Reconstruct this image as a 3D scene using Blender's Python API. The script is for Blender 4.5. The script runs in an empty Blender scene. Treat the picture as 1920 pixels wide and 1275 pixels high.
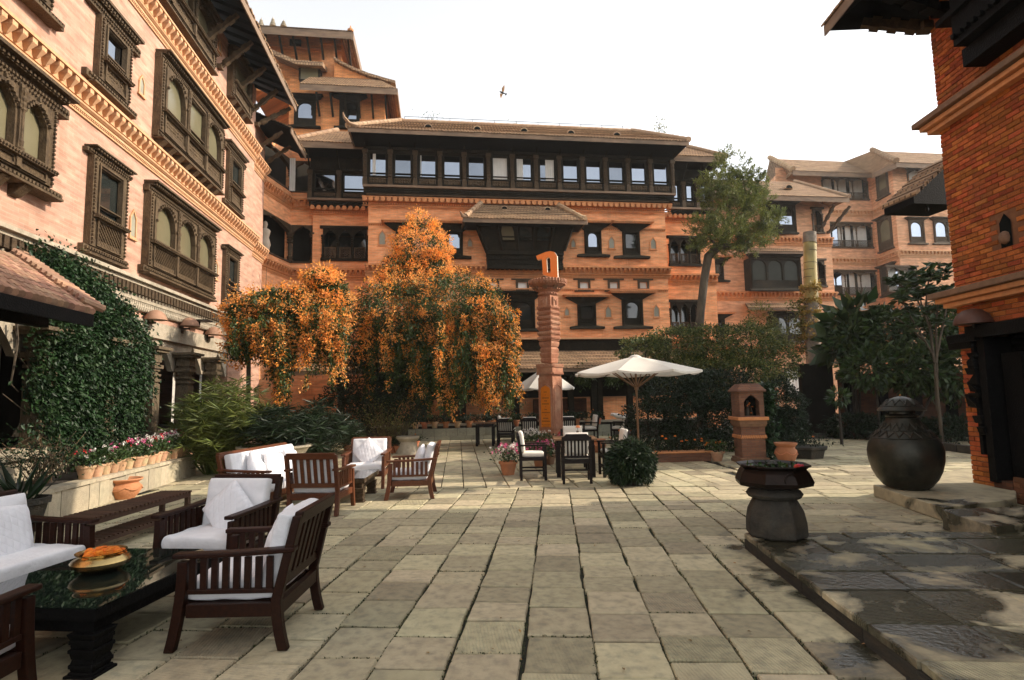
import bpy, bmesh, math, random
import numpy as np
from mathutils import Vector, Matrix
random.seed(7); RNG = np.random.default_rng(7)
sc = bpy.context.scene
COL = sc.collection
# ------------------------------------------------------------------ camera
F_PX = 1066.7; PSI = math.radians(7.5); PITCH = math.radians(5.6); ROLL = math.radians(1.07); EYE = 1.6
CAM = Vector((0, 0, EYE))
FW = Vector((math.sin(PSI)*math.cos(PITCH), math.cos(PSI)*math.cos(PITCH), math.sin(PITCH)))
_r0 = Vector((math.cos(PSI), -math.sin(PSI), 0)); _u0 = _r0.cross(FW)
RT = _r0*math.cos(ROLL) - _u0*math.sin(ROLL); UPV = _u0*math.cos(ROLL) + _r0*math.sin(ROLL)
cam_d = bpy.data.cameras.new('camera'); cam_d.sensor_width = 36; cam_d.lens = 36*F_PX/1920
cam_d.clip_start = 0.05; cam_d.clip_end = 600
cam = bpy.data.objects.new('camera', cam_d); COL.objects.link(cam)
m3 = Matrix((RT, UPV, -FW)).transposed()
cam.matrix_world = Matrix.Translation(CAM) @ m3.to_4x4()
sc.camera = cam
# ------------------------------------------------------------------ light
SUN_EL = math.radians(29); SUN_AZ = math.radians(-4.5)   # azimuth from +X
SDIR = Vector((math.cos(SUN_EL)*math.cos(SUN_AZ), math.cos(SUN_EL)*math.sin(SUN_AZ), math.sin(SUN_EL)))
world = bpy.data.worlds.new('World'); sc.world = world; world.use_nodes = True
wn = world.node_tree.nodes; wl = world.node_tree.links
sky = wn.new('ShaderNodeTexSky'); sky.sky_type = 'NISHITA'; sky.sun_disc = False
sky.sun_elevation = SUN_EL; sky.sun_rotation = math.radians(90) - SUN_AZ
sky.air_density = 1.0; sky.dust_density = 1.0; sky.ozone_density = 1.0
hs = wn.new('ShaderNodeHueSaturation'); hs.inputs['Saturation'].default_value = 0.10   # thick pale winter haze
wl.new(sky.outputs[0], hs.inputs['Color']); wl.new(hs.outputs[0], wn['Background'].inputs['Color'])
wn['Background'].inputs['Strength'].default_value = 0.15
sd = bpy.data.lights.new('sun', 'SUN'); sd.energy = 2.2; sd.angle = math.radians(0.6); sd.color = (1.0, 0.85, 0.69)
sun = bpy.data.objects.new('sun', sd); COL.objects.link(sun)
sun.rotation_euler = SDIR.to_track_quat('Z', 'Y').to_euler(); sun.location = (30, 0, 30)
vs = sc.view_settings; vs.view_transform = 'Standard'; vs.look = 'None'; vs.exposure = 1.42; vs.gamma = 1.0; vs.use_curve_mapping = False
try: sc.cycles.max_bounces = 7; sc.cycles.transparent_max_bounces = 6
except Exception: pass
# ------------------------------------------------------------------ pixel helpers (photo pixels 1920x1275 -> place)
def ray(u, v): return FW + RT*((u-960)/F_PX) - UPV*((v-637.5)/F_PX)
def oz(u, v, z=0.0): d = ray(u, v); return CAM + d*((z-EYE)/d.z)
def ox(u, v, x): d = ray(u, v); return CAM + d*(x/d.x)
def oy(u, v, y): d = ray(u, v); return CAM + d*(y/d.y)
def pj(P):
    q = Vector(P)-CAM; z = q.dot(FW)
    return (960+F_PX*q.dot(RT)/z, 637.5-F_PX*q.dot(UPV)/z, z)
# ------------------------------------------------------------------ materials
MATS = {}
def mk(name, c1, c2=None, scale=6.0, rough=0.8, bump=0.0, bscale=40.0, metal=0.0, spec=0.5, rnd=0.0, coat=0.0,
       stretch=None, tint=None, tscale=1.0, tw=0.5, trans=0.0, attr=None, coords='Object', sheen=0.0):
    m = bpy.data.materials.new(name); m.use_nodes = True; nt = m.node_tree; N = nt.nodes; Lk = nt.links
    b = N['Principled BSDF']; b.inputs['Roughness'].default_value = rough; b.inputs['Metallic'].default_value = metal
    b.inputs['Specular IOR Level'].default_value = spec; b.inputs['Coat Weight'].default_value = coat
    if sheen: b.inputs['Sheen Weight'].default_value = sheen
    tc = N.new('ShaderNodeTexCoord'); vec = tc.outputs[coords]
    if coords == 'Position':
        pass
    if stretch:
        mp = N.new('ShaderNodeMapping'); mp.inputs['Scale'].default_value = stretch; Lk.new(vec, mp.inputs[0]); vec = mp.outputs[0]
    oi = N.new('ShaderNodeObjectInfo')
    va = N.new('ShaderNodeVectorMath'); va.operation = 'ADD'
    ms = N.new('ShaderNodeMath'); ms.operation = 'MULTIPLY'; ms.inputs[1].default_value = 37.0; Lk.new(oi.outputs['Random'], ms.inputs[0])
    cb = N.new('ShaderNodeCombineXYZ'); Lk.new(ms.outputs[0], cb.inputs[0]); Lk.new(ms.outputs[0], cb.inputs[1])
    Lk.new(vec, va.inputs[0]); Lk.new(cb.outputs[0], va.inputs[1]); vec = va.outputs[0]
    nz = N.new('ShaderNodeTexNoise'); nz.inputs['Scale'].default_value = scale; nz.inputs['Detail'].default_value = 6; nz.inputs['Roughness'].default_value = 0.62
    Lk.new(vec, nz.inputs['Vector'])
    rp = N.new('ShaderNodeMapRange'); rp.inputs[1].default_value = 0.33; rp.inputs[2].default_value = 0.67; Lk.new(nz.outputs[0], rp.inputs[0])
    mx = N.new('ShaderNodeMix'); mx.data_type = 'RGBA'; mx.inputs[6].default_value = (*c1, 1); mx.inputs[7].default_value = (*(c2 or c1), 1)
    Lk.new(rp.outputs[0], mx.inputs[0]); col = mx.outputs[2]
    if tint:
        n2 = N.new('ShaderNodeTexNoise'); n2.inputs['Scale'].default_value = tscale; n2.inputs['Detail'].default_value = 5; Lk.new(vec, n2.inputs['Vector'])
        r2 = N.new('ShaderNodeMapRange'); r2.inputs[1].default_value = 0.48; r2.inputs[2].default_value = 0.72; r2.inputs[4].default_value = tw; Lk.new(n2.outputs[0], r2.inputs[0])
        m2 = N.new('ShaderNodeMix'); m2.data_type = 'RGBA'; Lk.new(r2.outputs[0], m2.inputs[0]); Lk.new(col, m2.inputs[6]); m2.inputs[7].default_value = (*tint, 1); col = m2.outputs[2]
    if rnd or attr:
        fac = oi.outputs['Random']
        if attr:
            at = N.new('ShaderNodeAttribute'); at.attribute_name = attr; ad = N.new('ShaderNodeMath'); ad.operation = 'ADD'
            Lk.new(at.outputs['Fac'], ad.inputs[0]); Lk.new(fac, ad.inputs[1]); fr = N.new('ShaderNodeMath'); fr.operation = 'FRACT'; Lk.new(ad.outputs[0], fr.inputs[0]); fac = fr.outputs[0]
        mr = N.new('ShaderNodeMapRange'); mr.inputs[3].default_value = 1-rnd; mr.inputs[4].default_value = 1+rnd*0.8; Lk.new(fac, mr.inputs[0])
        hv = N.new('ShaderNodeHueSaturation'); Lk.new(mr.outputs[0], hv.inputs['Value']); Lk.new(col, hv.inputs['Color'])
        # small hue drift too
        mh = N.new('ShaderNodeMapRange'); mh.inputs[3].default_value = 0.5-rnd*0.035; mh.inputs[4].default_value = 0.5+rnd*0.035
        mm = N.new('ShaderNodeMath'); mm.operation = 'MULTIPLY'; mm.inputs[1].default_value = 7.3; Lk.new(fac, mm.inputs[0]); ff = N.new('ShaderNodeMath'); ff.operation = 'FRACT'; Lk.new(mm.outputs[0], ff.inputs[0]); Lk.new(ff.outputs[0], mh.inputs[0]); Lk.new(mh.outputs[0], hv.inputs['Hue'])
        col = hv.outputs[0]
    Lk.new(col, b.inputs['Base Color'])
    if bump:
        bn = N.new('ShaderNodeTexNoise'); bn.inputs['Scale'].default_value = bscale; bn.inputs['Detail'].default_value = 5; Lk.new(vec, bn.inputs['Vector'])
        bp = N.new('ShaderNodeBump'); bp.inputs['Strength'].default_value = bump; bp.inputs['Distance'].default_value = 0.02
        Lk.new(bn.outputs[0], bp.inputs['Height']); Lk.new(bp.outputs[0], b.inputs['Normal'])
    if trans:
        tr = N.new('ShaderNodeBsdfTranslucent'); Lk.new(col, tr.inputs[0]); ms2 = N.new('ShaderNodeMixShader'); ms2.inputs[0].default_value = trans
        Lk.new(b.outputs[0], ms2.inputs[1]); Lk.new(tr.outputs[0], ms2.inputs[2]); Lk.new(ms2.outputs[0], N['Material Output'].inputs[0])
    MATS[name] = m
    return m
def mk_brick(name, ca, cb_, cm, bw=0.235, rh=0.068, mortar=0.007, stain=(0.12, 0.08, 0.05), sw=0.35, bump=0.5):
    m = bpy.data.materials.new(name); m.use_nodes = True; nt = m.node_tree; N = nt.nodes; Lk = nt.links
    b = N['Principled BSDF']; b.inputs['Roughness'].default_value = 0.9; b.inputs['Specular IOR Level'].default_value = 0.25
    g = N.new('ShaderNodeNewGeometry'); sp = N.new('ShaderNodeSeparateXYZ'); Lk.new(g.outputs['Position'], sp.inputs[0])
    ad = N.new('ShaderNodeMath'); ad.operation = 'ADD'; Lk.new(sp.outputs[0], ad.inputs[0]); Lk.new(sp.outputs[1], ad.inputs[1])
    cb = N.new('ShaderNodeCombineXYZ'); Lk.new(ad.outputs[0], cb.inputs[0]); Lk.new(sp.outputs[2], cb.inputs[1])
    br = N.new('ShaderNodeTexBrick'); br.inputs['Scale'].default_value = 1.0; br.inputs['Brick Width'].default_value = bw; br.inputs['Row Height'].default_value = rh
    br.inputs['Mortar Size'].default_value = mortar; br.inputs['Mortar Smooth'].default_value = 0.3; br.inputs['Bias'].default_value = -0.1
    br.inputs['Color1'].default_value = (*ca, 1); br.inputs['Color2'].default_value = (*cb_, 1); br.inputs['Mortar'].default_value = (*cm, 1)
    Lk.new(cb.outputs[0], br.inputs['Vector'])
    nz = N.new('ShaderNodeTexNoise'); nz.inputs['Scale'].default_value = 0.55; nz.inputs['Detail'].default_value = 8; nz.inputs['Roughness'].default_value = 0.65; Lk.new(g.outputs['Position'], nz.inputs['Vector'])
    r2 = N.new('ShaderNodeMapRange'); r2.inputs[1].default_value = 0.42; r2.inputs[2].default_value = 0.78; r2.inputs[4].default_value = sw; Lk.new(nz.outputs[0], r2.inputs[0])
    mx = N.new('ShaderNodeMix'); mx.data_type = 'RGBA'; Lk.new(r2.outputs[0], mx.inputs[0]); Lk.new(br.outputs[0], mx.inputs[6]); mx.inputs[7].default_value = (*stain, 1)
    # blotches of differing firing colour, stretched along the courses
    mp = N.new('ShaderNodeMapping'); mp.inputs['Scale'].default_value = (1.6, 7.0, 1); Lk.new(cb.outputs[0], mp.inputs[0])
    n3 = N.new('ShaderNodeTexNoise'); n3.inputs['Scale'].default_value = 1.0; n3.inputs['Detail'].default_value = 4; Lk.new(mp.outputs[0], n3.inputs['Vector'])
    hv = N.new('ShaderNodeHueSaturation'); m3_ = N.new('ShaderNodeMapRange'); m3_.inputs[1].default_value = 0.3; m3_.inputs[2].default_value = 0.7; m3_.inputs[3].default_value = 0.72; m3_.inputs[4].default_value = 1.25
    Lk.new(n3.outputs[0], m3_.inputs[0]); Lk.new(m3_.outputs[0], hv.inputs['Value']); Lk.new(mx.outputs[2], hv.inputs['Color']); Lk.new(hv.outputs[0], b.inputs['Base Color'])
    mq = N.new('ShaderNodeMapping'); mq.inputs['Scale'].default_value = (3.2, 0.22, 1); Lk.new(cb.outputs[0], mq.inputs[0])
    n4 = N.new('ShaderNodeTexNoise'); n4.inputs['Scale'].default_value = 1.0; n4.inputs['Detail'].default_value = 6; n4.inputs['Roughness'].default_value = 0.7; Lk.new(mq.outputs[0], n4.inputs['Vector'])
    m4 = N.new('ShaderNodeMapRange'); m4.inputs[1].default_value = 0.55; m4.inputs[2].default_value = 0.75; m4.inputs[4].default_value = 0.5; Lk.new(n4.outputs[0], m4.inputs[0])
    x4 = N.new('ShaderNodeMix'); x4.data_type = 'RGBA'; Lk.new(m4.outputs[0], x4.inputs[0]); Lk.new(hv.outputs[0], x4.inputs[6]); x4.inputs[7].default_value = (stain[0]*.9, stain[1]*.9, stain[2]*.9, 1); Lk.new(x4.outputs[2], b.inputs['Base Color'])
    bp = N.new('ShaderNodeBump'); bp.inputs['Strength'].default_value = bump; bp.inputs['Distance'].default_value = 0.01; bp.invert = True
    Lk.new(br.outputs['Fac'], bp.inputs['Height']); Lk.new(bp.outputs[0], b.inputs['Normal'])
    MATS[name] = m; return m
def mk_roof(name, ca, cb_, cm, bw=0.16, rh=0.2):
    m = mk_brick(name, ca, cb_, cm, bw, rh, 0.02, (0.20, 0.15, 0.08), 0.5, 0.9)
    return m
# ------------------------------------------------------------------ mesh builder
class MB:
    def __init__(s, M=None): s.v = []; s.f = []; s.M = M
    def add(s, vs, fs):
        o = len(s.v)
        s.v += [s.M @ Vector(p) for p in vs] if s.M is not None else [Vector(p) for p in vs]
        s.f += [tuple(i+o for i in f) for f in fs]
    def box(s, x0, x1, y0, y1, z0, z1):
        s.add([(x0,y0,z0),(x1,y0,z0),(x1,y1,z0),(x0,y1,z0),(x0,y0,z1),(x1,y0,z1),(x1,y1,z1),(x0,y1,z1)],
              [(0,3,2,1),(4,5,6,7),(0,1,5,4),(1,2,6,5),(2,3,7,6),(3,0,4,7)])
    def hexa(s, bot, top):
        s.add(list(bot)+list(top), [(0,3,2,1),(4,5,6,7),(0,1,5,4),(1,2,6,5),(2,3,7,6),(3,0,4,7)])
    def bar(s, a, b, w, h, up=(0,0,1)):
        a = Vector(a); b = Vector(b); d = (b-a).normalized(); up = Vector(up)
        x = d.cross(up)
        if x.length < 1e-4: x = d.cross(Vector((1,0,0)))
        x.normalize(); y = x.cross(d).normalized(); x *= w/2; y *= h/2
        s.hexa([a-x-y, a+x-y, a+x+y, a-x+y], [b-x-y, b+x-y, b+x+y, b-x+y])
    def tube(s, pts, rad, n=8, caps=True):
        pts = [Vector(p) for p in pts]; k = len(pts)
        if not hasattr(rad, '__len__'): rad = [rad]*k
        o = []; ref = None
        for i, p in enumerate(pts):
            t = (pts[min(i+1,k-1)]-pts[max(i-1,0)]).normalized()
            if ref is None:
                ref = t.cross(Vector((0,0,1)));
                if ref.length < 1e-3: ref = Vector((1,0,0))
            ref = (ref - t*ref.dot(t))
            if ref.length < 1e-5: ref = t.orthogonal()
            ref.normalize(); b = t.cross(ref)
            o += [p + (ref*math.cos(2*math.pi*j/n)+b*math.sin(2*math.pi*j/n))*rad[i] for j in range(n)]
        fs = [(i*n+j, i*n+(j+1)%n, (i+1)*n+(j+1)%n, (i+1)*n+j) for i in range(k-1) for j in range(n)]
        if caps: fs += [tuple(range(n))[::-1], tuple((k-1)*n+j for j in range(n))]
        s.add(o, fs)
    def lathe(s, prof, n=24, c=(0,0,0), caps=True, sx=1, sy=1, ph=0.0):
        vs_ = []; k = len(prof)
        for r, z in prof:
            vs_ += [(c[0]+sx*r*math.cos(ph+2*math.pi*j/n), c[1]+sy*r*math.sin(ph+2*math.pi*j/n), c[2]+z) for j in range(n)]
        fs = [(i*n+j, i*n+(j+1)%n, (i+1)*n+(j+1)%n, (i+1)*n+j) for i in range(k-1) for j in range(n)]
        if caps: fs += [tuple(range(n))[::-1], tuple((k-1)*n+j for j in range(n))]
        s.add(vs_, fs)
    def prism(s, poly, y0, y1):     # poly in (x,z), extruded along y
        n = len(poly)
        s.add([(x,y0,z) for x,z in poly]+[(x,y1,z) for x,z in poly],
              [tuple(range(n)), tuple(range(2*n-1,n-1,-1))]+[(i,(i+1)%n,n+(i+1)%n,n+i) for i in range(n)])
    def prof(s, pr, s0, s1, closed=True):   # profile (n,z) extruded along s (x axis): local (s,n,z)
        n = len(pr)
        s.add([(s0,a,z) for a,z in pr]+[(s1,a,z) for a,z in pr],
              [tuple(range(n)), tuple(range(2*n-1,n-1,-1))]+[(i,(i+1)%n,n+(i+1)%n,n+i) for i in range(n)])
    def loft(s, rings):
        k = len(rings); n = len(rings[0]); s.add([p for r in rings for p in r], [(i*n+j, i*n+(j+1)%n, (i+1)*n+(j+1)%n, (i+1)*n+j) for i in range(k-1) for j in range(n)]+[tuple(range(n))[::-1], tuple((k-1)*n+j for j in range(n))])
    def quad(s, *p): s.add(p, [tuple(range(len(p)))])
    def mesh(s, name, mat, smooth=None, recalc=True):
        me = bpy.data.meshes.new(name); me.from_pydata([tuple(p) for p in s.v], [], s.f)
        if recalc:
            bm = bmesh.new(); bm.from_mesh(me); bmesh.ops.recalc_face_normals(bm, faces=bm.faces); bm.to_mesh(me); bm.free()
        if mat: me.materials.append(MATS[mat] if isinstance(mat, str) else mat)
        if smooth is not None:
            me.polygons.foreach_set('use_smooth', [True]*len(me.polygons)); me.set_sharp_from_angle(angle=math.radians(smooth))
        return me
    def build(s, name, mat, parent=None, smooth=None, bevel=0, recalc=True):
        return link(name, s.mesh(name, mat, smooth, recalc), parent, bevel=bevel)
def link(name, me, parent=None, M=None, bevel=0):
    o = bpy.data.objects.new(name, me); COL.objects.link(o)
    if M is not None: o.matrix_basis = M
    if parent is not None:
        o.parent = parent
        if M is None and parent.get('worldspace'): o.matrix_parent_inverse = Matrix.Translation(-Vector(parent['_w']))
    if bevel:
        b = o.modifiers.new('bevel', 'BEVEL'); b.width = bevel; b.segments = 2; b.limit_method = 'ANGLE'; b.angle_limit = math.radians(40)
    return o
def tag(o, label=None, cat=None, group=None, kind=None):
    if label: o['label'] = label
    if cat: o['category'] = cat
    if group: o['group'] = group
    if kind: o['kind'] = kind
    return o
def thing(name, label, cat, loc=(0,0,0), rz=0.0, group=None, world_parts=False):
    o = bpy.data.objects.new(name, None); COL.objects.link(o); o.location = loc; o.rotation_euler = (0,0,rz); o.empty_display_size = 0.2
    tag(o, label, cat, group)
    if world_parts: WP[o.name] = Vector(loc)
    return o
WP = {}
_link0 = link
def link(name, me, parent=None, M=None, bevel=0):
    o = _link0(name, me, None, M, bevel)
    if parent is not None:
        o.parent = parent
        r = parent
        while r.parent is not None: r = r.parent
        if parent.parent is None and r.name in WP: o.matrix_parent_inverse = Matrix.Translation(-WP[r.name])
        elif parent.parent is not None and parent.get('placed'): o.matrix_parent_inverse = parent.matrix_basis.inverted()
    return o
def copy_tree(o, parent=None):
    c = o.copy(); COL.objects.link(c)
    if parent is not None: c.parent = parent
    for ch in list(o.children): copy_tree(ch, c)
    return c
def np_mesh(name, V, faces_n, Fidx, mat, attr=None):
    """fast mesh: V (n,3), Fidx (m,k)"""
    me = bpy.data.meshes.new(name); V = np.asarray(V, dtype=np.float32); Fi = np.asarray(Fidx, dtype=np.int32)
    k = Fi.shape[1]; me.vertices.add(len(V)); me.vertices.foreach_set('co', V.ravel())
    me.loops.add(Fi.size); me.loops.foreach_set('vertex_index', Fi.ravel())
    me.polygons.add(len(Fi)); me.polygons.foreach_set('loop_start', np.arange(0, Fi.size, k, dtype=np.int32)); me.polygons.foreach_set('loop_total', np.full(len(Fi), k, dtype=np.int32))
    me.update(calc_edges=True)
    if attr is not None:
        a = me.attributes.new('rnd', 'FLOAT', 'FACE'); a.data.foreach_set('value', np.asarray(attr, dtype=np.float32))
    me.materials.append(MATS[mat]); return me
def unit(a): return a/np.maximum(np.linalg.norm(a, axis=-1, keepdims=True), 1e-9)
def leaves(name, P, D, size, width, mat, parent=None, jitter=0.3, fold=0.25, kind=None, up=None):
    """a leaf at each point P along direction D: folded rhombus (4 tris in 2 quads)"""
    P = np.asarray(P); n = len(P); D = unit(np.asarray(D)+RNG.normal(0, jitter, (n,3)))
    A = unit(np.cross(D, unit(RNG.normal(0,1,(n,3))+ (np.array(up) if up is not None else 0)))); B = np.cross(A, D)
    L = (np.asarray(size)*RNG.uniform(0.65,1.3,n))[:,None]; W = L*width
    v0 = P; v1 = P+D*L*0.45+A*W*0.5+B*W*fold; v2 = P+D*L; v3 = P+D*L*0.45-A*W*0.5+B*W*fold
    V = np.stack([v0,v1,v2,v3],1).reshape(-1,3); i = np.arange(n)*4
    Fx = np.concatenate([np.stack([i,i+1,i+2],1), np.stack([i,i+2,i+3],1)])
    r = RNG.uniform(0,1,n); me = np_mesh(name, V, 3, Fx, mat, np.concatenate([r,r]))
    o = link(name, me, parent)
    if kind: o['kind'] = kind
    return o
# ------------------------------------------------------------------ shared materials
mk_brick('brick_pale', (0.49,0.29,0.21), (0.40,0.22,0.15), (0.44,0.30,0.22), stain=(0.34,0.19,0.12), sw=0.3, bump=0.35)
mk_brick('brick_orange', (0.88,0.395,0.175), (0.77,0.30,0.12), (0.72,0.45,0.28), stain=(0.48,0.22,0.10), sw=0.30)
mk_brick('brick_far', (0.72,0.38,0.21), (0.60,0.28,0.14), (0.56,0.38,0.24), stain=(0.36,0.22,0.15), sw=0.35)
mk_brick('brick_tower', (0.80,0.32,0.105), (0.68,0.24,0.07), (0.40,0.22,0.13), stain=(0.35,0.17,0.09), sw=0.3)
mk_brick('brick_shade', (0.13,0.052,0.026), (0.08,0.032,0.017), (0.065,0.038,0.024), stain=(0.035,0.024,0.015), sw=0.5)  # dark copy of the brick, shade put into the colour
mk('brick_piece', (0.46,0.130,0.036), (0.31,0.078,0.022), 14, 0.9, 0.45, 60, spec=0.2, rnd=0.36, attr='rnd', tint=(0.20,0.07,0.03), tscale=2.2, tw=0.6)
mk('brick_dark_piece', (0.22,0.09,0.045), (0.13,0.055,0.03), 14, 0.9, 0.35, 60, spec=0.2, rnd=0.30, attr='rnd')
mk('mortar', (0.20,0.085,0.035), (0.14,0.055,0.022), 10, 0.95)
mk('terracotta_trim', (0.66,0.29,0.115), (0.50,0.20,0.075), 9, 0.85, 0.3, 50, tint=(0.30,0.18,0.10), tscale=2.0, tw=0.6)
mk('trim_pale', (0.62,0.35,0.18), (0.50,0.26,0.125), 9, 0.85, 0.3, 50, tint=(0.55,0.38,0.24), tscale=2.0)
mk('trim_dark', (0.24,0.13,0.07), (0.16,0.085,0.05), 9, 0.85, 0.3, 50, tint=(0.10,0.08,0.05), tscale=2.0)
mk('wood_old', (0.105,0.070,0.036), (0.045,0.029,0.016), 14, 0.78, 0.9, 45, spec=0.25, stretch=(1,1,0.5), tint=(0.15,0.105,0.058), tscale=3)
mk('wood_dark', (0.019,0.0155,0.009), (0.009,0.008,0.005), 14, 0.8, 0.9, 45, spec=0.15, tint=(0.046,0.032,0.017), tscale=3)
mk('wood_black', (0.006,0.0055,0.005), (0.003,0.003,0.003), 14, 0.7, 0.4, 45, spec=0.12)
mk('wood_mid', (0.080,0.052,0.028), (0.042,0.028,0.015), 14, 0.75, 0.7, 45, spec=0.25, tint=(0.11,0.075,0.042), tscale=3)
mk('fascia', (0.25,0.165,0.10), (0.15,0.095,0.058), 5, 0.8, 0.4, 40, stretch=(0.5,0.5,2), tint=(0.10,0.07,0.045), tscale=1.3, tw=0.8)
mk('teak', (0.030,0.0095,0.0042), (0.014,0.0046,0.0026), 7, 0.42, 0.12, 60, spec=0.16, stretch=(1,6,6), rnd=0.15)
mk('teak_lit', (0.13,0.042,0.015), (0.075,0.025,0.010), 7, 0.42, 0.15, 60, spec=0.3, stretch=(1,6,6), rnd=0.12)  # brighter teak for the rear seats, sunlight put into the colour
mk('dining_wood', (0.014,0.008,0.006), (0.008,0.005,0.004), 8, 0.45, 0.1, 60, spec=0.2, stretch=(1,6,6))
mk('table_wood', (0.22,0.115,0.05), (0.15,0.075,0.033), 6, 0.42, 0.15, 60, stretch=(1,7,7))
mk('bench_wood', (0.10,0.048,0.026), (0.055,0.026,0.015), 8, 0.6, 0.25, 60, stretch=(1,7,7), rnd=0.25)
mk('fabric', (0.80,0.80,0.81), (0.72,0.72,0.74), 5, 0.92, 0.7, 11, spec=0.15, sheen=0.2)
mk('fabric_cream', (0.80,0.75,0.66), (0.74,0.69,0.60), 4, 0.9, 0.2, 9, spec=0.15)
mk('canopy', (0.80,0.76,0.68), (0.75,0.71,0.63), 2, 0.85, 0.12, 6, spec=0.15, trans=0.22)
mk('tile_clay', (0.36,0.20,0.125), (0.25,0.135,0.085), 7, 0.85, 0.3, 40, rnd=0.32, attr='rnd', tint=(0.40,0.30,0.20), tscale=2)
mk('ridge_tile', (0.38,0.25,0.14), (0.27,0.17,0.10), 7, 0.9, 0.3, 40, rnd=0.2, tint=(0.46,0.36,0.22), tscale=3)
mk_roof('roof_tile', (0.42,0.27,0.155), (0.29,0.175,0.10), (0.13,0.08,0.05), 0.13, 0.15)
mk('stone_trim', (0.42,0.36,0.27), (0.30,0.26,0.19), 6, 0.9, 0.5, 30, tint=(0.20,0.18,0.13), tscale=1.5, tw=0.7)
mk('stone_wall', (0.46,0.40,0.28), (0.36,0.31,0.22), 5, 0.9, 0.5, 25, rnd=0.18, tint=(0.24,0.23,0.17), tscale=2)
mk('stone_dark', (0.060,0.054,0.042), (0.030,0.028,0.023), 7, 0.85, 0.8, 30, spec=0.3, rnd=0.2, tint=(0.085,0.06,0.035), tscale=3)
mk('plaster', (0.62,0.50,0.38), (0.52,0.42,0.31), 3, 0.9)
mk('white_paint', (0.78,0.76,0.70), (0.70,0.68,0.62), 3, 0.7)
mk('curtain', (0.74,0.72,0.66), (0.66,0.64,0.58), 3, 0.9, trans=0.1)
mk('niche_pane', (0.30,0.29,0.22), (0.24,0.23,0.17), 3, 0.5)
mk('dark_void', (0.008,0.009,0.008), (0.005,0.006,0.005), 3, 0.95, spec=0.1)
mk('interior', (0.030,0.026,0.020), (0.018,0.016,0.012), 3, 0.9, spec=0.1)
mk('glass_sky', (0.30,0.335,0.385), (0.25,0.28,0.33), 0.6, 0.03, 0, metal=1.0)
mk('glass_dark', (0.020,0.024,0.022), (0.015,0.018,0.016), 2, 0.04, spec=0.9)
mk('glass_olive', (0.17,0.15,0.088), (0.12,0.108,0.062), 0.8, 0.22, spec=0.5)
mk('iron', (0.02,0.02,0.018), (0.012,0.012,0.011), 20, 0.5, metal=0.6)
mk('bronze', (0.050,0.047,0.034), (0.020,0.021,0.016), 5, 0.42, 0.15, 14, metal=0.5, spec=0.35, tint=(0.062,0.036,0.022), tscale=2.2, tw=0.7)
mk('brass', (0.55,0.40,0.17), (0.42,0.29,0.12), 6, 0.25, 0.05, 40, metal=1.0)
mk('copper_dark', (0.022,0.012,0.008), (0.010,0.007,0.005), 6, 0.45, 0.2, 18, metal=0.5, spec=0.3)
mk('terracotta', (0.48,0.19,0.085), (0.38,0.145,0.065), 8, 0.85, 0.25, 40, rnd=0.2, tint=(0.30,0.17,0.10), tscale=3)
mk('pot_pale', (0.58,0.35,0.20), (0.45,0.26,0.15), 8, 0.88, 0.3, 40, rnd=0.22, tint=(0.36,0.36,0.20), tscale=5, tw=0.8)
mk('pillar_clay', (0.42,0.19,0.105), (0.28,0.115,0.062), 8, 0.9, 0.9, 35, tint=(0.52,0.32,0.20), tscale=2.2, tw=0.6)
mk('sign_orange', (0.85,0.20,0.012), (0.82,0.19,0.012), 2, 0.45)
mk('sign_side', (0.85,0.72,0.58), (0.80,0.68,0.54), 3, 0.5)
mk('plaque_orange', (0.72,0.22,0.015), (0.66,0.19,0.012), 3, 0.35, metal=0.2)
mk('ink', (0.05,0.025,0.01), None, 3, 0.7)
mk('leaf_ivy', (0.026,0.060,0.017), (0.010,0.028,0.009), 3, 0.5, spec=0.3, rnd=0.55, attr='rnd', trans=0.15)
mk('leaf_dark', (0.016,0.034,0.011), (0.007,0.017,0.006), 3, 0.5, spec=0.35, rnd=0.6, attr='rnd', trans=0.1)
mk('leaf_vine', (0.080,0.115,0.026), (0.030,0.054,0.014), 2, 0.5, spec=0.35, rnd=0.6, attr='rnd', trans=0.22)
mk('leaf_olive', (0.21,0.20,0.052), (0.115,0.125,0.034), 2, 0.55, spec=0.35, rnd=0.6, attr='rnd', trans=0.25)
mk('leaf_tree', (0.20,0.215,0.045), (0.080,0.110,0.026), 1.5, 0.55, spec=0.35, rnd=0.6, attr='rnd', trans=0.25)
mk('leaf_sedge', (0.135,0.160,0.032), (0.065,0.092,0.022), 2, 0.5, spec=0.4, rnd=0.5, attr='rnd', trans=0.22)
mk('leaf_broad', (0.052,0.092,0.024), (0.022,0.046,0.013), 2, 0.4, spec=0.4, rnd=0.5, attr='rnd', trans=0.12)
mk('leaf_yellow', (0.42,0.26,0.05), (0.28,0.20,0.04), 2, 0.6, rnd=0.5, attr='rnd', trans=0.2)
mk('dry_twig', (0.13,0.085,0.042), (0.075,0.048,0.024), 6, 0.9, rnd=0.3)
mk('bark', (0.11,0.085,0.055), (0.055,0.043,0.03), 9, 0.95, 1.0, 14, stretch=(1,1,0.3))
mk('bark_dark', (0.045,0.036,0.025), (0.025,0.02,0.015), 9, 0.95, 1.0, 14)
mk('palm_yellow', (0.50,0.38,0.13), (0.36,0.30,0.11), 3, 0.6, 0.3, 20, tint=(0.20,0.15,0.06), tscale=2, tw=0.8)
mk('palm_grey', (0.30,0.25,0.19), (0.16,0.13,0.10), 5, 0.9, 0.6, 20)
mk('flower_orange', (1.0,0.54,0.19), (1.0,0.38,0.055), 2, 0.7, spec=0.1, rnd=0.30, attr='rnd', trans=0.42)
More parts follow.
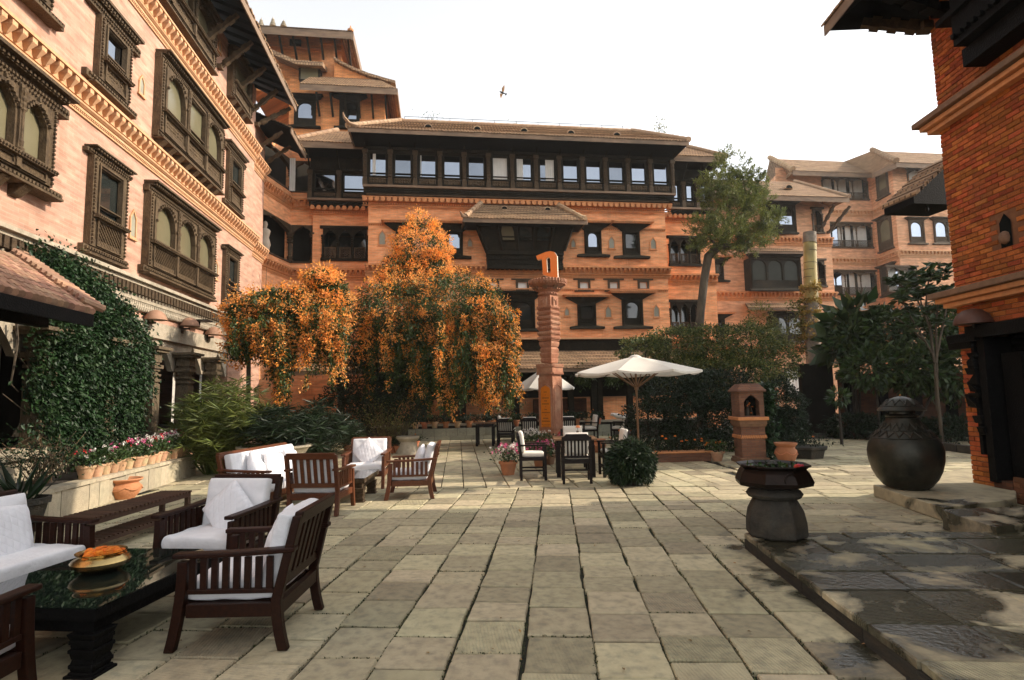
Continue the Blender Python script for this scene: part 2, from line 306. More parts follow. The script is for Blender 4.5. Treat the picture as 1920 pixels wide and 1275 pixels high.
mk('flower_marigold', (0.85,0.24,0.01), (0.75,0.17,0.008), 40, 0.7, 0.6, 60, rnd=0.2, attr='rnd')
mk('flower_pink', (0.62,0.06,0.22), (0.75,0.20,0.35), 5, 0.6, rnd=0.5, attr='rnd', trans=0.2)
mk('flower_white', (0.80,0.77,0.70), (0.74,0.68,0.60), 5, 0.6, rnd=0.2, attr='rnd', trans=0.2)
mk('flower_red', (0.60,0.015,0.02), (0.5,0.01,0.015), 5, 0.6, rnd=0.3, attr='rnd')
mk('soil', (0.045,0.034,0.022), (0.028,0.022,0.015), 15, 0.95, 0.6, 30)
mk('ground_soil', (0.016,0.017,0.008), (0.010,0.011,0.005), 6, 0.95, 0.6, 30)
mk('moss', (0.055,0.065,0.018), (0.035,0.045,0.014), 6, 0.9, rnd=0.5, attr='rnd')
mk('water', (0.01,0.014,0.010), None, 2, 0.02, 0.05, 8, spec=0.8)
mk('feather_tan', (0.33,0.18,0.075), (0.26,0.14,0.06), 8, 0.8)
mk('feather_dark', (0.03,0.03,0.028), (0.02,0.02,0.02), 8, 0.8)
# paving stone: chiselled surface, damp patches where water is spilt
def mk_paving(name, wet_amt):
    m = mk(name, (0.49,0.43,0.275), (0.365,0.315,0.20), 3.0, 0.82, spec=0.35, rnd=0.30, attr='rnd', tint=(0.22,0.21,0.16), tscale=6, tw=0.5)
    nt = m.node_tree; N = nt.nodes; Lk = nt.links; b = N['Principled BSDF']
    base_in = b.inputs['Base Color'].links[0].from_socket
    g = N.new('ShaderNodeNewGeometry'); oi = N.new('ShaderNodeObjectInfo')
    # chisel ridges, direction turns with each stone
    rot = N.new('ShaderNodeVectorRotate'); rot.rotation_type = 'Z_AXIS'; ang = N.new('ShaderNodeMath'); ang.operation = 'MULTIPLY'; ang.inputs[1].default_value = 40.0
    at = N.new('ShaderNodeAttribute'); at.attribute_name = 'rnd'; sm = N.new('ShaderNodeMath'); sm.operation = 'ADD'; Lk.new(at.outputs['Fac'], sm.inputs[0]); Lk.new(oi.outputs['Random'], sm.inputs[1])
    sn = N.new('ShaderNodeMath'); sn.operation = 'SNAP'; sn.inputs[1].default_value = 0.25; Lk.new(sm.outputs[0], sn.inputs[0])
    mul = N.new('ShaderNodeMath'); mul.operation = 'MULTIPLY'; mul.inputs[1].default_value = 2*math.pi; Lk.new(sn.outputs[0], mul.inputs[0])
    Lk.new(g.outputs['Position'], rot.inputs['Vector']); Lk.new(mul.outputs[0], rot.inputs['Angle'])
    wv = N.new('ShaderNodeTexWave'); wv.inputs['Scale'].default_value = 14; wv.inputs['Distortion'].default_value = 2.5; wv.inputs['Detail'].default_value = 3; wv.inputs['Detail Scale'].default_value = 2.5; Lk.new(rot.outputs[0], wv.inputs['Vector'])
    nz = N.new('ShaderNodeTexNoise'); nz.inputs['Scale'].default_value = 26; nz.inputs['Detail'].default_value = 6; Lk.new(g.outputs['Position'], nz.inputs['Vector'])
    # strength of the chiselling differs per stone
    fr = N.new('ShaderNodeMath'); fr.operation = 'MULTIPLY'; fr.inputs[1].default_value = 5.7; Lk.new(sm.outputs[0], fr.inputs[0]); f2 = N.new('ShaderNodeMath'); f2.operation = 'FRACT'; Lk.new(fr.outputs[0], f2.inputs[0])
    f3 = N.new('ShaderNodeMapRange'); f3.inputs[1].default_value = 0.45; f3.inputs[2].default_value = 1.0; f3.inputs[4].default_value = 0.9; Lk.new(f2.outputs[0], f3.inputs[0])
    wm = N.new('ShaderNodeMath'); wm.operation = 'MULTIPLY'; Lk.new(wv.outputs['Fac'], wm.inputs[0]); Lk.new(f3.outputs[0], wm.inputs[1])
    hh = N.new('ShaderNodeMath'); hh.operation = 'ADD'; Lk.new(wm.outputs[0], hh.inputs[0]); Lk.new(nz.outputs[0], hh.inputs[1])
    bp = N.new('ShaderNodeBump'); bp.inputs['Strength'].default_value = 0.55; bp.inputs['Distance'].default_value = 0.012; Lk.new(hh.outputs[0], bp.inputs['Height']); Lk.new(bp.outputs[0], b.inputs['Normal'])
    # spilt water: blobs of wetness around the fountain and along the step
    w1 = N.new('ShaderNodeTexNoise'); w1.inputs['Scale'].default_value = 1.7; w1.inputs['Detail'].default_value = 6; w1.inputs['Roughness'].default_value = 0.55; w1.inputs['Distortion'].default_value = 0.5; Lk.new(g.outputs['Position'], w1.inputs['Vector'])
    sp = N.new('ShaderNodeSeparateXYZ'); Lk.new(g.outputs['Position'], sp.inputs[0])
    # distance across from the step line (s axis, turned 11.7 degrees)
    sx = N.new('ShaderNodeVectorMath'); sx.operation = 'DOT_PRODUCT'; sx.inputs[1].default_value = (math.cos(math.radians(11.7)), -math.sin(math.radians(11.7)), 0); Lk.new(g.outputs['Position'], sx.inputs[0])
    a1 = N.new('ShaderNodeMapRange'); a1.inputs[1].default_value = 0.75; a1.inputs[2].default_value = 1.75; a1.inputs[3].default_value = -0.30; a1.inputs[4].default_value = wet_amt; Lk.new(sx.outputs['Value'], a1.inputs[0])
    a2 = N.new('ShaderNodeMapRange'); a2.inputs[1].default_value = 5.6; a2.inputs[2].default_value = 8.0; a2.inputs[3].default_value = 0.0; a2.inputs[4].default_value = -0.30; Lk.new(sp.outputs[1], a2.inputs[0])
    s1 = N.new('ShaderNodeMath'); s1.operation = 'ADD'; Lk.new(w1.outputs[0], s1.inputs[0]); Lk.new(a1.outputs[0], s1.inputs[1])
    s2 = N.new('ShaderNodeMath'); s2.operation = 'ADD'; Lk.new(s1.outputs[0], s2.inputs[0]); Lk.new(a2.outputs[0], s2.inputs[1])
    wr = N.new('ShaderNodeMapRange'); wr.inputs[1].default_value = 0.50; wr.inputs[2].default_value = 0.60; Lk.new(s2.outputs[0], wr.inputs[0])
    mx = N.new('ShaderNodeMix'); mx.data_type = 'RGBA'; mx.blend_type = 'MULTIPLY'; Lk.new(wr.outputs[0], mx.inputs[0]); Lk.new(base_in, mx.inputs[6]); mx.inputs[7].default_value = (0.14,0.15,0.14,1); Lk.new(mx.outputs[2], b.inputs['Base Color'])
    rr = N.new('ShaderNodeMapRange'); rr.inputs[3].default_value = 0.85; rr.inputs[4].default_value = 0.24; Lk.new(wr.outputs[0], rr.inputs[0]); Lk.new(rr.outputs[0], b.inputs['Roughness'])
    return m
mk_paving('paving', 0.05); mk_paving('paving_terrace', 0.11)

# quilted cloth for the throw pillows
_q = mk('fabric_quilt', (0.80,0.80,0.82), (0.75,0.75,0.78), 5, 0.92, 0.0, 9, spec=0.15); _n = _q.node_tree.nodes; _lk = _q.node_tree.links
_tc = _n.new('ShaderNodeTexCoord'); _w = []
for _a in (0.0, 1.05):
    _r = _n.new('ShaderNodeVectorRotate'); _r.rotation_type = 'Z_AXIS'; _r.inputs['Angle'].default_value = _a; _lk.new(_tc.outputs['Object'], _r.inputs['Vector'])
    _x = _n.new('ShaderNodeTexWave'); _x.inputs['Scale'].default_value = 5.5; _x.wave_profile = 'SAW' if False else 'SIN'; _lk.new(_r.outputs[0], _x.inputs['Vector'])
    _p = _n.new('ShaderNodeMath'); _p.operation = 'POWER'; _p.inputs[1].default_value = 0.18; _lk.new(_x.outputs['Fac'], _p.inputs[0]); _w.append(_p)
_mn = _n.new('ShaderNodeMath'); _mn.operation = 'MINIMUM'; _lk.new(_w[0].outputs[0], _mn.inputs[0]); _lk.new(_w[1].outputs[0], _mn.inputs[1])
_bp = _n.new('ShaderNodeBump'); _bp.inputs['Strength'].default_value = 0.45; _bp.inputs['Distance'].default_value = 0.012; _lk.new(_mn.outputs[0], _bp.inputs['Height']); _lk.new(_bp.outputs[0], _n['Principled BSDF'].inputs['Normal'])

mk('lamp_clay', (0.36,0.20,0.125), (0.27,0.15,0.09), 6, 0.8)
mk('copper_dull', (0.12,0.055,0.035), (0.08,0.036,0.024), 6, 0.55, metal=0.4)
mk('pillar_wood', (0.15,0.115,0.072), (0.085,0.064,0.040), 10, 0.85, 0.8, 40, spec=0.2, stretch=(1,1,0.4))
mk('glass_dim', (0.035,0.038,0.028), (0.022,0.025,0.018), 1, 0.35, spec=0.15)
mk('leaf_litter', (0.20,0.13,0.05), (0.30,0.17,0.05), 3, 0.8, rnd=0.5, attr='rnd')
mk('glass_sky_dim', (0.21,0.235,0.27), (0.17,0.19,0.22), 0.6, 0.04, 0, metal=1.0)
# ------------------------------------------------------------------ ground and paving
g_ = MB(); g_.quad((-150,-150,-0.05),(150,-150,-0.05),(150,150,-0.05),(-150,150,-0.05))
tag(g_.build('ground', 'ground_soil', recalc=False), 'dark packed soil under the courtyard', None, None, 'structure')
PA = math.radians(11.7); E_S = Vector((math.cos(PA), -math.sin(PA), 0)); E_T = Vector((math.sin(PA), math.cos(PA), 0)); P0 = Vector((0.45, 3.36, 0))
def st(s, t, z=0): return P0 + E_S*s + E_T*t + Vector((0,0,z))
def to_st(p): q = Vector((p[0],p[1],0))-P0; return q.dot(E_S), q.dot(E_T)
pave = MB(); pave.quad((-6.4,0,-0.03),(30,0,-0.03),(30,23,-0.03),(-6.4,23,-0.03))
paving = tag(pave.build('paving', 'ground_soil', recalc=False), 'grey stone slab paving of the courtyard', None, None, 'structure')
slabs = []   # centre, len_s, len_t, angle, z
def zoneA():
    t_end = 6.75
    for k in range(-16, 7):
        s0 = k*0.442; t = -2.6 + RNG.uniform(0, .3)
        while t < t_end - 0.15:
            L = RNG.choice([0.36,0.42,0.45,0.48,0.52]) if RNG.uniform() < 0.85 else RNG.uniform(0.3, 0.66)
            if t+L > t_end-0.2: L = t_end-t
            dj = RNG.normal(0,.005); slabs.append((st(s0+0.221+dj, t+L/2), 0.442-RNG.uniform(-.004,.004), L, PA+RNG.normal(0,.004))); t += L
def zoneB():      # running bond to the right, shorter courses across
    t = -2.6; i = 0
    while t < 16:
        h = RNG.uniform(0.36, 0.46); s = 7*0.442 - (RNG.uniform(0,.5) if t > 2.9 else 0); i += 1
        if t > 6.75: s = 3.7 + RNG.uniform(0,.3)
        while s < 13:
            w = RNG.uniform(0.5, 0.85); slabs.append((st(s+w/2, t+h/2), w, h, PA)); s += w
        t += h
def zoneC():      # beyond the cross joint
    a2 = math.radians(2.0); ex = Vector((math.cos(a2),-math.sin(a2),0)); ey = Vector((math.sin(a2),math.cos(a2),0)); o = st(-8, 6.78)
    # narrow files running away from the camera
    for k in range(0, 40):
        w = 0.40; s0 = k*w
        base = Vector((-6.6+s0, 9.0, 0)); t = 0
        # start at the cross joint line
        while True:
            c = base + ey*t
            if to_st(c)[1] > 6.8: break
            t += 0.02
        while True:
            L = RNG.uniform(0.38, 0.75); c = base + ey*(t+L/2)
            if c.y > 21.6: break
            if to_st(c)[0] < 3.75: slabs.append((c, w, L, a2))
            t += L
zoneA(); zoneB(); zoneC()
vis = []
for c, w, l, a in slabs:
    if not (-6.5 < c.x < 20 and 0.5 < c.y < 22): continue
    if 2.16 < to_st(c)[0] and to_st(c)[1] < 2.85 and to_st(c)[0] < 9: continue      # under the terrace
    u, v, z = pj(c)
    if z < 1.5 or u < -250 or u > 2150 or v > 1420: continue
    vis.append((w*l/(z*z*z), c, w, l, a, (0 < u < 1920 and v < 1275)))
vis.sort(key=lambda q: -(q[0] if q[5] else q[0]*0.01))
def slab_mesh(i):
    mb = MB(); j = lambda: RNG.uniform(-0.012, 0.012)
    b = 0.018
    c = [(-.5+j(),-.5+j()),(.5+j(),-.5+j()),(.5+j(),.5+j()),(-.5+j(),.5+j())]
    # wobbly outline: 3 points per side
    ol = []
    for k in range(4):
        a0 = c[k]; a1 = c[(k+1)%4]; ol.append(a0)
        for f in (0.33, 0.66): ol.append((a0[0]+(a1[0]-a0[0])*f+j()*.8, a0[1]+(a1[1]-a0[1])*f+j()*.8))
    n = len(ol); top = [(x*(1-2*b), y*(1-2*b), 0.0) for x,y in ol]; mid = [(x,y,-0.010) for x,y in ol]; bot = [(x,y,-0.05) for x,y in ol]
    mb.add(top+mid+bot, [tuple(range(n))]+[(i_,n+i_,n+(i_+1)%n,(i_+1)%n) for i_ in range(n)]+[(n+i_,2*n+i_,2*n+(i_+1)%n,n+(i_+1)%n) for i_ in range(n)])
    return mb
SM = [slab_mesh(i) for i in range(7)]; SMe = [m.mesh('paving_slab', 'paving') for m in SM]
GAP = 0.016
rest = MB(); rest_r = []
for idx, (_, c, w, l, a, inf) in enumerate(vis):
    k = int(RNG.integers(0, 7)); z = RNG.normal(0, 0.0035)
    M = Matrix.Translation(c+Vector((0,0,z))) @ Matrix.Rotation(-a+RNG.normal(0,.006), 4, 'Z') @ Matrix.Rotation(RNG.normal(0,.004),4,'X') @ Matrix.Rotation(RNG.normal(0,.004),4,'Y') @ Matrix.Diagonal((w-GAP, l-GAP*1.5, 1, 1))
    if idx < 300: link('paving_slab', SMe[k], paving, M)
    else:
        o = len(rest.v); rest.v += [M @ v for v in SM[k].v]; rest.f += [tuple(i+o for i in f) for f in SM[k].f]; rest_r += [RNG.uniform()]*len(SM[k].f)
me = rest.mesh('far_paving_slabs', 'paving')
at = me.attributes.new('rnd','FLOAT','FACE'); at.data.foreach_set('value', rest_r)
tag(link('far_paving_slabs', me, paving), kind='stuff')
# moss and grass in the joints
pts = []
for k in range(-16, 7):
    s = k*0.442
    for t in np.arange(-1.5, 6.75, 0.005):
        n = 0.5+0.5*math.sin(t*3.1+k*1.7)*math.sin(t*1.3+k)
        if RNG.uniform() < 0.16+0.75*max(0,n-0.40): pts.append(st(s+RNG.normal(0,.006), t))
for _, c, w, l, a, inf in vis[:700]:
    if RNG.uniform() < 0.35:
        for q in range(int(RNG.integers(8, 50))): pts.append(c + E_S*RNG.uniform(-w/2,w/2) + E_T*(l/2+RNG.normal(0,.006)))
pts = np.array([tuple(p) for p in pts])
pts = pts[(pts[:,1] > 1.5) & (pts[:,0] > -6.3)]
tag(leaves('joint_moss', pts-np.array([0,0,.012]), np.tile([0,0,1.0],(len(pts),1)), 0.017, 0.6, 'moss', None, 0.9), 'moss and grass tufts growing in the paving joints', 'moss', None, 'stuff')
# raised terrace on the right with its long step
TZ = 0.15
tb = MB()
def tpoly(mb, poly, z0, z1):
    n = len(poly); mb.add([(*p[:2],z0) for p in poly]+[(*p[:2],z1) for p in poly], [tuple(range(n))[::-1], tuple(range(n,2*n))]+[(i,(i+1)%n,n+(i+1)%n,n+i) for i in range(n)])
tpoly(tb, [st(2.17,-3), st(9,-3), st(9,2.82), st(2.17,2.82)], -0.04, TZ-0.02)
terrace = tag(tb.build('stone_terrace', 'stone_dark'), 'damp raised stone terrace with a long step edge', None, None, 'structure')
SMt = [m.mesh('terrace_slab', 'paving_terrace') for m in SM[:5]]
t = -3.0
while t < 2.8:
    h = min(RNG.uniform(0.42, 0.62), 2.83-t); s = 2.14
    if 2.83-(t+h) < 0.25: h = 2.83-t
    while s < 8.6:
        w = RNG.uniform(0.55, 1.0); c = st(s+w/2, t+h/2, TZ+RNG.normal(0,.003))
        M = Matrix.Translation(c) @ Matrix.Rotation(-PA,4,'Z') @ Matrix.Diagonal((w-0.013, h-0.013, 1, 1)); link('terrace_slab', SMt[int(RNG.integers(0,5))], terrace, M); s += w
    t += h
# kerb stones facing the step
t = -3.0; kb = MB(); kb.box(-.5,.5,-.5,.5,0,1); kme = kb.mesh('kerb_stone','stone_dark')
while t < 2.8:
    L = min(RNG.uniform(.5,.9), 2.80-t)
    link('kerb_stone', kme, terrace, Matrix.Translation(st(2.158, t+L/2, -0.03)) @ Matrix.Rotation(-PA,4,'Z') @ Matrix.Diagonal((0.03, L-.01, TZ-.025, 1))); t += L
# ------------------------------------------------------------------ architecture kit; walls work in local (s along wall, n outward, z up)
def wallM(origin, sdir, ndir):
    s = Vector(sdir).normalized(); n = Vector(ndir).normalized()
    return Matrix.Translation(origin) @ Matrix((s, n, (0,0,1))).transposed().to_4x4()
def wall_sheet(M, s0, s1, z0, z1, holes, depth=0.28, n=0.0):
    """front sheet of a wall with rectangular holes and their reveals"""
    mb = MB(M); ss = sorted({s0, s1, *[min(max(h[0],s0),s1) for h in holes], *[min(max(h[1],s0),s1) for h in holes]}); zs = sorted({z0, z1, *[min(max(h[2],z0),z1) for h in holes], *[min(max(h[3],z0),z1) for h in holes]})
    inside = lambda a, b: any(h[0]-1e-6 <= a <= h[1]+1e-6 and h[2]-1e-6 <= b <= h[3]+1e-6 for h in holes)
    for i in range(len(ss)-1):
        for j in range(len(zs)-1):
            if ss[i+1]-ss[i] < 1e-5 or zs[j+1]-zs[j] < 1e-5: continue
            if inside((ss[i]+ss[i+1])/2, (zs[j]+zs[j+1])/2): continue
            mb.quad((ss[i],n,zs[j]),(ss[i+1],n,zs[j]),(ss[i+1],n,zs[j+1]),(ss[i],n,zs[j+1]))
    for h in holes:
        a,b,c,d = h[:4]
        mb.quad((a,n,c),(a,n,d),(a,n-depth,d),(a,n-depth,c)); mb.quad((b,n,c),(b,n-depth,c),(b,n-depth,d),(b,n,d))
        mb.quad((a,n,d),(b,n,d),(b,n-depth,d),(a,n-depth,d)); mb.quad((a,n,c),(a,n-depth,c),(b,n-depth,c),(b,n,c))
    return mb
def ring(mb, s0, s1, z0, z1, w, n0, n1):
    mb.box(s0,s1,n0,n1,z1-w,z1); mb.box(s0,s1,n0,n1,z0,z0+w); mb.box(s0,s0+w,n0,n1,z0+w,z1-w); mb.box(s1-w,s1,n0,n1,z0+w,z1-w)
def beads(mb, s0, s1, z, n, step=0.06, size=0.035, vertical=False, depth=None):
    """row of little carved studs along s (or z when vertical: s0,s1 are z limits and z is s)"""
    k = max(1, int(abs(s1-s0)/step)); st_ = (s1-s0)/k; d = depth or size
    for i in range(k):
        c = s0+st_*(i+.5)
        if vertical: mb.box(z-size/2, z+size/2, n, n+d, c-size/2, c+size/2)
        else: mb.box(c-size/2, c+size/2, n, n+d, z-size/2, z+size/2)
def arch_curve(x, w, kind):      # x in [-1,1] -> relative height 0..1
    x = abs(x)
    if kind == 'round': return math.sqrt(max(0, 1-x*x))
    if kind == 'cusp':           # multi-lobed ogee arch
        base = max(0, 1-x**1.7)
        return base*0.86 + 0.14*abs(math.cos(x*math.pi*2.6))*(1-x) + (0.12*max(0, 1-x*6))
    if kind == 'point': return max(0, 1-x)
    return 1.0
def arch_panel(mb, s0, s1, z0, z1, a0, a1, az0, spring, top, n0, n1, kind='round', k=14):
    """board with an arched hole (a0..a1, az0..top)"""
    mb.box(s0, a0, n0, n1, z0, z1); mb.box(a1, s1, n0, n1, z0, z1)
    if az0 > z0: mb.box(a0, a1, n0, n1, z0, az0)
    c = (a0+a1)/2; w = (a1-a0)/2
    xs = [-1+2*i/k for i in range(k+1)]
    for i in range(k):
        xa, xb = xs[i], xs[i+1]; ha = spring+(top-spring)*arch_curve(xa,w,kind); hb = spring+(top-spring)*arch_curve(xb,w,kind)
        A, B = c+w*xa, c+w*xb
        mb.hexa([(A,n0,ha),(B,n0,hb),(B,n1,hb),(A,n1,ha)], [(A,n0,z1),(B,n0,z1),(B,n1,z1),(A,n1,z1)])
def lattice(mb, s0, s1, z0, z1, n, step=0.09, w=0.018, d=0.02):
    """diagonal lattice bars clipped to a rectangle"""
    W = s1-s0; Hh = z1-z0; off = -Hh
    while off < W:
        for sg in (1,-1):
            x0, x1 = off, off+Hh; za, zb = (z0,z1) if sg > 0 else (z1,z0); pa, pb = x0, x1
            fa = max(0,(0-pa)/(pb-pa)); fb = min(1,(W-pa)/(pb-pa))
            if fb-fa < 0.05: continue
            A = (s0+pa+(pb-pa)*fa, n+(0 if sg > 0 else d), za+(zb-za)*fa); B = (s0+pa+(pb-pa)*fb, n+(0 if sg > 0 else d), za+(zb-za)*fb)
            mb.bar(A, B, w, d, up=(0,1,0))
        off += step
def carved(mb, s0, s1, z0, z1, n, step=0.075, rng=None, amp=0.03):
    """relief panel: field of small irregular studs"""
    ks = max(1,int((s1-s0)/step)); kz = max(1,int((z1-z0)/step))
    for i in range(ks):
        for j in range(kz):
            a = s0+(s1-s0)*(i+.5)/ks; b = z0+(z1-z0)*(j+.5)/kz; r = step*RNG.uniform(.22,.42); h = amp*RNG.uniform(.4,1)
            mb.hexa([(a-r,n,b-r),(a+r,n,b-r),(a+r,n,b+r),(a-r,n,b+r)], [(a-r*.3,n+h,b-r*.3),(a+r*.3,n+h,b-r*.3),(a+r*.3,n+h,b+r*.3),(a-r*.3,n+h,b+r*.3)])
def turned_post(mb, s, n, z0, z1, r=0.05, k=8):
    h = z1-z0
    pr = [(r*1.5,0),(r*1.5,.05*h),(r,.07*h),(r*1.25,.16*h),(r*.8,.2*h),(r*.9,.5*h),(r*.8,.62*h),(r*1.4,.66*h),(r*.9,.70*h),(r*1.4,.75*h),(r*.9,.79*h),(r*1.5,.84*h),(r,.88*h),(r*1.7,.95*h),(r*1.7,h)]
    mb.lathe(pr, k, (s,n,z0))
def window(B, M, rect, wood, glass='glass_olive', lights=1, style='rect', lintel=0.3, sill=0.22, apron=0.25, apron_kind='lattice', depth=0.12, void=0.26, label=None, dentil=True, head=0.18, name='window', curtain=None, post=True):
    """carved timber window filling the hole rect=(s0,s1,z0,z1). part 'window' (frame) with pane, lintel, sill, apron, sash sub-parts"""
    s0,s1,z0,z1 = rect; W = s1-s0; Hh = z1-z0; fw = min(0.10, W*0.09)
    fr = MB(M)
    ring(fr, s0-0.05, s1+0.05, z0-0.02, z1+0.05, fw+0.05, -0.03, depth)
    ring(fr, s0+fw*0.6, s1-fw*0.6, z0+0.02, z1-fw*0.5, fw*0.7, -0.12, depth*0.9)
    beads(fr, z0, z1, s0-0.05+fw*0.45, depth, 0.07, 0.035, True); beads(fr, z0, z1, s1+0.05-fw*0.45, depth, 0.07, 0.035, True); beads(fr, s0, s1, z1+0.05-fw*0.4, depth, 0.07, 0.035)
    za = z0+Hh*apron
    fr.box(s0, s1, -0.10, depth+.10, za-0.045, za+0.03); beads(fr, s0, s1, za-0.01, depth+.10, 0.06, 0.03)
    bw = (W-2*fw)/lights
    for i in range(1, lights):
        c = s0+fw+bw*i
        fr.box(c-0.05, c+0.05, -0.10, depth+.06, z0, z1)
        if post: turned_post(fr, c, depth+.06, za+0.03, z1-0.06, 0.032)
    o = fr.build(name, wood, B)
    if label: o['label'] = label
    M_ = M; M = M_ @ Matrix.Translation((0, max(0,depth-.05)+.10, 0)); ap = MB(M); pane = MB(M); sash = MB(M); ns = 0
    for i in range(lights):
        a = s0+fw+bw*i+0.03; b = s0+fw+bw*(i+1)-0.03
        if za-0.045 > z0+0.05:
            ap.box(a, b, -0.14, -0.08, z0, za-0.045)
            if apron_kind == 'lattice': lattice(ap, a+.03, b-.03, z0+.03, za-.07, -0.075, 0.10)
            else: carved(ap, a+.02, b-.02, z0+.02, za-.06, -0.08)
            ring(ap, a, b, z0, za-0.045, 0.035, -0.08, -0.02)
        kind = style if isinstance(style, str) else style[i % len(style)]
        if kind == 'rect': ring(sash, a, b, za+0.03, z1-fw*0.5, 0.04, -0.13, -0.03); sash.box(a, b, -0.12, -0.05, za+0.03+0.18*(z1-za), za+0.055+0.18*(z1-za)); ns += 1
        else:
            ww = (b-a); sp = z1-fw-0.5*ww*0.9
            arch_panel(sash, a, b, za+0.03, z1-fw*0.4, a+0.06*ww+.02, b-0.06*ww-.02, za+0.09, max(sp,za+.25), z1-fw-0.02, -0.14, -0.03, kind); ns += 1
            # raised beaded archivolt
            c = (a+b)/2; w2 = (b-a)/2*0.92
            for q in range(13):
                x = -1+2*q/12; hz = max(sp,za+.25)+(z1-fw-0.02-max(sp,za+.25))*arch_curve(x,w2,kind)+0.03
                if hz < z1-.03: sash.box(c+w2*x-.022, c+w2*x+.022, -0.03, 0.02, hz-.02, hz+.03)
        pane.quad((a,-0.15,za),(b,-0.15,za),(b,-0.15,z1-.01),(a,-0.15,z1-.01))
    pane.build('pane', glass, o, recalc=False)
    if curtain:
        cu = MB(M)
        for (f0,f1) in curtain:
            k = 10; a = s0+fw+(s1-s0-2*fw)*f0; b = s0+fw+(s1-s0-2*fw)*f1
            for i in range(k):
                x0 = a+(b-a)*i/k; x1 = a+(b-a)*(i+1)/k; cu.quad((x0,-0.145+.012*(i%2),za),(x1,-0.145+.012*((i+1)%2),za),(x1,-0.145+.012*((i+1)%2),z1-.02),(x0,-0.145+.012*(i%2),z1-.02))
        cu.build('curtain', 'curtain', o, recalc=False)
    if ns: sash.build('sash', wood, o)
    if ap.f: ap.build('apron', wood, o)
    M = M_
    if lintel is not None:
        li = MB(M); li.box(s0-lintel, s1+lintel, 0.004, depth*0.8, z1+0.05, z1+0.05+head*0.55); li.box(s0-lintel*0.55, s1+lintel*0.55, 0.004, depth*1.3, z1+0.05+head*0.56, z1+0.05+head*0.8)
        li.box(s0-lintel*0.75, s1+lintel*0.75, 0.004, depth*1.9, z1+0.05+head*0.81, z1+0.05+head)
        if dentil: beads(li, s0-lintel*.5, s1+lintel*.5, z1+0.05+head*0.66, depth*1.3, 0.09, 0.045); beads(li, s0-lintel*.9, s1+lintel*.9, z1+0.05+head*0.25, depth*.8, 0.07, 0.04)
        li.build('lintel', wood, o)
    if sill is not None:
        si = MB(M); si.box(s0-sill, s1+sill, 0.004, depth*0.8, z0-0.16, z0-0.025); si.box(s0-sill*0.6, s1+sill*0.6, 0.004, depth*1.4, z0-0.20, z0-0.162)
        if dentil: beads(si, s0-sill*.9, s1+sill*.9, z0-0.09, depth*.8, 0.08, 0.045)
        si.build('sill', wood, o)
    return o
def niche(B, M, s, z0, z1, w=0.26, mat='brick_pale', pane='niche_pane', name='niche'):
    """small pointed lamp niche: proud rim and a shallow pane"""
    mb = MB(M); zt = z1-w*0.75; r = 0.035
    o_ = [(s-w/2,z0),(s+w/2,z0),(s+w/2,zt),(s,z1),(s-w/2,zt)]; i_ = [(s-w/2+r,z0+r),(s+w/2-r,z0+r),(s+w/2-r,zt-r*.3),(s,z1-r*1.6),(s-w/2+r,zt-r*.3)]
    n = 5
    mb.add([(a,0.035,b) for a,b in o_]+[(a,0.035,b) for a,b in i_]+[(a,0.0,b) for a,b in o_]+[(a,-0.02,b) for a,b in i_],
           [(k,(k+1)%n,n+(k+1)%n,n+k) for k in range(n)]+[(2*n+k,2*n+(k+1)%n,(k+1)%n,k) for k in range(n)]+[(n+k,n+(k+1)%n,3*n+(k+1)%n,3*n+k) for k in range(n)])
    mb.box(s-w/2-.03, s+w/2+.03, 0.004, 0.05, z0-0.035, z0)
    o = mb.build(name, mat, B)
    p = MB(M); p.add([(a,0.012,b) for a,b in i_], [tuple(range(5))]); p.build('pane', pane, o, recalc=False)
    return o
DENT = {}
def cornice(B, M, s0, s1, z, mat, style='saw', step=0.21, singles=True, n=0.0, scale=1.0, ends=0.0):
    """brick string course: cyma string, torus, saw-tooth brackets, capping ledge"""
    k_ = scale; mb = MB(M)
    e = lambda d: (s0-ends*d, s1+ends*d)
    def band(n1, za, zb): a,b = e(n1); mb.box(a, b, n, n+n1, z+za*k_, z+zb*k_)
    band(0.035, -0.40, -0.365); band(0.06, -0.33, -0.285)
    a,b = e(.11); r = [(n,z-.27*k_),(n+.07,z-.27*k_),(n+.115,z-.235*k_),(n+.115,z-.205*k_),(n+.07,z-.17*k_),(n,z-.17*k_)]; mb.prof(r, a, b)
    band(0.10, -0.165, 0.045); band(0.27, 0.05, 0.10); band(0.22, 0.102, 0.15)
    o = mb.build('cornice', mat, B)
    beads_ = MB(M); beads(beads_, s0, s1, z-.348*k_, n, 0.055, 0.03, depth=.05)
    q = beads_.build('bead_string', mat, o); q['kind'] = 'stuff'
    k = int((s1-s0)/step); key = (round(k_,2), mat)
    if key not in DENT:
        d = MB(); w = 0.055*k_
        d.hexa([(-w*.3,0,-.15*k_),(w*.3,0,-.15*k_),(w*.3,.05,-.15*k_),(-w*.3,.05,-.15*k_)], [(-w,0,-.03*k_),(w,0,-.03*k_),(w,.15,-.03*k_),(-w,.15,-.03*k_)]); d.box(-w,w,0,.15,-.03*k_,.05*k_)
        DENT[key] = d
    if singles and k <= 120:
        me = DENT[key].mesh('dentil', mat); M3 = M.to_3x3().to_4x4()
        for i in range(k): link('dentil', me, o, Matrix.Translation(M @ Vector((s0+(s1-s0)*(i+.5)/k, n+.10, z))) @ M3)
    else:
        al = MB()
        for i in range(k):
            T = M @ Matrix.Translation((s0+(s1-s0)*(i+.5)/k, n+.10, z)); al.M = T; al.add([tuple(v) for v in DENT[key].v], DENT[key].f)
        q = al.build('dentil_row', mat, o); q['kind'] = 'stuff'
    return o
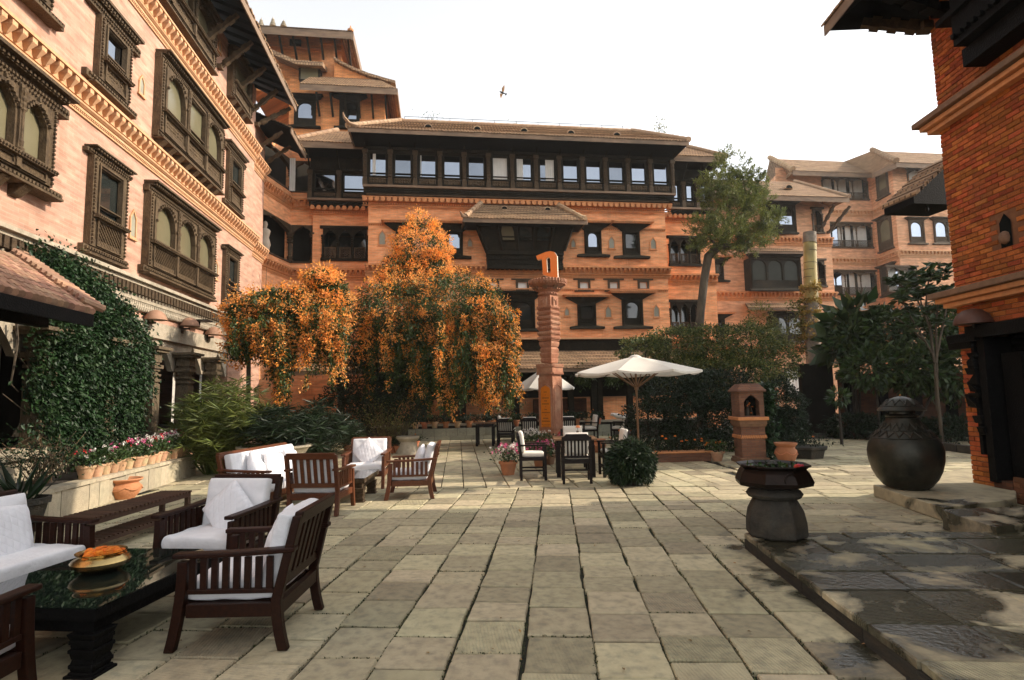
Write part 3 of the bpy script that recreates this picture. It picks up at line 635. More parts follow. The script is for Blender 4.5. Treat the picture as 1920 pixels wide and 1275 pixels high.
def tile_roof(B, M, corners, mat='roof_tile', thick=0.10, rows=14, name='roof', fascia='fascia', fh=0.16, soffit='wood_black', under=True):
    """sloping plane: corners (eave_a, eave_b, top_b, top_a) in local coords; stepped courses, fascia board and soffit"""
    ea, eb, tb_, ta = [Vector(c) for c in corners]; mb = MB(M); nrm = (eb-ea).cross(ta-ea).normalized()
    if nrm.z < 0: nrm = -nrm
    for i in range(rows):
        f0 = i/rows; f1 = (i+1)/rows+0.25/rows
        a = ea.lerp(ta,f0); b = eb.lerp(tb_,f0); c = eb.lerp(tb_,min(1,f1)); d = ea.lerp(ta,min(1,f1)); lift = nrm*0.028
        mb.hexa([a,b,c-nrm*.01,d-nrm*.01], [a+lift,b+lift,c+nrm*.004,d+nrm*.004])
    # ragged tile ends along the eave
    L = (eb-ea).length; k = max(2,int(L/0.14)); dirv = (eb-ea)/k; up = (ta-ea).normalized()
    for i in range(k):
        c = ea+dirv*(i+.5); w = dirv*0.42; ex = RNG.uniform(0.0,0.05)
        mb.hexa([c-w-up*(0.02+ex)-nrm*.012, c+w-up*(0.02+ex)-nrm*.012, c+w+up*.1-nrm*.01, c-w+up*.1-nrm*.01], [c-w-up*(0.02+ex)+nrm*.02, c+w-up*(0.02+ex)+nrm*.02, c+w+up*.1+nrm*.03, c-w+up*.1+nrm*.03])
    o = mb.build(name, mat, B)
    if under:
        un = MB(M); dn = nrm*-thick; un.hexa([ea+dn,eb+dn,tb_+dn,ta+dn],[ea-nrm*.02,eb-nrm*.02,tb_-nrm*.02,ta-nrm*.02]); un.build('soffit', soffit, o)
    fb = MB(M); up2 = (ta-ea).normalized(); z = Vector((0,0,1)); q = up2*0.035
    fb.hexa([ea-up2*.01-z*(fh+thick*.5), eb-up2*.01-z*(fh+thick*.5), eb+q-z*(fh+thick*.5), ea+q-z*(fh+thick*.5)], [ea-up2*.01-z*.03, eb-up2*.01-z*.03, eb+q-z*.03, ea+q-z*.03])
    fb.build('fascia', fascia, o)
    return o
def ridge(B, pts, mat='ridge_tile', r=0.11, name='ridge', M=None):
    """row of half-round tiles along a line"""
    p0 = Vector(pts[0]); p1 = Vector(pts[-1]); mb = MB(M); L = (p1-p0).length; k = max(2,int(L/0.3))
    for i in range(k):
        a = p0.lerp(p1,i/k); b = p0.lerp(p1,(i+1.15)/k); mb.tube([a,b],[r*1.08,r*.92],8)
    mb.tube([p0-(p1-p0).normalized()*.02, p0+(p1-p0).normalized()*.1],[r*1.25,r*1.25],8)
    return mb.build(name, mat, B)
def strut(mb, a, b, w=0.11):
    """carved roof strut from wall foot a up to eave b"""
    a = Vector(a); b = Vector(b); k = 7; pts = [a.lerp(b, i/k) for i in range(k+1)]
    for i in range(k):
        ww = w*(1.0 if i % 2 else 0.72); mb.bar(pts[i], pts[i+1]+(pts[i+1]-pts[i])*.05, ww, ww*1.15)
    mb.bar(a-Vector((0,0,.05)), a+Vector((0,0,.08)), w*1.3, w*1.3, up=(1,0,0))
# ------------------------------------------------------------------ building on the left
XL = -6.4
lb = thing('brick_building', 'pale sunlit brick building with carved timber windows and three cornices', 'building', (-11, 11, 0), world_parts=True)
ML = wallM((XL,0,0), (0,1,0), (1,0,0))
def L(u, v): p = ox(u, v, XL); return p.y, p.z
def LR(ul, lr): a = L(*ul); b = L(*lr); return (a[0], b[0], b[1], a[1])
YE = L(474,420)[0]          # far corner of the wall
def colrect(uA, vA_top, vA_bot, uB, vB_top, vB_bot):
    """rect from a left edge (u, top, bottom) and a right edge"""
    a, za1 = L(uA, vA_top); _, za0 = L(uA, vA_bot); b, zb1 = L(uB, vB_top); _, zb0 = L(uB, vB_bot)
    return (a, b, (za0+zb0)/2, (za1+zb1)/2)
rF0 = colrect(-70, 90, 300, 78, 215, 330)
rF1 = colrect(167, 296, 458, 227, 335, 490)
rF2 = colrect(272, 356, 500, 393, 452, 553)
rF3 = colrect(418, 470, 572, 441, 487, 582)
rS0 = colrect(-120, -260, -160, 82, -90, 5)
rS1 = colrect(182, 30, 150, 234, 92, 198)
rS2 = colrect(292, 117, 262, 408, 247, 345)
rS3 = colrect(425, 285, 375, 449, 313, 402)
rT1 = colrect(250, -165, -75, 395, 35, 128)
rT2 = colrect(428, 98, 180, 462, 152, 219)
ZC, ZA, ZB, ZTOP = 4.13, 7.2, 10.42, 12.75
holes = [rF0, rF1, rF2, rF3, rS0, rS1, rS2, rS3, rT1, rT2]
# more bays nearer than the frame keep the wall going
arches = []
for i, y0 in enumerate((8.3, 10.05, 11.8, 13.55, 15.3, 17.05)): arches.append((y0, y0+1.42, 0.95, 3.05))
sheet = wall_sheet(ML, 1.0, YE, 0, ZTOP, holes+[(arches[0][0],arches[-1][1],.95,3.05)], 0.3)
sheet.M = None
sheet.quad((XL,YE,0),(XL,YE,ZTOP),(XL-9,YE,ZTOP),(XL-9,YE,0)); sheet.quad((XL,1,0),(XL-9,1,0),(XL-9,1,ZTOP),(XL,1,ZTOP)); sheet.quad((XL-9,1,0),(XL-9,YE,0),(XL-9,YE,ZTOP),(XL-9,1,ZTOP))
sheet.build('wall', 'brick_pale', lb, recalc=False)
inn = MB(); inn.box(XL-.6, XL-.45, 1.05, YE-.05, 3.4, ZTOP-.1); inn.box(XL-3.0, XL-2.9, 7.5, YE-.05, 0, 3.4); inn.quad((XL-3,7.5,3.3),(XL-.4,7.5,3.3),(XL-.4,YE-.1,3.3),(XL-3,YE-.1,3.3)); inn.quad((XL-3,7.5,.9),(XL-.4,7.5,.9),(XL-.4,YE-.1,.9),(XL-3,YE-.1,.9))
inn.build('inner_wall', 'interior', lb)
W_ = 'wood_old'
window(lb, ML, rF0, W_, 'glass_olive', 2, 'cusp', 0.42, 0.35, 0.16, 'carved', depth=0.20, head=0.30)
window(lb, ML, rF1, W_, 'glass_dark', 1, 'rect', 0.22, 0.20, 0.34, 'lattice', head=0.14)
window(lb, ML, rF2, W_, 'glass_olive', 3, 'round', 0.10, 0.18, 0.34, 'lattice', depth=0.16, head=0.24)
window(lb, ML, rF3, W_, 'glass_dark', 1, 'rect', 0.2, 0.14, 0.34, 'lattice', head=0.13)
window(lb, ML, rS0, W_, 'glass_olive', 2, 'round', 0.4, 0.4, 0.25, 'carved', depth=0.16)
window(lb, ML, rS1, W_, 'glass_sky', 1, 'rect', 0.42, 0.38, 0.33, 'carved', head=0.30)
window(lb, ML, rS2, W_, 'glass_olive', 3, ('round','rect','round'), 0.06, 0.06, 0.30, 'carved', depth=0.18, head=0.20)
window(lb, ML, rS3, W_, 'glass_dark', 1, 'rect', 0.36, 0.28, 0.33, 'carved', head=0.26)
window(lb, ML, rT1, W_, 'glass_olive', 3, 'round', 0.1, 0.15, 0.30, 'carved', depth=0.16)
window(lb, ML, rT2, W_, 'glass_olive', 1, 'rect', 0.06, 0.05, 0.30, 'carved', depth=0.18)
# brackets under the projecting windows
for r in (rS2, rT2, rF0):
    for i in range(max(2,int((r[1]-r[0])/0.45))):
        k = MB(ML); c = r[0]+.15+i*0.45; k.prof([(0,r[2]-.38),(.08,r[2]-.36),(.24,r[2]-.21),(0,r[2]-.21)], c-.09, c+.09); k.build('bracket', W_, lb)
for (u,v0,v1,w) in ((265,140,180,.24),(411,302,330,.22),(249,392,448,.26),(404.5,486,524,.24),(411.5,74,100,.22)):
    s, z1 = L(u, v0); _, z0 = L(u, v1); niche(lb, ML, s, z0, z1, w, 'trim_pale')
cornice(lb, ML, 1.5, YE, ZA, 'trim_pale', ends=0)
cornice(lb, ML, 1.5, YE, ZB, 'trim_pale', ends=0)
# weathered ground-floor string: ledge, dentils, rope moulding
o = MB(ML); o.box(1.5, YE, 0, .24, ZC+.02, ZC+.09); o.box(1.5,YE,0,.16,ZC-.05,ZC+.018); o.box(1.5,YE,0,.07,ZC-.36,ZC-.055); o.prof([(0,ZC-.56),(.07,ZC-.56),(.11,ZC-.47),(.07,ZC-.38),(0,ZC-.38)],1.5,YE)
o = o.build('cornice', 'stone_trim', lb)
d = MB(); d.box(-.05,.05,0,.10,-.24,-.06); dm = d.mesh('dentil','wood_mid')
for i in range(110): link('dentil', dm, o, Matrix.Translation((XL+.07, 4+(YE-4)*(i+.5)/110, ZC)) @ ML.to_3x3().to_4x4())
rp = MB(ML)
for i in range(190): y = 4+(YE-4)*(i+.5)/190; rp.bar((y-.03,.10,ZC-.55),(y+.03,.10,ZC-.39),.028,.028)
q = rp.build('rope_moulding', 'stone_trim', o); q['kind'] = 'stuff'
# ground-floor arcade: pillars with stacked capitals, arched lintel, stone bench ledge
for i, (a,b,z0,z1) in enumerate(arches):
    mb = MB(ML); arch_panel(mb, a-.165, b+.165, 2.35, z1, a+.10, b-.10, 2.3, 2.36, 2.98, -.16, -.04, 'cusp', 16)
    mb.build('arch_head', 'stone_trim', lb)
    pc = MB(ML); c = a-.165; zb = .95
    pc.box(c-.15,c+.15,.02,.30,zb,zb+1.05)
    for k,(w,h0,h1) in enumerate(((.13,1.05,1.10),(.17,1.10,1.16),(.12,1.16,1.22),(.165,1.22,1.27),(.12,1.27,1.33),(.15,1.33,1.39),(.20,1.39,1.47),(.14,1.47,1.53),(.17,1.53,1.62),(.17,1.62,1.74),(.28,1.74,1.80),(.34,1.80,1.86))): pc.box(c-w,c+w,.16-w*.9,.16+w*.9,zb+h0,zb+h1)
    pc.build('pillar', 'pillar_wood', lb)
    for side in (0,1):
        cu = MB(ML)
        for j in range(4):
            x0 = (a+.12+j*.035) if side == 0 else (b-.12-j*.035); x1 = x0+(.035 if side == 0 else -.035)
            cu.quad((x0,-.7+.02*(j%2),1.0),(x1,-.7+.02*((j+1)%2),1.0),(x1,-.7+.02*((j+1)%2),2.7),(x0,-.7+.02*(j%2),2.7))
        cu.build('curtain', 'curtain', lb, recalc=False)
pl = MB(ML); pl.box(8.0, YE, -.3, .22, .78, .94); pl.box(8.0,YE,0.003,.12,.40,.78); pl.build('ledge', 'stone_wall', lb)
fb = MB(ML); fb.box(8.0, YE, .003, .05, 3.06, 3.42); fb.build('stone_band', 'stone_trim', lb)
# roof: eave, rafters and carved struts
EX = 1.3; ez = 12.38
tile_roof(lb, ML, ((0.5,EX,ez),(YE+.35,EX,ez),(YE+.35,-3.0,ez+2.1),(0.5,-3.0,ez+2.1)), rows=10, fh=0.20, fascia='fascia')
rf = MB(ML)
for i in range(30): y = 5.2+i*.52; rf.bar((y,EX-.05,ez-.12),(y,-.1,ez+.42),.07,.10)
rf.build('rafter', 'wood_black', lb)
for v in ((410,60),(440,90),(466,150),(380,-40),(300,-150)):
    y = L(v[0],v[1])[0]; sm = MB(ML); strut(sm, (y,.06,ZB+1.0), (y,.95,ZB+1.85), .13); sm.build('strut', 'wood_old', lb)
sm = MB(ML); strut(sm, (YE-.05,.06,ZB+.95), (YE+.3,1.1,ZB+1.8), .13); sm.build('strut','wood_old',lb)
# terracotta wall lamps under the string course
for i,(u,v) in enumerate(((272,600),(338,612),(385,628))):
    s, z = L(u, v)
    t = thing('wall_lamp', ('terracotta dome wall lamp beside the ivy on the pale brick wall','middle terracotta dome wall lamp, above the pillared arcade','terracotta dome wall lamp nearest the orange vine')[i], 'lamp', (XL+.22, s, z), 0, 'terracotta lamps under the string course')
    k = MB(); k.lathe([(.23,0),(.22,.03),(.185,.12),(.12,.19),(.04,.225),(.015,.23)],18); k.build('shade','lamp_clay',t,smooth=50)
    k = MB(); k.bar((-.22,0,-.06),(0,0,-.06),.05,.05); k.box(-.22,-.16,-.06,.06,-.18,.06); k.build('bracket','wood_mid',t)
t = thing('floodlight', 'small dark floodlight on a bracket on the wall', 'light', (XL+.15, L(360,603)[0], L(360,603)[1]))
k = MB(); k.box(-.05,.3,-.2,.2,0,.035); k.build('head','iron',t); k = MB(); k.box(0,.03,-.08,-.05,-.14,0); k.box(0,.03,.05,.08,-.14,0); k.build('bracket','iron',t)
# second wing of the same terrace, set back behind the corner
lw = thing('brick_wing', 'narrow sunlit brick wing with carved strut and low eave behind the pale corner', 'building', (-9, 22, 0), world_parts=True)
Y2a, Y2b = YE+.02, 23.2; XW = ox(486, 350, -6.4).x
xw = -6.62
MW = wallM((xw,0,0),(0,1,0),(1,0,0))
k = MB(); k.box(xw-5, xw, YE+.01, 22.35, 0, 11.9); k.build('wall','brick_pale',lw)
for zz in (ZA, ZB-.02): cornice(lw, MW, YE+.02, 22.35, zz, 'trim_pale', singles=True, ends=0.0)
tile_roof(lw, MW, ((YE+.4,1.35,11.55),(23.2,1.35,11.55),(23.2,-3,13.4),(YE+.4,-3,13.4)), rows=8, fh=.18)
for y in (21.0, 22.2): sm = MB(MW); strut(sm, (y,.05,ZB+.25),(y,1.0,ZB+1.0),.12); sm.build('strut','wood_old',lw)
# tiled porch at the left edge
pr = thing('tiled_porch', 'lean-to porch with clay tile roof below the ivy-covered wall', 'porch', (-5.6, 7, 0), world_parts=True)
R0 = math.radians
xE, yE, zE = -4.8, 8.58, 2.87; dW = Vector((XL+.03-xE, .72, .98)); y0p = 4.6; nC = int((yE-y0p)/.112)
C0 = Vector((xE,yE,zE)); Ls = dW.length; du = dW.normalized(); ey = Vector((0,1,0)); nr = du.cross(ey).normalized(); nr = nr if nr.z > 0 else -nr
un = MB(); a = C0; b = Vector((xE,y0p,zE)); un.hexa([a-nr*.10,b-nr*.10,b+dW-nr*.10,a+dW-nr*.10],[a-nr*.02,b-nr*.02,b+dW-nr*.02,a+dW-nr*.02]); un.build('roof_deck','wood_black',pr)
fb = MB(); fb.bar((xE+.02,y0p,zE-.12),(xE+.02,yE-.02,zE-.12),.05,.17); fb.build('fascia','wood_black',pr); fb = MB(); fb.bar((xE-.55,y0p,zE-.12),(xE-.55,yE-.1,zE-.12),.14,.2); fb.build('purlin','wood_black',pr)
tl = MB(); tl.tube([(0,0,0),(.26,0,0)],[.055,.044],8); tm = tl.mesh('clay_tile','tile_clay',40); Rt = Matrix((du, nr.cross(du), nr)).transposed().to_4x4()
nrow = int(Ls/.2); cnt = 0; rest_t = MB(); rr_ = []
cands = []
for r in range(nrow):
    for c in range(nC):
        p = C0-ey*(.06+.112*c)+du*(.2*r-.03)+nr*.02; u,v,zz = pj(p); cands.append((u > -40, -zz, p))
cands.sort(key=lambda q:(-q[0],q[1]*-1))
for i,(vis_,_,p) in enumerate(cands):
    T = Matrix.Translation(p+Vector((0,RNG.normal(0,.004),0))) @ Rt @ Matrix.Rotation(RNG.normal(0,.03),4,'Z')
    if i < 300: link('clay_tile', tm, pr, T)
    else: o_ = len(rest_t.v); rest_t.v += [T @ v for v in tl.v]; rest_t.f += [tuple(k+o_ for k in f) for f in tl.f]; rr_ += [RNG.uniform()]*len(tl.f)
if rest_t.f:
    me = rest_t.mesh('more_clay_tiles','tile_clay',40); at = me.attributes.new('rnd','FLOAT','FACE'); at.data.foreach_set('value', rr_); tag(link('more_clay_tiles',me,pr),kind='stuff')
# cover tiles along the verge
vt = MB(); vt.tube([(0,-.16,0),(0,.14,0)],[.058,.05],8); vm = vt.mesh('verge_tile','tile_clay',40)
for i in range(16): link('verge_tile', vm, pr, Matrix.Translation(C0+du*(Ls*(i+.8)/16)+nr*.09+ey*.02) @ Rt @ Matrix.Rotation(R0(-14),4,'Z'))
k = MB(); k.box(XL+.02,XL+.05,3.2,yE-.1,0,2.75); k.build('back_wall','brick_shade',pr)
k = MB(); k.box(XL+.06,XL+.2,yE-.25,yE-.1,0,2.9); k.build('post','wood_black',pr)
# ------------------------------------------------------------------ facades facing the camera
class Face:
    """vertical wall plane through two ground points; photo pixel -> (s, z) on it"""
    def __init__(s, A, B):
        s.A = Vector((A[0],A[1],0)); d = Vector((B[0]-A[0],B[1]-A[1],0)); s.len = d.length; s.sd = d.normalized(); n = Vector((s.sd.y,-s.sd.x,0))
        if n.dot(CAM-s.A) < 0: n = -n
        s.nd = n; s.M = wallM(s.A, s.sd, n)
    def at(s, u, v, n=0.0):
        d = ray(u,v); t = ((s.A + s.nd*n - CAM).dot(s.nd))/d.dot(s.nd); p = CAM+d*t
        return (p-s.A).dot(s.sd), p.z
    def rect(s, u0, v0, u1, v1, n=0.0): a = s.at(u0,v0,n); b = s.at(u1,v1,n); return (a[0], b[0], b[1], a[1])
def cwin(B, Fc, rect, glass='glass_dark', arch=None, wood='wood_dark', lint=0.45, lh=0.30, sill=0.35, lights=1, cap='terracotta_trim', n=0.0, label=None):
    """dark timber window with flaring bracket lintel and winged sill"""
    s0,s1,z0,z1 = rect; M = Fc.M @ Matrix.Translation((0,n,0)); fw = 0.09; mb = MB(M)
    ring(mb, s0, s1, z0, z1, fw, 0.0, 0.14); ring(mb, s0+.03, s1-.03, z0+.03, z1-.03, fw*.8, 0.0, 0.09); beads(mb, z0, z1, s0+.04, .14, .09, .04, True); beads(mb, z0, z1, s1-.04, .14, .09, .04, True)
    o = mb.build('window', wood, B)
    if label: o['label'] = label
    pn = MB(M); sash = MB(M); bw = (s1-s0-2*fw)/lights
    for i in range(lights):
        a = s0+fw+bw*i; b = a+bw; zb = z0+(z1-z0)*0.26
        if arch: arch_panel(sash, a, b, z0+fw*.6, z1-fw*.6, a+.07, b-.07, zb+.04, z1-fw-(b-a)*.42, z1-fw-.03, 0.005, 0.06, arch)
        else: ring(sash, a, b, zb, z1-fw*.6, .05, .005, .06); sash.box(a, b, .005, .05, z0+.05, zb); 
        carved(sash, a+.04, b-.04, z0+fw, zb-.02, 0.05, .09, amp=.02)
        pn.quad((a,0.004,zb),(b,0.004,zb),(b,0.004,z1-.03),(a,0.004,z1-.03))
    pn.build('pane', glass, o, recalc=False); sash.build('sash', wood, o)
    if lint:
        li = MB(M); li.add([(s0-.02,0.004,z1),(s1+.02,0.004,z1),(s1+lint*.45,0.004,z1+lh*.45),(s1+lint,0.004,z1+lh),(s0-lint,0.004,z1+lh),(s0-lint*.45,0.004,z1+lh*.45)]+[(s0-.02,.12,z1),(s1+.02,.12,z1),(s1+lint*.45,.16,z1+lh*.45),(s1+lint,.26,z1+lh),(s0-lint,.26,z1+lh),(s0-lint*.45,.16,z1+lh*.45)],
               [(0,1,2,3,4,5),(11,10,9,8,7,6)]+[(i,(i+1)%6,6+(i+1)%6,6+i) for i in range(6)])
        li.build('lintel', wood, o)
        cp = MB(M); cp.box(s0-lint-.05, s1+lint+.05, 0.004, .32, z1+lh+.002, z1+lh+.06); cp.box(s0-lint-.12, s1+lint+.12, 0.004, .38, z1+lh+.062, z1+lh+.10); beads(cp, s0-lint, s1+lint, z1+lh+.03, .32, .12, .05); cp.build('lintel_cap', cap, o)
    if sill:
        si = MB(M); si.add([(s0-sill,0.004,z0-.14),(s1+sill,0.004,z0-.14),(s1+sill,0.004,z0-.05),(s1+.03,0.004,z0),(s0-.03,0.004,z0),(s0-sill,0.004,z0-.05)]+[(s0-sill,.20,z0-.14),(s1+sill,.20,z0-.14),(s1+sill,.20,z0-.05),(s1+.03,.14,z0),(s0-.03,.14,z0),(s0-sill,.20,z0-.05)],
               [(0,1,2,3,4,5),(11,10,9,8,7,6)]+[(i,(i+1)%6,6+(i+1)%6,6+i) for i in range(6)]); si.build('sill', wood, o)
    return o
def balcony(B, Fc, rect, bays=3, wood='wood_dark', railw='wood_mid', rail=0.42, glass='glass_dark', curtain=False, void=0.7, n=0.0):
    """recessed opening with turned posts, arched heads and lattice rail"""
    s0,s1,z0,z1 = rect; M = Fc.M @ Matrix.Translation((0,n,0)); mb = MB(M); bw = (s1-s0)/bays; H_ = z1-z0
    mb.box(s0-.12, s1+.12, -.05, .10, z1-.02, z1+.10); sb_ = MB(M); sb_.box(s0-.08, s1+.08, -.05, .12, z0-.10, z0)
    for i in range(bays):
        a = s0+bw*i; b = a+bw; arch_panel(mb, a, b, z1-.42, z1-.02, a+.05, b-.05, z1-.43, z1-.36, z1-.08, -.04, .04, 'cusp', 12)
    o = mb.build('window', wood, B); sb_.build('sill', wood, o)
    for i in range(bays+1):
        p = MB(M); turned_post(p, s0+bw*i, .03, z0, z1-.3, .05); p.build('post', wood, o, smooth=40)
    rl = MB(M)
    if rail:
        for i in range(bays):
            a = s0+bw*i+.07; b = a+bw-.14; ring(rl, a, b, z0, z0+rail, .045, -.02, .03); lattice(rl, a+.04, b-.04, z0+.04, z0+rail-.04, -.005, .11, .02, .018)
        rl.build('railing', railw, o)
    pn = MB(M); pn.quad((s0,-void,z0),(s1,-void,z0),(s1,-void,z1),(s0,-void,z1)); pn.build('pane', glass, o, recalc=False)
    sd_ = MB(M); sd_.quad((s0,-void,z0),(s0,0,z0),(s0,0,z1),(s0,-void,z1)); sd_.quad((s1,-void,z0),(s1,0,z0),(s1,0,z1),(s1,-void,z1)); sd_.quad((s0,-void,z1),(s0,0,z1),(s1,0,z1),(s1,-void,z1)); sd_.quad((s0,-void,z0),(s0,0,z0),(s1,0,z0),(s1,-void,z0)); sd_.build('reveal','interior', o, recalc=False)
    if curtain:
        for (f0,f1) in curtain:
            cu = MB(M); a = s0+(s1-s0)*f0; b = s0+(s1-s0)*f1; k = max(4,int((b-a)/.07))
            for i in range(k): cu.quad((a+(b-a)*i/k,-void+.03+.03*(i%2),z0),(a+(b-a)*(i+1)/k,-void+.03+.03*((i+1)%2),z0),(a+(b-a)*(i+1)/k,-void+.03+.03*((i+1)%2),z1),(a+(b-a)*i/k,-void+.03+.03*(i%2),z1))
            cu.build('curtain', 'curtain', o, recalc=False)
    return o
def tile_cornice(B, Fc, s0, s1, z, mat='terracotta_trim', n=0.0, step=0.24, name='tile_cornice'):
    """scalloped row of curved tiles over a beaded string"""
    M = Fc.M @ Matrix.Translation((0,n,0)); mb = MB(M); mb.box(s0,s1,0,.22,z,z+.06); mb.box(s0,s1,0,.10,z-.12,z-.002); mb.box(s0,s1,0,.05,z-.30,z-.27)
    o = mb.build(name, mat, B); k = int((s1-s0)/step)
    tm_ = MB(); tm_.tube([(0,0.05,-.03),(0,.26,-.07)],[.09,.10],7); me = tm_.mesh('cornice_tile', mat, 50); M3 = Fc.M.to_3x3().to_4x4()
    for i in range(k): link('cornice_tile', me, o, Matrix.Translation(M @ Vector((s0+(s1-s0)*(i+.5)/k, 0, z))) @ M3)
    b = MB(M); beads(b, s0, s1, z-.20, 0, .10, .05, depth=.06); q = b.build('bead_string', mat, o); q['kind'] = 'stuff'
    return o
def gallery(B, Fc, us, v_top, v_bot, n, bays, panes='glass_sky', curtains={}, wood='wood_dark', zt=None, zb=None, eave=0.5):
    """projecting timber storey: bays of framed panes between carved posts, beaded sill"""
    s0 = Fc.at(us[0], v_bot, n)[0]; s1 = Fc.at(us[1], v_bot, n)[0]
    M = Fc.M @ Matrix.Translation((0,n,0)); bw = (s1-s0)/bays; Hh = zt-zb
    lg = MB(M); lg.box(s0-.07, s1+.07, -n, .13, zb-.14, zb-.05); b = MB(M); b.box(s0-.02, s1+.02, -n, .04, zb-.38, zb-.162); b.box(s0-.06,s1+.06,-n,.10,zt-.02,zt+.10)
    beads(b, s0, s1, zb-.22, .04, .09, .05); beads(b, s0, s1, zb-.30, .04, .11, .05); beads(b, s0, s1, zt+.04, .10, .10, .05)
    b.box(s0, s1, -n, -.06, zt+.10, zt+eave); b.box(s0,s1,-n,-n+.02,zb-.05,zt)
    root = b.build('gallery', wood, B); lg.build('gallery_ledge', 'fascia', root)
    for i in range(bays+1):
        p = MB(M); c = s0+bw*i; w = .075; p.box(c-w,c+w,-.10,.06,zb-.05,zt); p.box(c-w*1.25,c+w*1.25,-.1,.09,zb-.05,zb+.22); p.box(c-w*1.5,c+w*1.5,-.1,.10,zt-.16,zt); beads(p, zb+.3, zt-.2, c, .06, .11, .06, True); p.build('post', 'wood_mid', root)
        # slanting strut from the post head to the eave
        q = MB(M); q.bar((c,.05,zt+.02),(c,.75,zt+eave+.0),.05,.06); q.build('strut', wood, root)
    for i in range(bays):
        a = s0+bw*i+.085; c = a+bw-.17; wm = MB(M); zp = zb+Hh*.25
        ring(wm, a, c, zb, zt, .08, -.12, -.01); ring(wm, a+.055, c-.055, zp-.04, zt-.07, .055, -.14, -.04); wm.box(a,c,-.13,-.03,zb,zp-.04); wm.box(a,c,-.12,.02,zp-.05,zp); wm.box(a+.1,c-.1,-.12,-.05,zp+.13,zp+.152)
        cp = MB(M); cp.box(a+.07,c-.07,-.03,-.012,zb+.05,zp-.07); carved(cp, a+.08, c-.08, zb+.07, zp-.09, -.012, .10, amp=.03); cp.build('carved_panel','wood_mid',root)
        wo = wm.build('gallery_window', wood, root)
        pn = MB(M); pn.quad((a+.1,-.13,zp-.02),(c-.1,-.13,zp-.02),(c-.1,-.13,zt-.1),(a+.1,-.13,zt-.1)); link('pane', pn.mesh('pane', ('glass_sky','glass_sky','glass_sky_dim')[(i*7+bays)%3] if panes == 'glass_sky' else panes, recalc=False), root)
        if i in curtains:
            f0,f1 = curtains[i]; cu = MB(M); xa = a+.12+(c-a-.24)*f0; xb = a+.12+(c-a-.24)*f1; k = 8
            for j in range(k): cu.quad((xa+(xb-xa)*j/k,-.126+.008*(j%2),zp),(xa+(xb-xa)*(j+1)/k,-.126+.008*((j+1)%2),zp),(xa+(xb-xa)*(j+1)/k,-.126+.008*((j+1)%2),zt-.12),(xa+(xb-xa)*j/k,-.126+.008*(j%2),zt-.12))
            cu.build('curtain','curtain',root,recalc=False)
    return root, s0, s1
YM = 23.4; YWg = 24.6
FM = Face((-20,YM),(40,YM)); FWg = Face((-20,YWg),(40,YWg))
cb = thing('brick_hotel_block', 'orange brick hotel block with a long dark timber window gallery under its roof', 'building', (3.5, 27, 0), world_parts=True)
sx0 = FM.at(690,500)[0]; sx1 = FM.at(1250,480)[0]; zG = 9.72
small = [FM.rect(u0,529,u1,541) for u0,u1 in ((914,932),(971,988),(1087,1103),(1143,1158),(1199,1213))]
sh = wall_sheet(FM.M, sx0, sx1, 0, zG, small, .2); sh.M = FM.M
sh.quad((sx0,0,0),(sx0,-6,0),(sx0,-6,zG),(sx0,0,zG)); sh.quad((sx1,0,0),(sx1,-6,0),(sx1,-6,zG),(sx1,0,zG)); sh.quad((sx0,-6,0),(sx1,-6,0),(sx1,-6,zG),(sx0,-6,zG)); sh.quad((sx0,0,zG),(sx1,0,zG),(sx1,-6,zG),(sx0,-6,zG))
sh.build('wall', 'brick_orange', cb, recalc=False)
for r in small:
    k = MB(FM.M); ring(k, r[0]-.09, r[1]+.09, r[2]-.09, r[3]+.09, .09, 0.0, .05); k.box(r[0]-.28,r[1]+.28,0.003,.06,r[3]+.09,r[3]+.15); k.box(r[0]-.24,r[1]+.24,0.003,.06,r[2]-.15,r[2]-.09)
    o = k.build('vent_window','wood_mid',cb); p = MB(FM.M); p.quad((r[0],-.06,r[2]),(r[1],-.06,r[2]),(r[1],-.06,r[3]),(r[0],-.06,r[3])); p.build('pane','white_paint',o,recalc=False)
# gallery of twelve windows
gz0 = FM.at(690,345,.4)[1]; gz1 = FM.at(690,280,.4)[1]
gallery(cb, FM, (684,1262), 280, 355, 0.40, 13, 'glass_sky', {0:(.15,.35),5:(.0,1.0),6:(.0,.45),7:(.38,1.0),2:(.0,.08)}, zt=gz1, zb=gz0, eave=.42)
tile_cornice(cb, FM, sx0-.22, sx1+.22, 9.78, n=.12)
k = MB(FM.M); k.box(sx0-.05,sx1+.05,0,.42,9.86,9.93); k.build('ledge','wood_mid',cb)
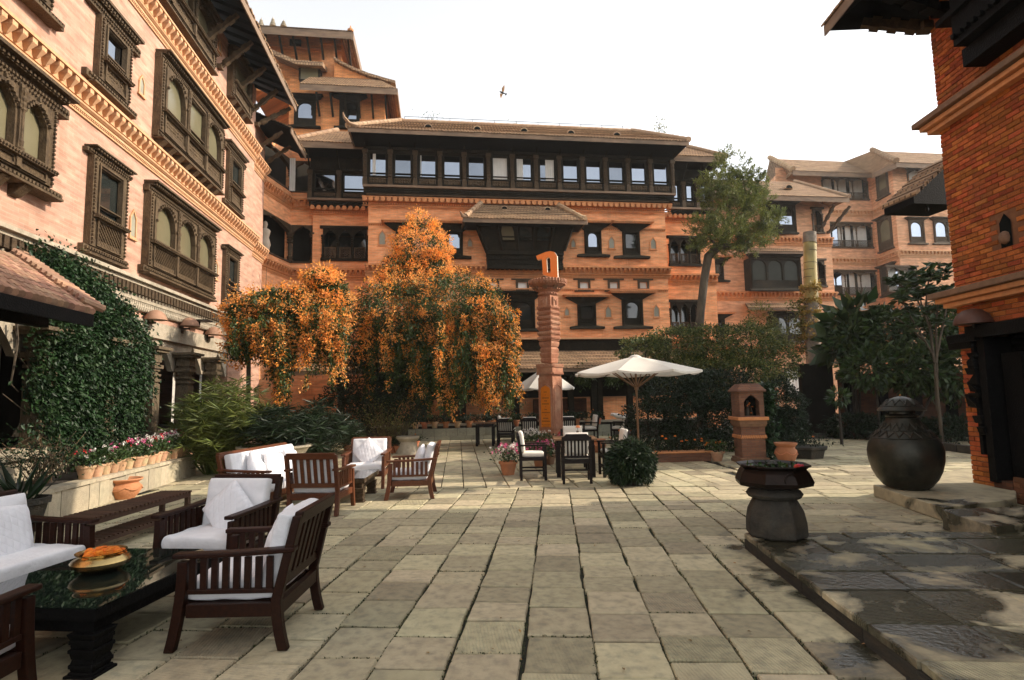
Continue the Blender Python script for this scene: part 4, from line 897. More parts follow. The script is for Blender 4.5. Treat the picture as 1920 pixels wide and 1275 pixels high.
# main roof with hips
ev = 1.55; ze = FM.at(660,238,1.55)[1]; a0 = FM.at(652,240,ev)[0]; b0 = FM.at(1292,272,ev)[0]
tL = FM.at(752,226,-1.6); tR = FM.at(1185,248,-1.6); zt_ = (tL[1]+tR[1])/2
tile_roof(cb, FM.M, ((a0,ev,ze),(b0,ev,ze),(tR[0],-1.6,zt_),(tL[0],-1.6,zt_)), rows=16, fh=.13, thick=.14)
so = MB(FM.M); so.box(a0+.1,b0-.1,.2,ev-.06,ze-.20,ze-.17); so.build('soffit','wood_black',cb)
side = MB(FM.M); side.hexa([(a0,ev,ze-.12),(a0,-6,ze-.12),(tL[0],-3,zt_-.1),(tL[0],-1.6,zt_-.1)],[(a0,ev,ze),(a0,-6,ze),(tL[0],-3,zt_),(tL[0],-1.6,zt_)]); side.hexa([(b0,ev,ze-.12),(b0,-6,ze-.12),(tR[0],-3,zt_-.1),(tR[0],-1.6,zt_-.1)],[(b0,ev,ze),(b0,-6,ze),(tR[0],-3,zt_),(tR[0],-1.6,zt_)]); side.hexa([(a0,-6,ze),(b0,-6,ze),(b0,-6.1,ze),(a0,-6.1,ze)],[(tL[0],-3,zt_),(tR[0],-3,zt_),(tR[0],-3.1,zt_),(tL[0],-3.1,zt_)]); side.build('roof','roof_tile',cb)
ridge(cb, [(a0,ev,ze+.06),(tL[0],-1.6,zt_+.06)], M=FM.M, name='hip_ridge', r=.10); ridge(cb, [(b0,ev,ze+.06),(tR[0],-1.6,zt_+.06)], M=FM.M, name='hip_ridge', r=.10); ridge(cb, [(tL[0],-1.6,zt_+.04),(tR[0],-1.6,zt_+.04)], M=FM.M, r=.09)
k = MB(FM.M); k.tube([(a0+.35,ev-.1,ze+.08),(a0+.05,ev+.05,ze+.12),(a0-.12,ev+.15,ze+.32),(a0-.16,ev+.17,ze+.5)],[.09,.08,.05,.02],6); k.build('eave_horn','ridge_tile',cb,smooth=60)
for (u,v) in ((803,240),(895,245),(983,250),(1071,254),(1157,257)):
    s,z = FM.at(u,v+3,.6); z = ze+(zt_-ze)*(ev-.6)/(ev+1.6)-.01; k = MB(FM.M)
    pts=[]; 
    for j in range(9): an = math.pi*j/8; pts.append((s+.19*math.cos(an), z+.20*math.sin(an)))
    k.prism([(p[0],p[1]) for p in pts], .1, .6); o = k.build('roof_vent','ridge_tile',cb)
    k = MB(FM.M); pts2=[(s+.14*math.cos(math.pi*j/8), z+.15*math.sin(math.pi*j/8)) for j in range(9)]; k.prism(pts2, .601, .61); k.build('opening','dark_void',o)
# roof railing
rl = MB(FM.M); zz = zt_+.75
for i in range(11): s = tL[0]+.1+(tR[0]-tL[0]-.2)*i/10; rl.bar((s,-2.6,zt_-.2),(s,-2.6,zz),.02,.02)
for h in (0,.28): rl.bar((tL[0]+.1,-2.6,zz-h),(tR[0]-.1,-2.6,zz-h),.016,.016)
rl.build('roof_railing','iron',cb)
# string courses
cornice(cb, FM, sx0, sx1, 6.9, 'terracotta_trim', step=.26, singles=True) if False else None
cornice(cb, FM.M, sx0-.1, sx1+.12, 6.92, 'terracotta_trim', step=.2, singles=True, scale=.9)
for (z,dep) in ((6.05,.06),(8.75,.06)):
    k = MB(FM.M); k.box(sx0,sx1,0.003,dep,z,z+.05); beads(k, sx0, sx1, z-.03, 0.0, .09, .04, depth=.045); k.build('string_course','terracotta_trim',cb)
k = MB(FM.M); zc = FM.at(970,640)[1]; k.box(sx0,sx1,0.003,.22,zc-.02,zc+.05); k.box(sx0,sx1,0.003,.12,zc-.42,zc-.02); k.build('string_course','wood_dark',cb); k = MB(FM.M); k.box(sx0,sx1,.0,.35,zc+.052,zc+.10); k.build('string_course','trim_pale',cb)
# second-floor windows
cwin(cb, FM, FM.rect(1095,432,1127,477), 'glass_sky', 'round', lint=.42, lh=.26)
cwin(cb, FM, FM.rect(1166,434,1199,480), 'glass_dark', None, lint=.48, lh=.28, sill=.42)
cwin(cb, FM, FM.rect(836,434,868,480), 'glass_sky', None, lint=.45, lh=.28)
cwin(cb, FM, FM.rect(742,434,772,480), 'glass_dark', None, lint=.45, lh=.30)
for (u,v0,v1,w) in ((717,431,460,.30),(881,446,464,.24),(1074.5,447,465,.24),(1146,442,467,.30),(1224,444,468,.30),(1062.5,575,593,.24),(1140,572,596,.30),(1230,570,595,.30)):
    s,z1 = FM.at(u,v0); _,z0 = FM.at(u,v1); niche(cb, FM.M, s, z0, z1, w, 'terracotta_trim')
# first-floor windows
cwin(cb, FM, FM.rect(926,562,1003,616), 'glass_dark', 'round', lint=.35, lh=.22, lights=2, cap='wood_dark')
cwin(cb, FM, FM.rect(1082,570,1117,611), 'glass_dark', None, lint=.52, lh=.26, sill=.35)
cwin(cb, FM, FM.rect(1165,562,1205,611), 'glass_dark', 'round', lint=.48, lh=.24, sill=.40)
# projecting bay (tilted timber oriel) with its own little roof
oz0 = FM.at(990,470,.5)[1]; oz1 = FM.at(990,412,.95)[1]
bl0,bl1 = FM.at(912,470,.5)[0], FM.at(1058,470,.5)[0]; bt0,bt1 = FM.at(892,412,.95)[0], FM.at(1078,412,.95)[0]
ob = MB(FM.M); ob.hexa([(bl0,0,oz0),(bl1,0,oz0),(bl1,.5,oz0),(bl0,.5,oz0)],[(bt0,0,oz1),(bt1,0,oz1),(bt1,.9,oz1),(bt0,.9,oz1)])
zz0 = FM.at(990,505,.3)[1]
for i,(f0,f1,e) in enumerate(((0,.22,.42),(.24,.5,.34),(.52,.76,.40),(.78,1.0,.50))):
    a = zz0+(oz0-zz0)*f0; b = zz0+(oz0-zz0)*f1; ob.box(bl0+.05-.15*(e-.3), bl1-.05+.15*(e-.3), 0, e, a, b)
beads(ob, bl0, bl1, zz0+(oz0-zz0)*.3, .34, .12, .06); beads(ob, bl0, bl1, zz0+(oz0-zz0)*.62, .40, .12, .06)
bay = ob.build('bay_window','wood_dark',cb)
nb = 5
for i in range(nb+1):
    f = i/nb; p = MB(FM.M); p.bar((bl0+(bl1-bl0)*f,.53,oz0),(bt0+(bt1-bt0)*f,.93,oz1),.09,.09); p.build('bay_post','wood_dark',bay)
for i in range(1,4):
    f0 = (i+.16)/nb; f1 = (i+.84)/nb; sh_ = MB(FM.M); pn = MB(FM.M)
    def bp(f, h, n_): return (bl0+(bl1-bl0)*f+((bt0+(bt1-bt0)*f)-(bl0+(bl1-bl0)*f))*h, .5+.4*h+n_, oz0+(oz1-oz0)*h)
    K = 10
    for j in range(K):
        xa=-1+2*j/K; xb=-1+2*(j+1)/K; fa=f0+(f1-f0)*(xa+1)/2; fb=f0+(f1-f0)*(xb+1)/2; ha=.62+.26*arch_curve(xa,1,'round'); hb=.62+.26*arch_curve(xb,1,'round')
        pn.quad(bp(fa,.34,.012),bp(fb,.34,.012),bp(fb,hb,.012),bp(fa,ha,.012))
        sh_.hexa([bp(fa,ha,.012),bp(fb,hb,.012),bp(fb,hb,.06),bp(fa,ha,.06)],[bp(fa,ha+.06,.012),bp(fb,hb+.06,.012),bp(fb,hb+.06,.06),bp(fa,ha+.06,.06)])
    for h in (.30,.42): sh_.hexa([bp(f0,h,.01),bp(f1,h,.01),bp(f1,h,.07),bp(f0,h,.07)],[bp(f0,h+.035,.01),bp(f1,h+.035,.01),bp(f1,h+.035,.07),bp(f0,h+.035,.07)])
    sh_.build('bay_sash','wood_dark',bay); pn.build('pane','glass_olive' if i == 1 else 'glass_dark',bay,recalc=False)
be = 1.45; bz = FM.at(985,410,be)[1]; r0 = FM.at(868,412,be)[0]; r1 = FM.at(1101,408,be)[0]; tz = FM.at(985,384,.1)[1]
q0 = FM.at(905,384,.1)[0]; q1 = FM.at(1040,384,.1)[0]
tile_roof(cb, FM.M, ((r0,be,bz),(r1,be,bz),(q1,.1,tz),(q0,.1,tz)), rows=9, fh=.14, thick=.1, name='bay_roof')
k = MB(FM.M); k.box(r0+.1,r1-.1,.2,be-.06,bz-.14,bz-.12); k.build('soffit','wood_black',cb)
k = MB(FM.M); k.hexa([(r0,be,bz-.1),(r0,0,bz-.1),(q0,0,tz-.1),(q0,.1,tz-.1)],[(r0,be,bz),(r0,0,bz),(q0,0,tz),(q0,.1,tz)]); k.hexa([(r1,be,bz-.1),(r1,0,bz-.1),(q1,0,tz-.1),(q1,.1,tz-.1)],[(r1,be,bz),(r1,0,bz),(q1,0,tz),(q1,.1,tz)]); k.build('bay_roof','roof_tile',cb)
ridge(cb, [(r0+.1,be-.05,bz+.06),(q0,.15,tz+.08)], M=FM.M, name='hip_ridge'); ridge(cb, [(r1-.1,be-.05,bz+.06),(q1,.15,tz+.08)], M=FM.M, name='hip_ridge')
k = MB(FM.M); k.tube([(r0+.2,be-.1,bz+.04),(r0-.02,be+.04,bz+.05),(r0-.12,be+.1,bz+.22)],[.09,.07,.02],6); k.build('eave_horn','ridge_tile',cb)
for (u,v) in ((946,389),(1027,391)):
    s,z = FM.at(u,v+2,.6); z = bz+(tz-bz)*(be-.6)/(be-.1)-.01; k = MB(FM.M); k.prism([(s+.16*math.cos(math.pi*j/8), z+.17*math.sin(math.pi*j/8)) for j in range(9)], .1, .6); o = k.build('roof_vent','ridge_tile',cb); k = MB(FM.M); k.prism([(s+.12*math.cos(math.pi*j/8), z+.13*math.sin(math.pi*j/8)) for j in range(9)], .601, .61); k.build('opening','dark_void',o)
# arcade along the ground floor
az = FM.at(1000,690,1.7)[1]; at_ = FM.at(1000,657,.02)[1]; g0 = sx0-2.6; g1 = sx1+.6
tile_roof(cb, FM.M, ((g0,1.7,az),(g1,1.7,az),(g1,.02,at_),(g0,.02,at_)), rows=11, fh=.12, thick=.08, name='arcade_roof')
for u in (795,868,915,968,1070,1113,1124,1180,640,720):
    s = FM.at(u,740,1.3)[0]; k = MB(FM.M); k.box(s-.11,s+.11,1.19,1.41,.55,az-.1); k.box(s-.2,s+.2,1.1,1.5,az-.32,az-.1); k.box(s-.15,s+.15,1.15,1.45,.55,.75); k.build('arcade_post','wood_dark',cb)
k = MB(FM.M); k.box(g0,g1,-.02,1.6,0,.52); k.build('plinth','stone_dark',cb); k = MB(FM.M); k.box(g0,g1,1.5,1.75,.522,.60); k.build('plinth_ledge','stone_trim',cb)
k = MB(FM.M); k.box(sx0+.1,sx1-.1,.003,.03,1.5,az); k.build('arcade_shade_sheet','interior',cb)  # thin dark sheet over the brick, arcade shade put into its colour
for (u0,u1) in ((830,866),(1000,1100)):
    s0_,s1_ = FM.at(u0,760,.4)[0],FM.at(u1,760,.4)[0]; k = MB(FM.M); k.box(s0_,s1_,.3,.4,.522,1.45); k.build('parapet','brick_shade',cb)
# left wing of the block with gallery and open loggia
wl_ = thing('brick_corner_wing', 'recessed orange brick corner wing with curved loggias beside the hotel block', 'building', (-5.5, 27, 0), world_parts=True)
w0 = FWg.at(586,450)[0]; w1 = FWg.at(700,450)[0]
rB = FWg.rect(606,428,688,486)
sh = wall_sheet(FWg.M, w0, w1, 0, 9.75, [rB], .3); sh.M = FWg.M; sh.quad((w0,0,0),(w0,-5,0),(w0,-5,9.75),(w0,0,9.75)); sh.build('wall','brick_orange',wl_,recalc=False)
balcony(wl_, FWg, rB, 3, glass='glass_dark', rail=.5)
gallery(wl_, FWg, (581,690), 300, 357, 0.25, 2, 'glass_sky', {}, zt=11.35, zb=10.15, eave=.7)
tile_cornice(wl_, FWg, w0-.1, w1, 9.78, n=.05)
cornice(wl_, FWg.M, w0-.1, w1, 6.98, 'terracotta_trim', step=.2, scale=.9)
e0 = FWg.at(546,262,1.2); e1 = FWg.at(665,268,1.2); p0_ = FWg.at(632,246,-.6)
zz = (e0[1]+e1[1])/2
tile_roof(wl_, FWg.M, ((e0[0],1.2,zz),(e1[0]+.6,1.2,zz),(e1[0]+.6,-.6,p0_[1]),(p0_[0]-.4,-.6,p0_[1])), rows=9, fh=.22, thick=.12)
k = MB(FWg.M); k.box(e0[0]+.1,e1[0]+.5,.0,1.14,zz-.24,zz-.21); k.build('soffit','wood_black',wl_)
ridge(wl_, [(e0[0]+.05,1.15,zz+.06),(p0_[0],-.6,p0_[1]+.06)], M=FWg.M, name='hip_ridge')
# curved loggia between the wings: a slanting and a straight face
C1 = oy(478,430,22.2); C2 = oy(545,430,24.75); C3 = oy(590,430,24.75)
for i,(A,Bp) in enumerate(((C1,C2),(C2,C3))):
    Fc = Face((A.x,A.y),(Bp.x,Bp.y)); Ln = Fc.len
    ops = [(0.02,Ln-.02,7.45,9.05),(0.02,Ln-.02,10.55,11.9),(.02,Ln-.02,4.3,5.9)]
    s_ = wall_sheet(Fc.M, 0, Ln, 0, 12.6, ops, .25); s_.build('wall','brick_orange',wl_,recalc=False)
    for z in (7.0,10.05,3.95): cornice(wl_, Fc.M, 0, Ln, z, 'terracotta_trim', step=.2, scale=.85)
    for (a,b,z0,z1) in ops:
        hd = MB(Fc.M); arch_panel(hd, a, b, z1-.4, z1, a+.05, b-.05, z1-.42, z1-.36, z1-.06, -.15, .02, 'cusp', 14); hd.box(0,Ln,-.12,.05,z0-.06,z0); hd.build('arch_head','wood_mid',wl_)
        ps = MB(Fc.M); turned_post(ps, Ln-.03 if i == 0 else Ln-.05, .0, z0, z1-.35, .10, 10); ps.build('pillar','wood_mid',wl_,smooth=40)
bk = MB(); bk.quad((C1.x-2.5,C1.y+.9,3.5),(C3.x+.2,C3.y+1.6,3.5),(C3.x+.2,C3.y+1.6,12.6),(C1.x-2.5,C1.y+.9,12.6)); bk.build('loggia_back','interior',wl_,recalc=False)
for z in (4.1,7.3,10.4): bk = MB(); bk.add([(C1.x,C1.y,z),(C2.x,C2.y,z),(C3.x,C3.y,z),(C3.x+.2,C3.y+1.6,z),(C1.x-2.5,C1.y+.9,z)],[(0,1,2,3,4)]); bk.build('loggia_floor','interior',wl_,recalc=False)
# statue and pale blind seen inside the loggia
stt = thing('statue', 'pale stone torso statue standing in the loggia between the wings', 'statue', (oy(496,480,23.6).x, 23.6, 7.31))
k = MB(); k.lathe([(.20,0),(.22,.12),(.17,.3),(.20,.45),(.23,.55),(.19,.72),(.15,.84),(.19,1.0),(.22,1.12),(.15,1.2),(.06,1.24),(.08,1.32),(.10,1.4),(.07,1.5),(.01,1.54)],14,sx=1,sy=.7); k.build('torso','plaster',stt,smooth=60)
k = MB(); k.box(-.25,.25,-.25,.25,-.0,.02); k.build('base','plaster',stt)
cu_ = MB(); c = oy(548,320,24.4)
for j in range(6): cu_.quad((c.x-.12+.04*j,24.45+.03*(j%2),10.45),(c.x-.08+.04*j,24.45+.03*((j+1)%2),10.45),(c.x-.08+.04*j,24.45+.03*((j+1)%2),11.9),(c.x-.12+.04*j,24.45+.03*(j%2),11.9))
cu_.build('curtain','curtain',wl_,recalc=False)
# right wing of the block
wr_ = thing('brick_side_wing', 'recessed orange brick side wing with timber gallery behind the crooked tree', 'building', (11.5, 27, 0), world_parts=True)
v0 = FWg.at(1240,450)[0]; v1 = FWg.at(1338,450)[0]
rb1 = FWg.rect(1254,446,1312,496); rb2 = FWg.rect(1256,566,1312,622)
sh = wall_sheet(FWg.M, v0, v1, 0, 9.75, [rb1,rb2], .3); sh.M = FWg.M; sh.quad((v1,0,0),(v1,-8,0),(v1,-8,9.75),(v1,0,9.75)); sh.build('wall','brick_orange',wr_,recalc=False)
balcony(wr_, FWg, rb1, 3, glass='glass_dark', rail=.5); balcony(wr_, FWg, rb2, 3, glass='glass_dark', rail=.45)
gallery(wr_, FWg, (1255,1334), 320, 378, .25, 3, 'glass_sky', {}, zt=11.35, zb=10.15, eave=.7)
tile_cornice(wr_, FWg, v0, v1+.1, 9.78, n=.05); cornice(wr_, FWg.M, v0, v1+.05, 6.9, 'terracotta_trim', step=.2, scale=.9); cornice(wr_, FWg.M, v0, v1+.05, 3.9, 'terracotta_trim', step=.2, scale=.8)
e1 = FWg.at(1360,294,1.2); zz = e1[1]; tp = FWg.at(1290,277,-.8)
tile_roof(wr_, FWg.M, ((v0,1.2,zz),(e1[0],1.2,zz),(tp[0],-.8,tp[1]),(v0,-.8,tp[1])), rows=9, fh=.22, thick=.12)
k = MB(FWg.M); k.box(v0,e1[0]-.1,.0,1.14,zz-.24,zz-.21); k.build('soffit','wood_black',wr_)
ridge(wr_, [(e1[0],1.2,zz+.05),(tp[0],-.8,tp[1]+.05)], M=FWg.M, name='hip_ridge')
k = MB(FWg.M); k.hexa([(e1[0],1.2,zz-.12),(e1[0],-6,zz-.12),(tp[0],-4,tp[1]-.1),(tp[0],-.8,tp[1]-.1)],[(e1[0],1.2,zz),(e1[0],-6,zz),(tp[0],-4,tp[1]),(tp[0],-.8,tp[1])]); k.build('roof','roof_tile',wr_)
# ------------------------------------------------------------------ pagoda-roofed tower behind the left wing
YT = 28.0; FT = Face((-30,YT),(30,YT))
tw = thing('pagoda_tower', 'orange brick tower with stacked flaring tiled roofs and three finials', 'building', (-8, 31, 0), world_parts=True)
s0 = FT.at(542,200)[0]; s1 = FT.at(722,200)[0]; zl = FT.at(620,165)[1]; zb = 8.0
sm_ = FT.at(603,200)[0]
k = MB(FT.M); k.box(s0,s1,-5,0,zb,zl+.5); k.box(sm_,s1,0.0,.10,zb,zl+.4); k.build('wall','brick_tower',tw)
cwin(tw, FT, FT.rect(553,188,592,237), 'glass_sky', 'round', lint=.25, lh=.1, sill=.25, cap='wood_dark')
cwin(tw, FT, FT.rect(638,190,675,241), 'glass_sky', 'round', lint=.25, lh=.1, sill=.25, cap='wood_dark', n=.10)
# middle roof tier
ev = 1.25; a = FT.at(562,156,ev)[0]; b = FT.at(741,165,ev)[0]; ze = FT.at(650,160,ev)[1]; tz = FT.at(650,118,-.4)[1]
zt2 = FT.at(650,146,.1)[1]
tile_roof(tw, FT.M, ((a,ev,ze),(b,ev,ze),(b-.9,.1,zt2),(a+.3,.1,zt2)), rows=7, fh=.28, thick=.12)
# flaring side slope running down to the right eave, brick gable under it
pu = [(627,113),(640,121),(660,131),(690,143),(720,152),(742,158)]
P = [FT.at(u,v,.1) for u,v in pu]; pz = FT.at(627,155,.1)[1]
g = MB(FT.M); poly = [(p[0],p[1]-.06) for p in P[:5]]+[(P[4][0],pz),(P[0][0],pz)]; g.prism(poly, -.3, .1); g.build('gable','brick_tower',tw)
r_ = MB(FT.M)
for i in range(5):
    A,Bp = P[i],P[i+1]; r_.hexa([(A[0],-4.2,A[1]-.08),(Bp[0],-4.2,Bp[1]-.08),(Bp[0],.35,Bp[1]-.08),(A[0],.35,A[1]-.08)],[(A[0],-4.2,A[1]+.06),(Bp[0],-4.2,Bp[1]+.06),(Bp[0],.35,Bp[1]+.06),(A[0],.35,A[1]+.06)])
r_.build('roof','roof_tile',tw)
# right-hand eave seen edge on, dropping toward the back
k = MB(FT.M); bz = FT.at(748,224,-4.5)
k.hexa([(b,ev,ze-.34),(b+.12,ev,ze-.34),(b+.12,-5,ze-.34),(b,-5,ze-.34)],[(b,ev,ze-.02),(b+.12,ev,ze-.02),(b+.12,-5,ze-.02),(b,-5,ze-.02)]); k.build('fascia','fascia',tw)
k = MB(FT.M); k.hexa([(b-.9,.1,zt2-.1),(b,ev,ze-.1),(b,-5,ze-.1),(b-.9,-4.2,zt2-.1)],[(b-.9,.1,zt2),(b,ev,ze),(b,-5,ze),(b-.9,-4.2,zt2)]); k.build('roof','roof_tile',tw)
for i in range(6):
    s = a+.7+(b-a-1.2)*i/5; m = MB(FT.M); m.bar((s,.14,ze-1.05),(s,.95,ze-.25),.09,.12); m.build('strut','wood_dark',tw)
# upper body and its roof
ua = FT.at(470,110,-.6)[0]; ub = FT.at(640,110,-.6)[0]; uz = FT.at(560,66,-.6)[1]
k = MB(FT.M); k.box(ua,ub,-4.5,-.6,zl,uz); k.build('wall','brick_tower',tw)
bx = FT.at(604,110,-.5)[0], FT.at(628,110,-.5)[0]; k = MB(FT.M); zz = FT.at(615,90,-.5)[1]; k.box(bx[0],bx[1],-.6,-.25,zl,zz); k.box(bx[0]-.08,bx[1]+.08,-.6,-.17,zz,zz+.14); k.box(ua,ub,-.6,-.45,zz-.12,zz-.04); k.build('pier','terracotta_trim',tw)
r = FT.rect(544,75,565,88,-.6); k = MB(FT.M @ Matrix.Translation((0,-.58,0))); ring(k,r[0],r[1],r[2],r[3],.06,0,.08); o = k.build('window','wood_dark',tw); k = MB(FT.M @ Matrix.Translation((0,-.58,0))); k.quad((r[0],.0,r[2]),(r[1],.0,r[2]),(r[1],.0,r[3]),(r[0],.0,r[3])); k.build('pane','glass_dark',o,recalc=False)
ev2 = .75; a2 = FT.at(482,48,ev2)[0]; b2 = FT.at(659,57,ev2)[0]; z2 = FT.at(570,53,ev2)[1]
tile_roof(tw, FT.M, ((a2-2,ev2,z2),(b2,ev2,z2),(b2-1.6,-2,z2+1.3),(a2-2,-2,z2+1.3)), rows=7, fh=.34, thick=.14)
k = MB(FT.M); k.hexa([(b2,ev2,z2-.14),(b2,-5.5,z2-.14),(b2-1.6,-4,z2+1.2),(b2-1.6,-2,z2+1.2)],[(b2,ev2,z2),(b2,-5.5,z2),(b2-1.6,-4,z2+1.3),(b2-1.6,-2,z2+1.3)]); k.build('roof','roof_tile',tw)
k = MB(FT.M); k.hexa([(b2,ev2,z2-.46),(b2+.1,ev2,z2-.46),(b2+.1,-5.5,z2-.46),(b2,-5.5,z2-.46)],[(b2,ev2,z2-.03),(b2+.1,ev2,z2-.03),(b2+.1,-5.5,z2-.03),(b2,-5.5,z2-.03)]); k.build('fascia','fascia',tw)
k = MB(FT.M); k.lathe([(.14,0),(.16,.08),(.06,.16),(.02,.3)],8,(b2-.05,ev2-.05,z2+.02)); k.build('corner_tile','terracotta_trim',tw)
for i in range(7):
    s = a2+.3+(b2-a2-.5)*i/6; m = MB(FT.M); m.bar((s,-.5,z2-1.1),(s,.5,z2-.3),.09,.12); m.build('strut','wood_dark',tw)
for (u,v0,v1) in ((490,33,50),(512,31,49),(532,37,50)):
    s,zt = FT.at(u,v0,.2); _,z_ = FT.at(u,v1,.2); h = zt-z_; m = MB(FT.M)
    m.lathe([(.14,0),(.16,.1*h),(.09,.2*h),(.13,.3*h),(.07,.4*h),(.10,.5*h),(.05,.6*h),(.08,.68*h),(.03,.8*h),(.01,h)],10,(s,.2,z_)); m.build('finial','stone_trim',tw,smooth=50)
# small lower roof of the tower toward the left building
c0 = FT.at(508,92,.9); c1 = FT.at(555,112,.9); c2 = FT.at(605,116,.9)
m = MB(FT.M)
for (p,q) in ((c0,c1),(c1,c2)): m.hexa([(p[0],.9,p[1]-.22),(q[0],.9,q[1]-.22),(q[0],-.6,q[1]+.25),(p[0],-.6,p[1]+.25)],[(p[0],.9,p[1]),(q[0],.9,q[1]),(q[0],-.6,q[1]+.5),(p[0],-.6,p[1]+.5)])
m.build('roof','roof_tile',tw)
m = MB(FT.M); s_a = FT.at(560,140,.3)[0]; s_b = FT.at(600,140,.3)[0]; m.box(s_a,s_b,-.6,.3,FT.at(580,150,.3)[1],FT.at(580,126,.3)[1]); m.build('glazed_box','wood_dark',tw); m = MB(FT.M); m.quad((s_a+.1,.31,FT.at(580,149,.3)[1]),(s_b-.1,.31,FT.at(580,149,.3)[1]),(s_b-.1,.31,FT.at(580,128,.3)[1]),(s_a+.1,.31,FT.at(580,128,.3)[1])); m.build('pane','glass_olive',tw,recalc=False)
# ------------------------------------------------------------------ buildings behind the trees on the right
YR = 31.0; FR = Face((-20,YR),(60,YR))
mb_ = thing('brick_house', 'brick house with green-black bay windows and a low tiled roof behind the trees', 'building', (19, 34, 0), world_parts=True)
q0 = FR.at(1338,450)[0]; q1 = FR.at(1548,450)[0]; ztop = FR.at(1450,372)[1]
rc1 = FR.rect(1522,392,1543,436); rc2 = FR.rect(1524,488,1548,536); rc3 = FR.rect(1526,592,1552,636)
sh = wall_sheet(FR.M, q0, q1+.35, 0, ztop, [rc1,rc2,rc3], .4); sh.M = FR.M; sh.quad((q1+.35,0,0),(q1+.35,-8,0),(q1+.35,-8,ztop),(q1+.35,0,ztop)); sh.build('wall','brick_far',mb_,recalc=False)
for r in (rc1,rc2,rc3): balcony(mb_, FR, r, 1, wood='wood_mid', rail=.45, glass='brick_far', void=.5)
for v in (449,552,652): z = FR.at(1450,v)[1]; cornice(mb_, FR.M, q0, q1+.4, z, 'terracotta_trim', step=.24, singles=True)
cwin(mb_, FR, FR.rect(1424,384,1492,436,.15), 'glass_sky', ('round'), lint=.2, lh=.14, sill=.1, lights=2, n=.15, wood='wood_dark', cap='wood_dark')
# hanging bay with three arches
def bay(B, Fc, r, n, lights, glass='glass_olive'):
    s0,s1,z0,z1 = r; m = MB(Fc.M); m.box(s0,s1,0,n-.002,z0,z1); m.build('bay_body','wood_dark',B); 
    return cwin(B, Fc, r, glass, 'round', lint=.08, lh=.12, sill=.08, lights=lights, n=n, cap='wood_dark')
r = FR.rect(1404,484,1502,542,.6); bay(mb_, FR, r, .6, 3, 'glass_dim')
e = FR.at(1404,470,1.1)[1]; a_ = FR.at(1398,470,1.1)[0]; b_ = FR.at(1507,470,1.1)[0]
tile_roof(mb_, FR.M, ((a_,1.1,e),(b_,1.1,e),(b_-.4,.05,e+.45),(a_+.4,.05,e+.45)), rows=5, fh=.1, thick=.08, name='bay_roof')
r = FR.rect(1444,592,1510,640,.4); bay(mb_, FR, r, .4, 2, 'glass_dark')
e = FR.at(1408,576,1.0)[1]; tile_roof(mb_, FR.M, ((a_,1.0,e),(b_+.2,1.0,e),(b_-.2,.05,e+.4),(a_+.4,.05,e+.4)), rows=5, fh=.1, thick=.08, name='bay_roof')
e = FR.at(1460,366,1.5)[1]; a_ = q0-1; b_ = FR.at(1592,366,1.5)[0]; tt = FR.at(1420,339,-2.5)
tile_roof(mb_, FR.M, ((a_,1.5,e),(b_,1.5,e),(FR.at(1490,341,-2.5)[0],-2.5,tt[1]),(a_,-2.5,tt[1])), rows=12, fh=.24, thick=.14)
ridge(mb_, [(b_,1.5,e+.06),(FR.at(1490,341,-2.5)[0],-2.5,tt[1]+.06)], M=FR.M, name='hip_ridge')
k = MB(FR.M); k.hexa([(b_,1.5,e-.14),(b_,-6,e-.14),(b_-2,-6,e+.6),(b_-2,-2.5,e+.6)],[(b_,1.5,e),(b_,-6,e),(FR.at(1490,341,-2.5)[0],-6,tt[1]),(FR.at(1490,341,-2.5)[0],-2.5,tt[1])]); k.build('roof','roof_tile',mb_)
m = MB(FR.M); strut(m,(q1+.2,.05,e-1.7),(q1+.9,1.1,e-.4),.16); m.build('strut','wood_mid',mb_); m = MB(FR.M); strut(m,(q1-.3,.05,e-1.5),(q1-.2,1.2,e-.4),.16); m.build('strut','wood_mid',mb_)
s,z = FR.at(1478,354,.2); k = MB(FR.M); k.prism([(s+.28*math.cos(math.pi*j/8), z+.28*math.sin(math.pi*j/8)) for j in range(9)], -.5, .3); o = k.build('roof_vent','ridge_tile',mb_); k = MB(FR.M); k.prism([(s+.2*math.cos(math.pi*j/8), z+.2*math.sin(math.pi*j/8)) for j in range(9)], .301, .31); k.build('opening','dark_void',o)
cwin(mb_, FR, FR.rect(1333,492,1356,525), 'glass_dark', None, lint=.5, lh=.25); cwin(mb_, FR, FR.rect(1333,598,1358,622), 'glass_dark', None, lint=.5, lh=.25)
gw = FR.rect(1470,690,1518,742); k = MB(FR.M); ring(k, gw[0],gw[1],gw[2],gw[3],.1,0,.1); o = k.build('window','wood_dark',mb_); k = MB(FR.M); 
for j in range(14): k.quad((gw[0]+(gw[1]-gw[0])*j/14,.02+.02*(j%2),gw[2]),(gw[0]+(gw[1]-gw[0])*(j+1)/14,.02+.02*((j+1)%2),gw[2]),(gw[0]+(gw[1]-gw[0])*(j+1)/14,.02+.02*((j+1)%2),gw[3]),(gw[0]+(gw[1]-gw[0])*j/14,.02+.02*(j%2),gw[3]))
k.build('curtain','curtain',o,recalc=False)
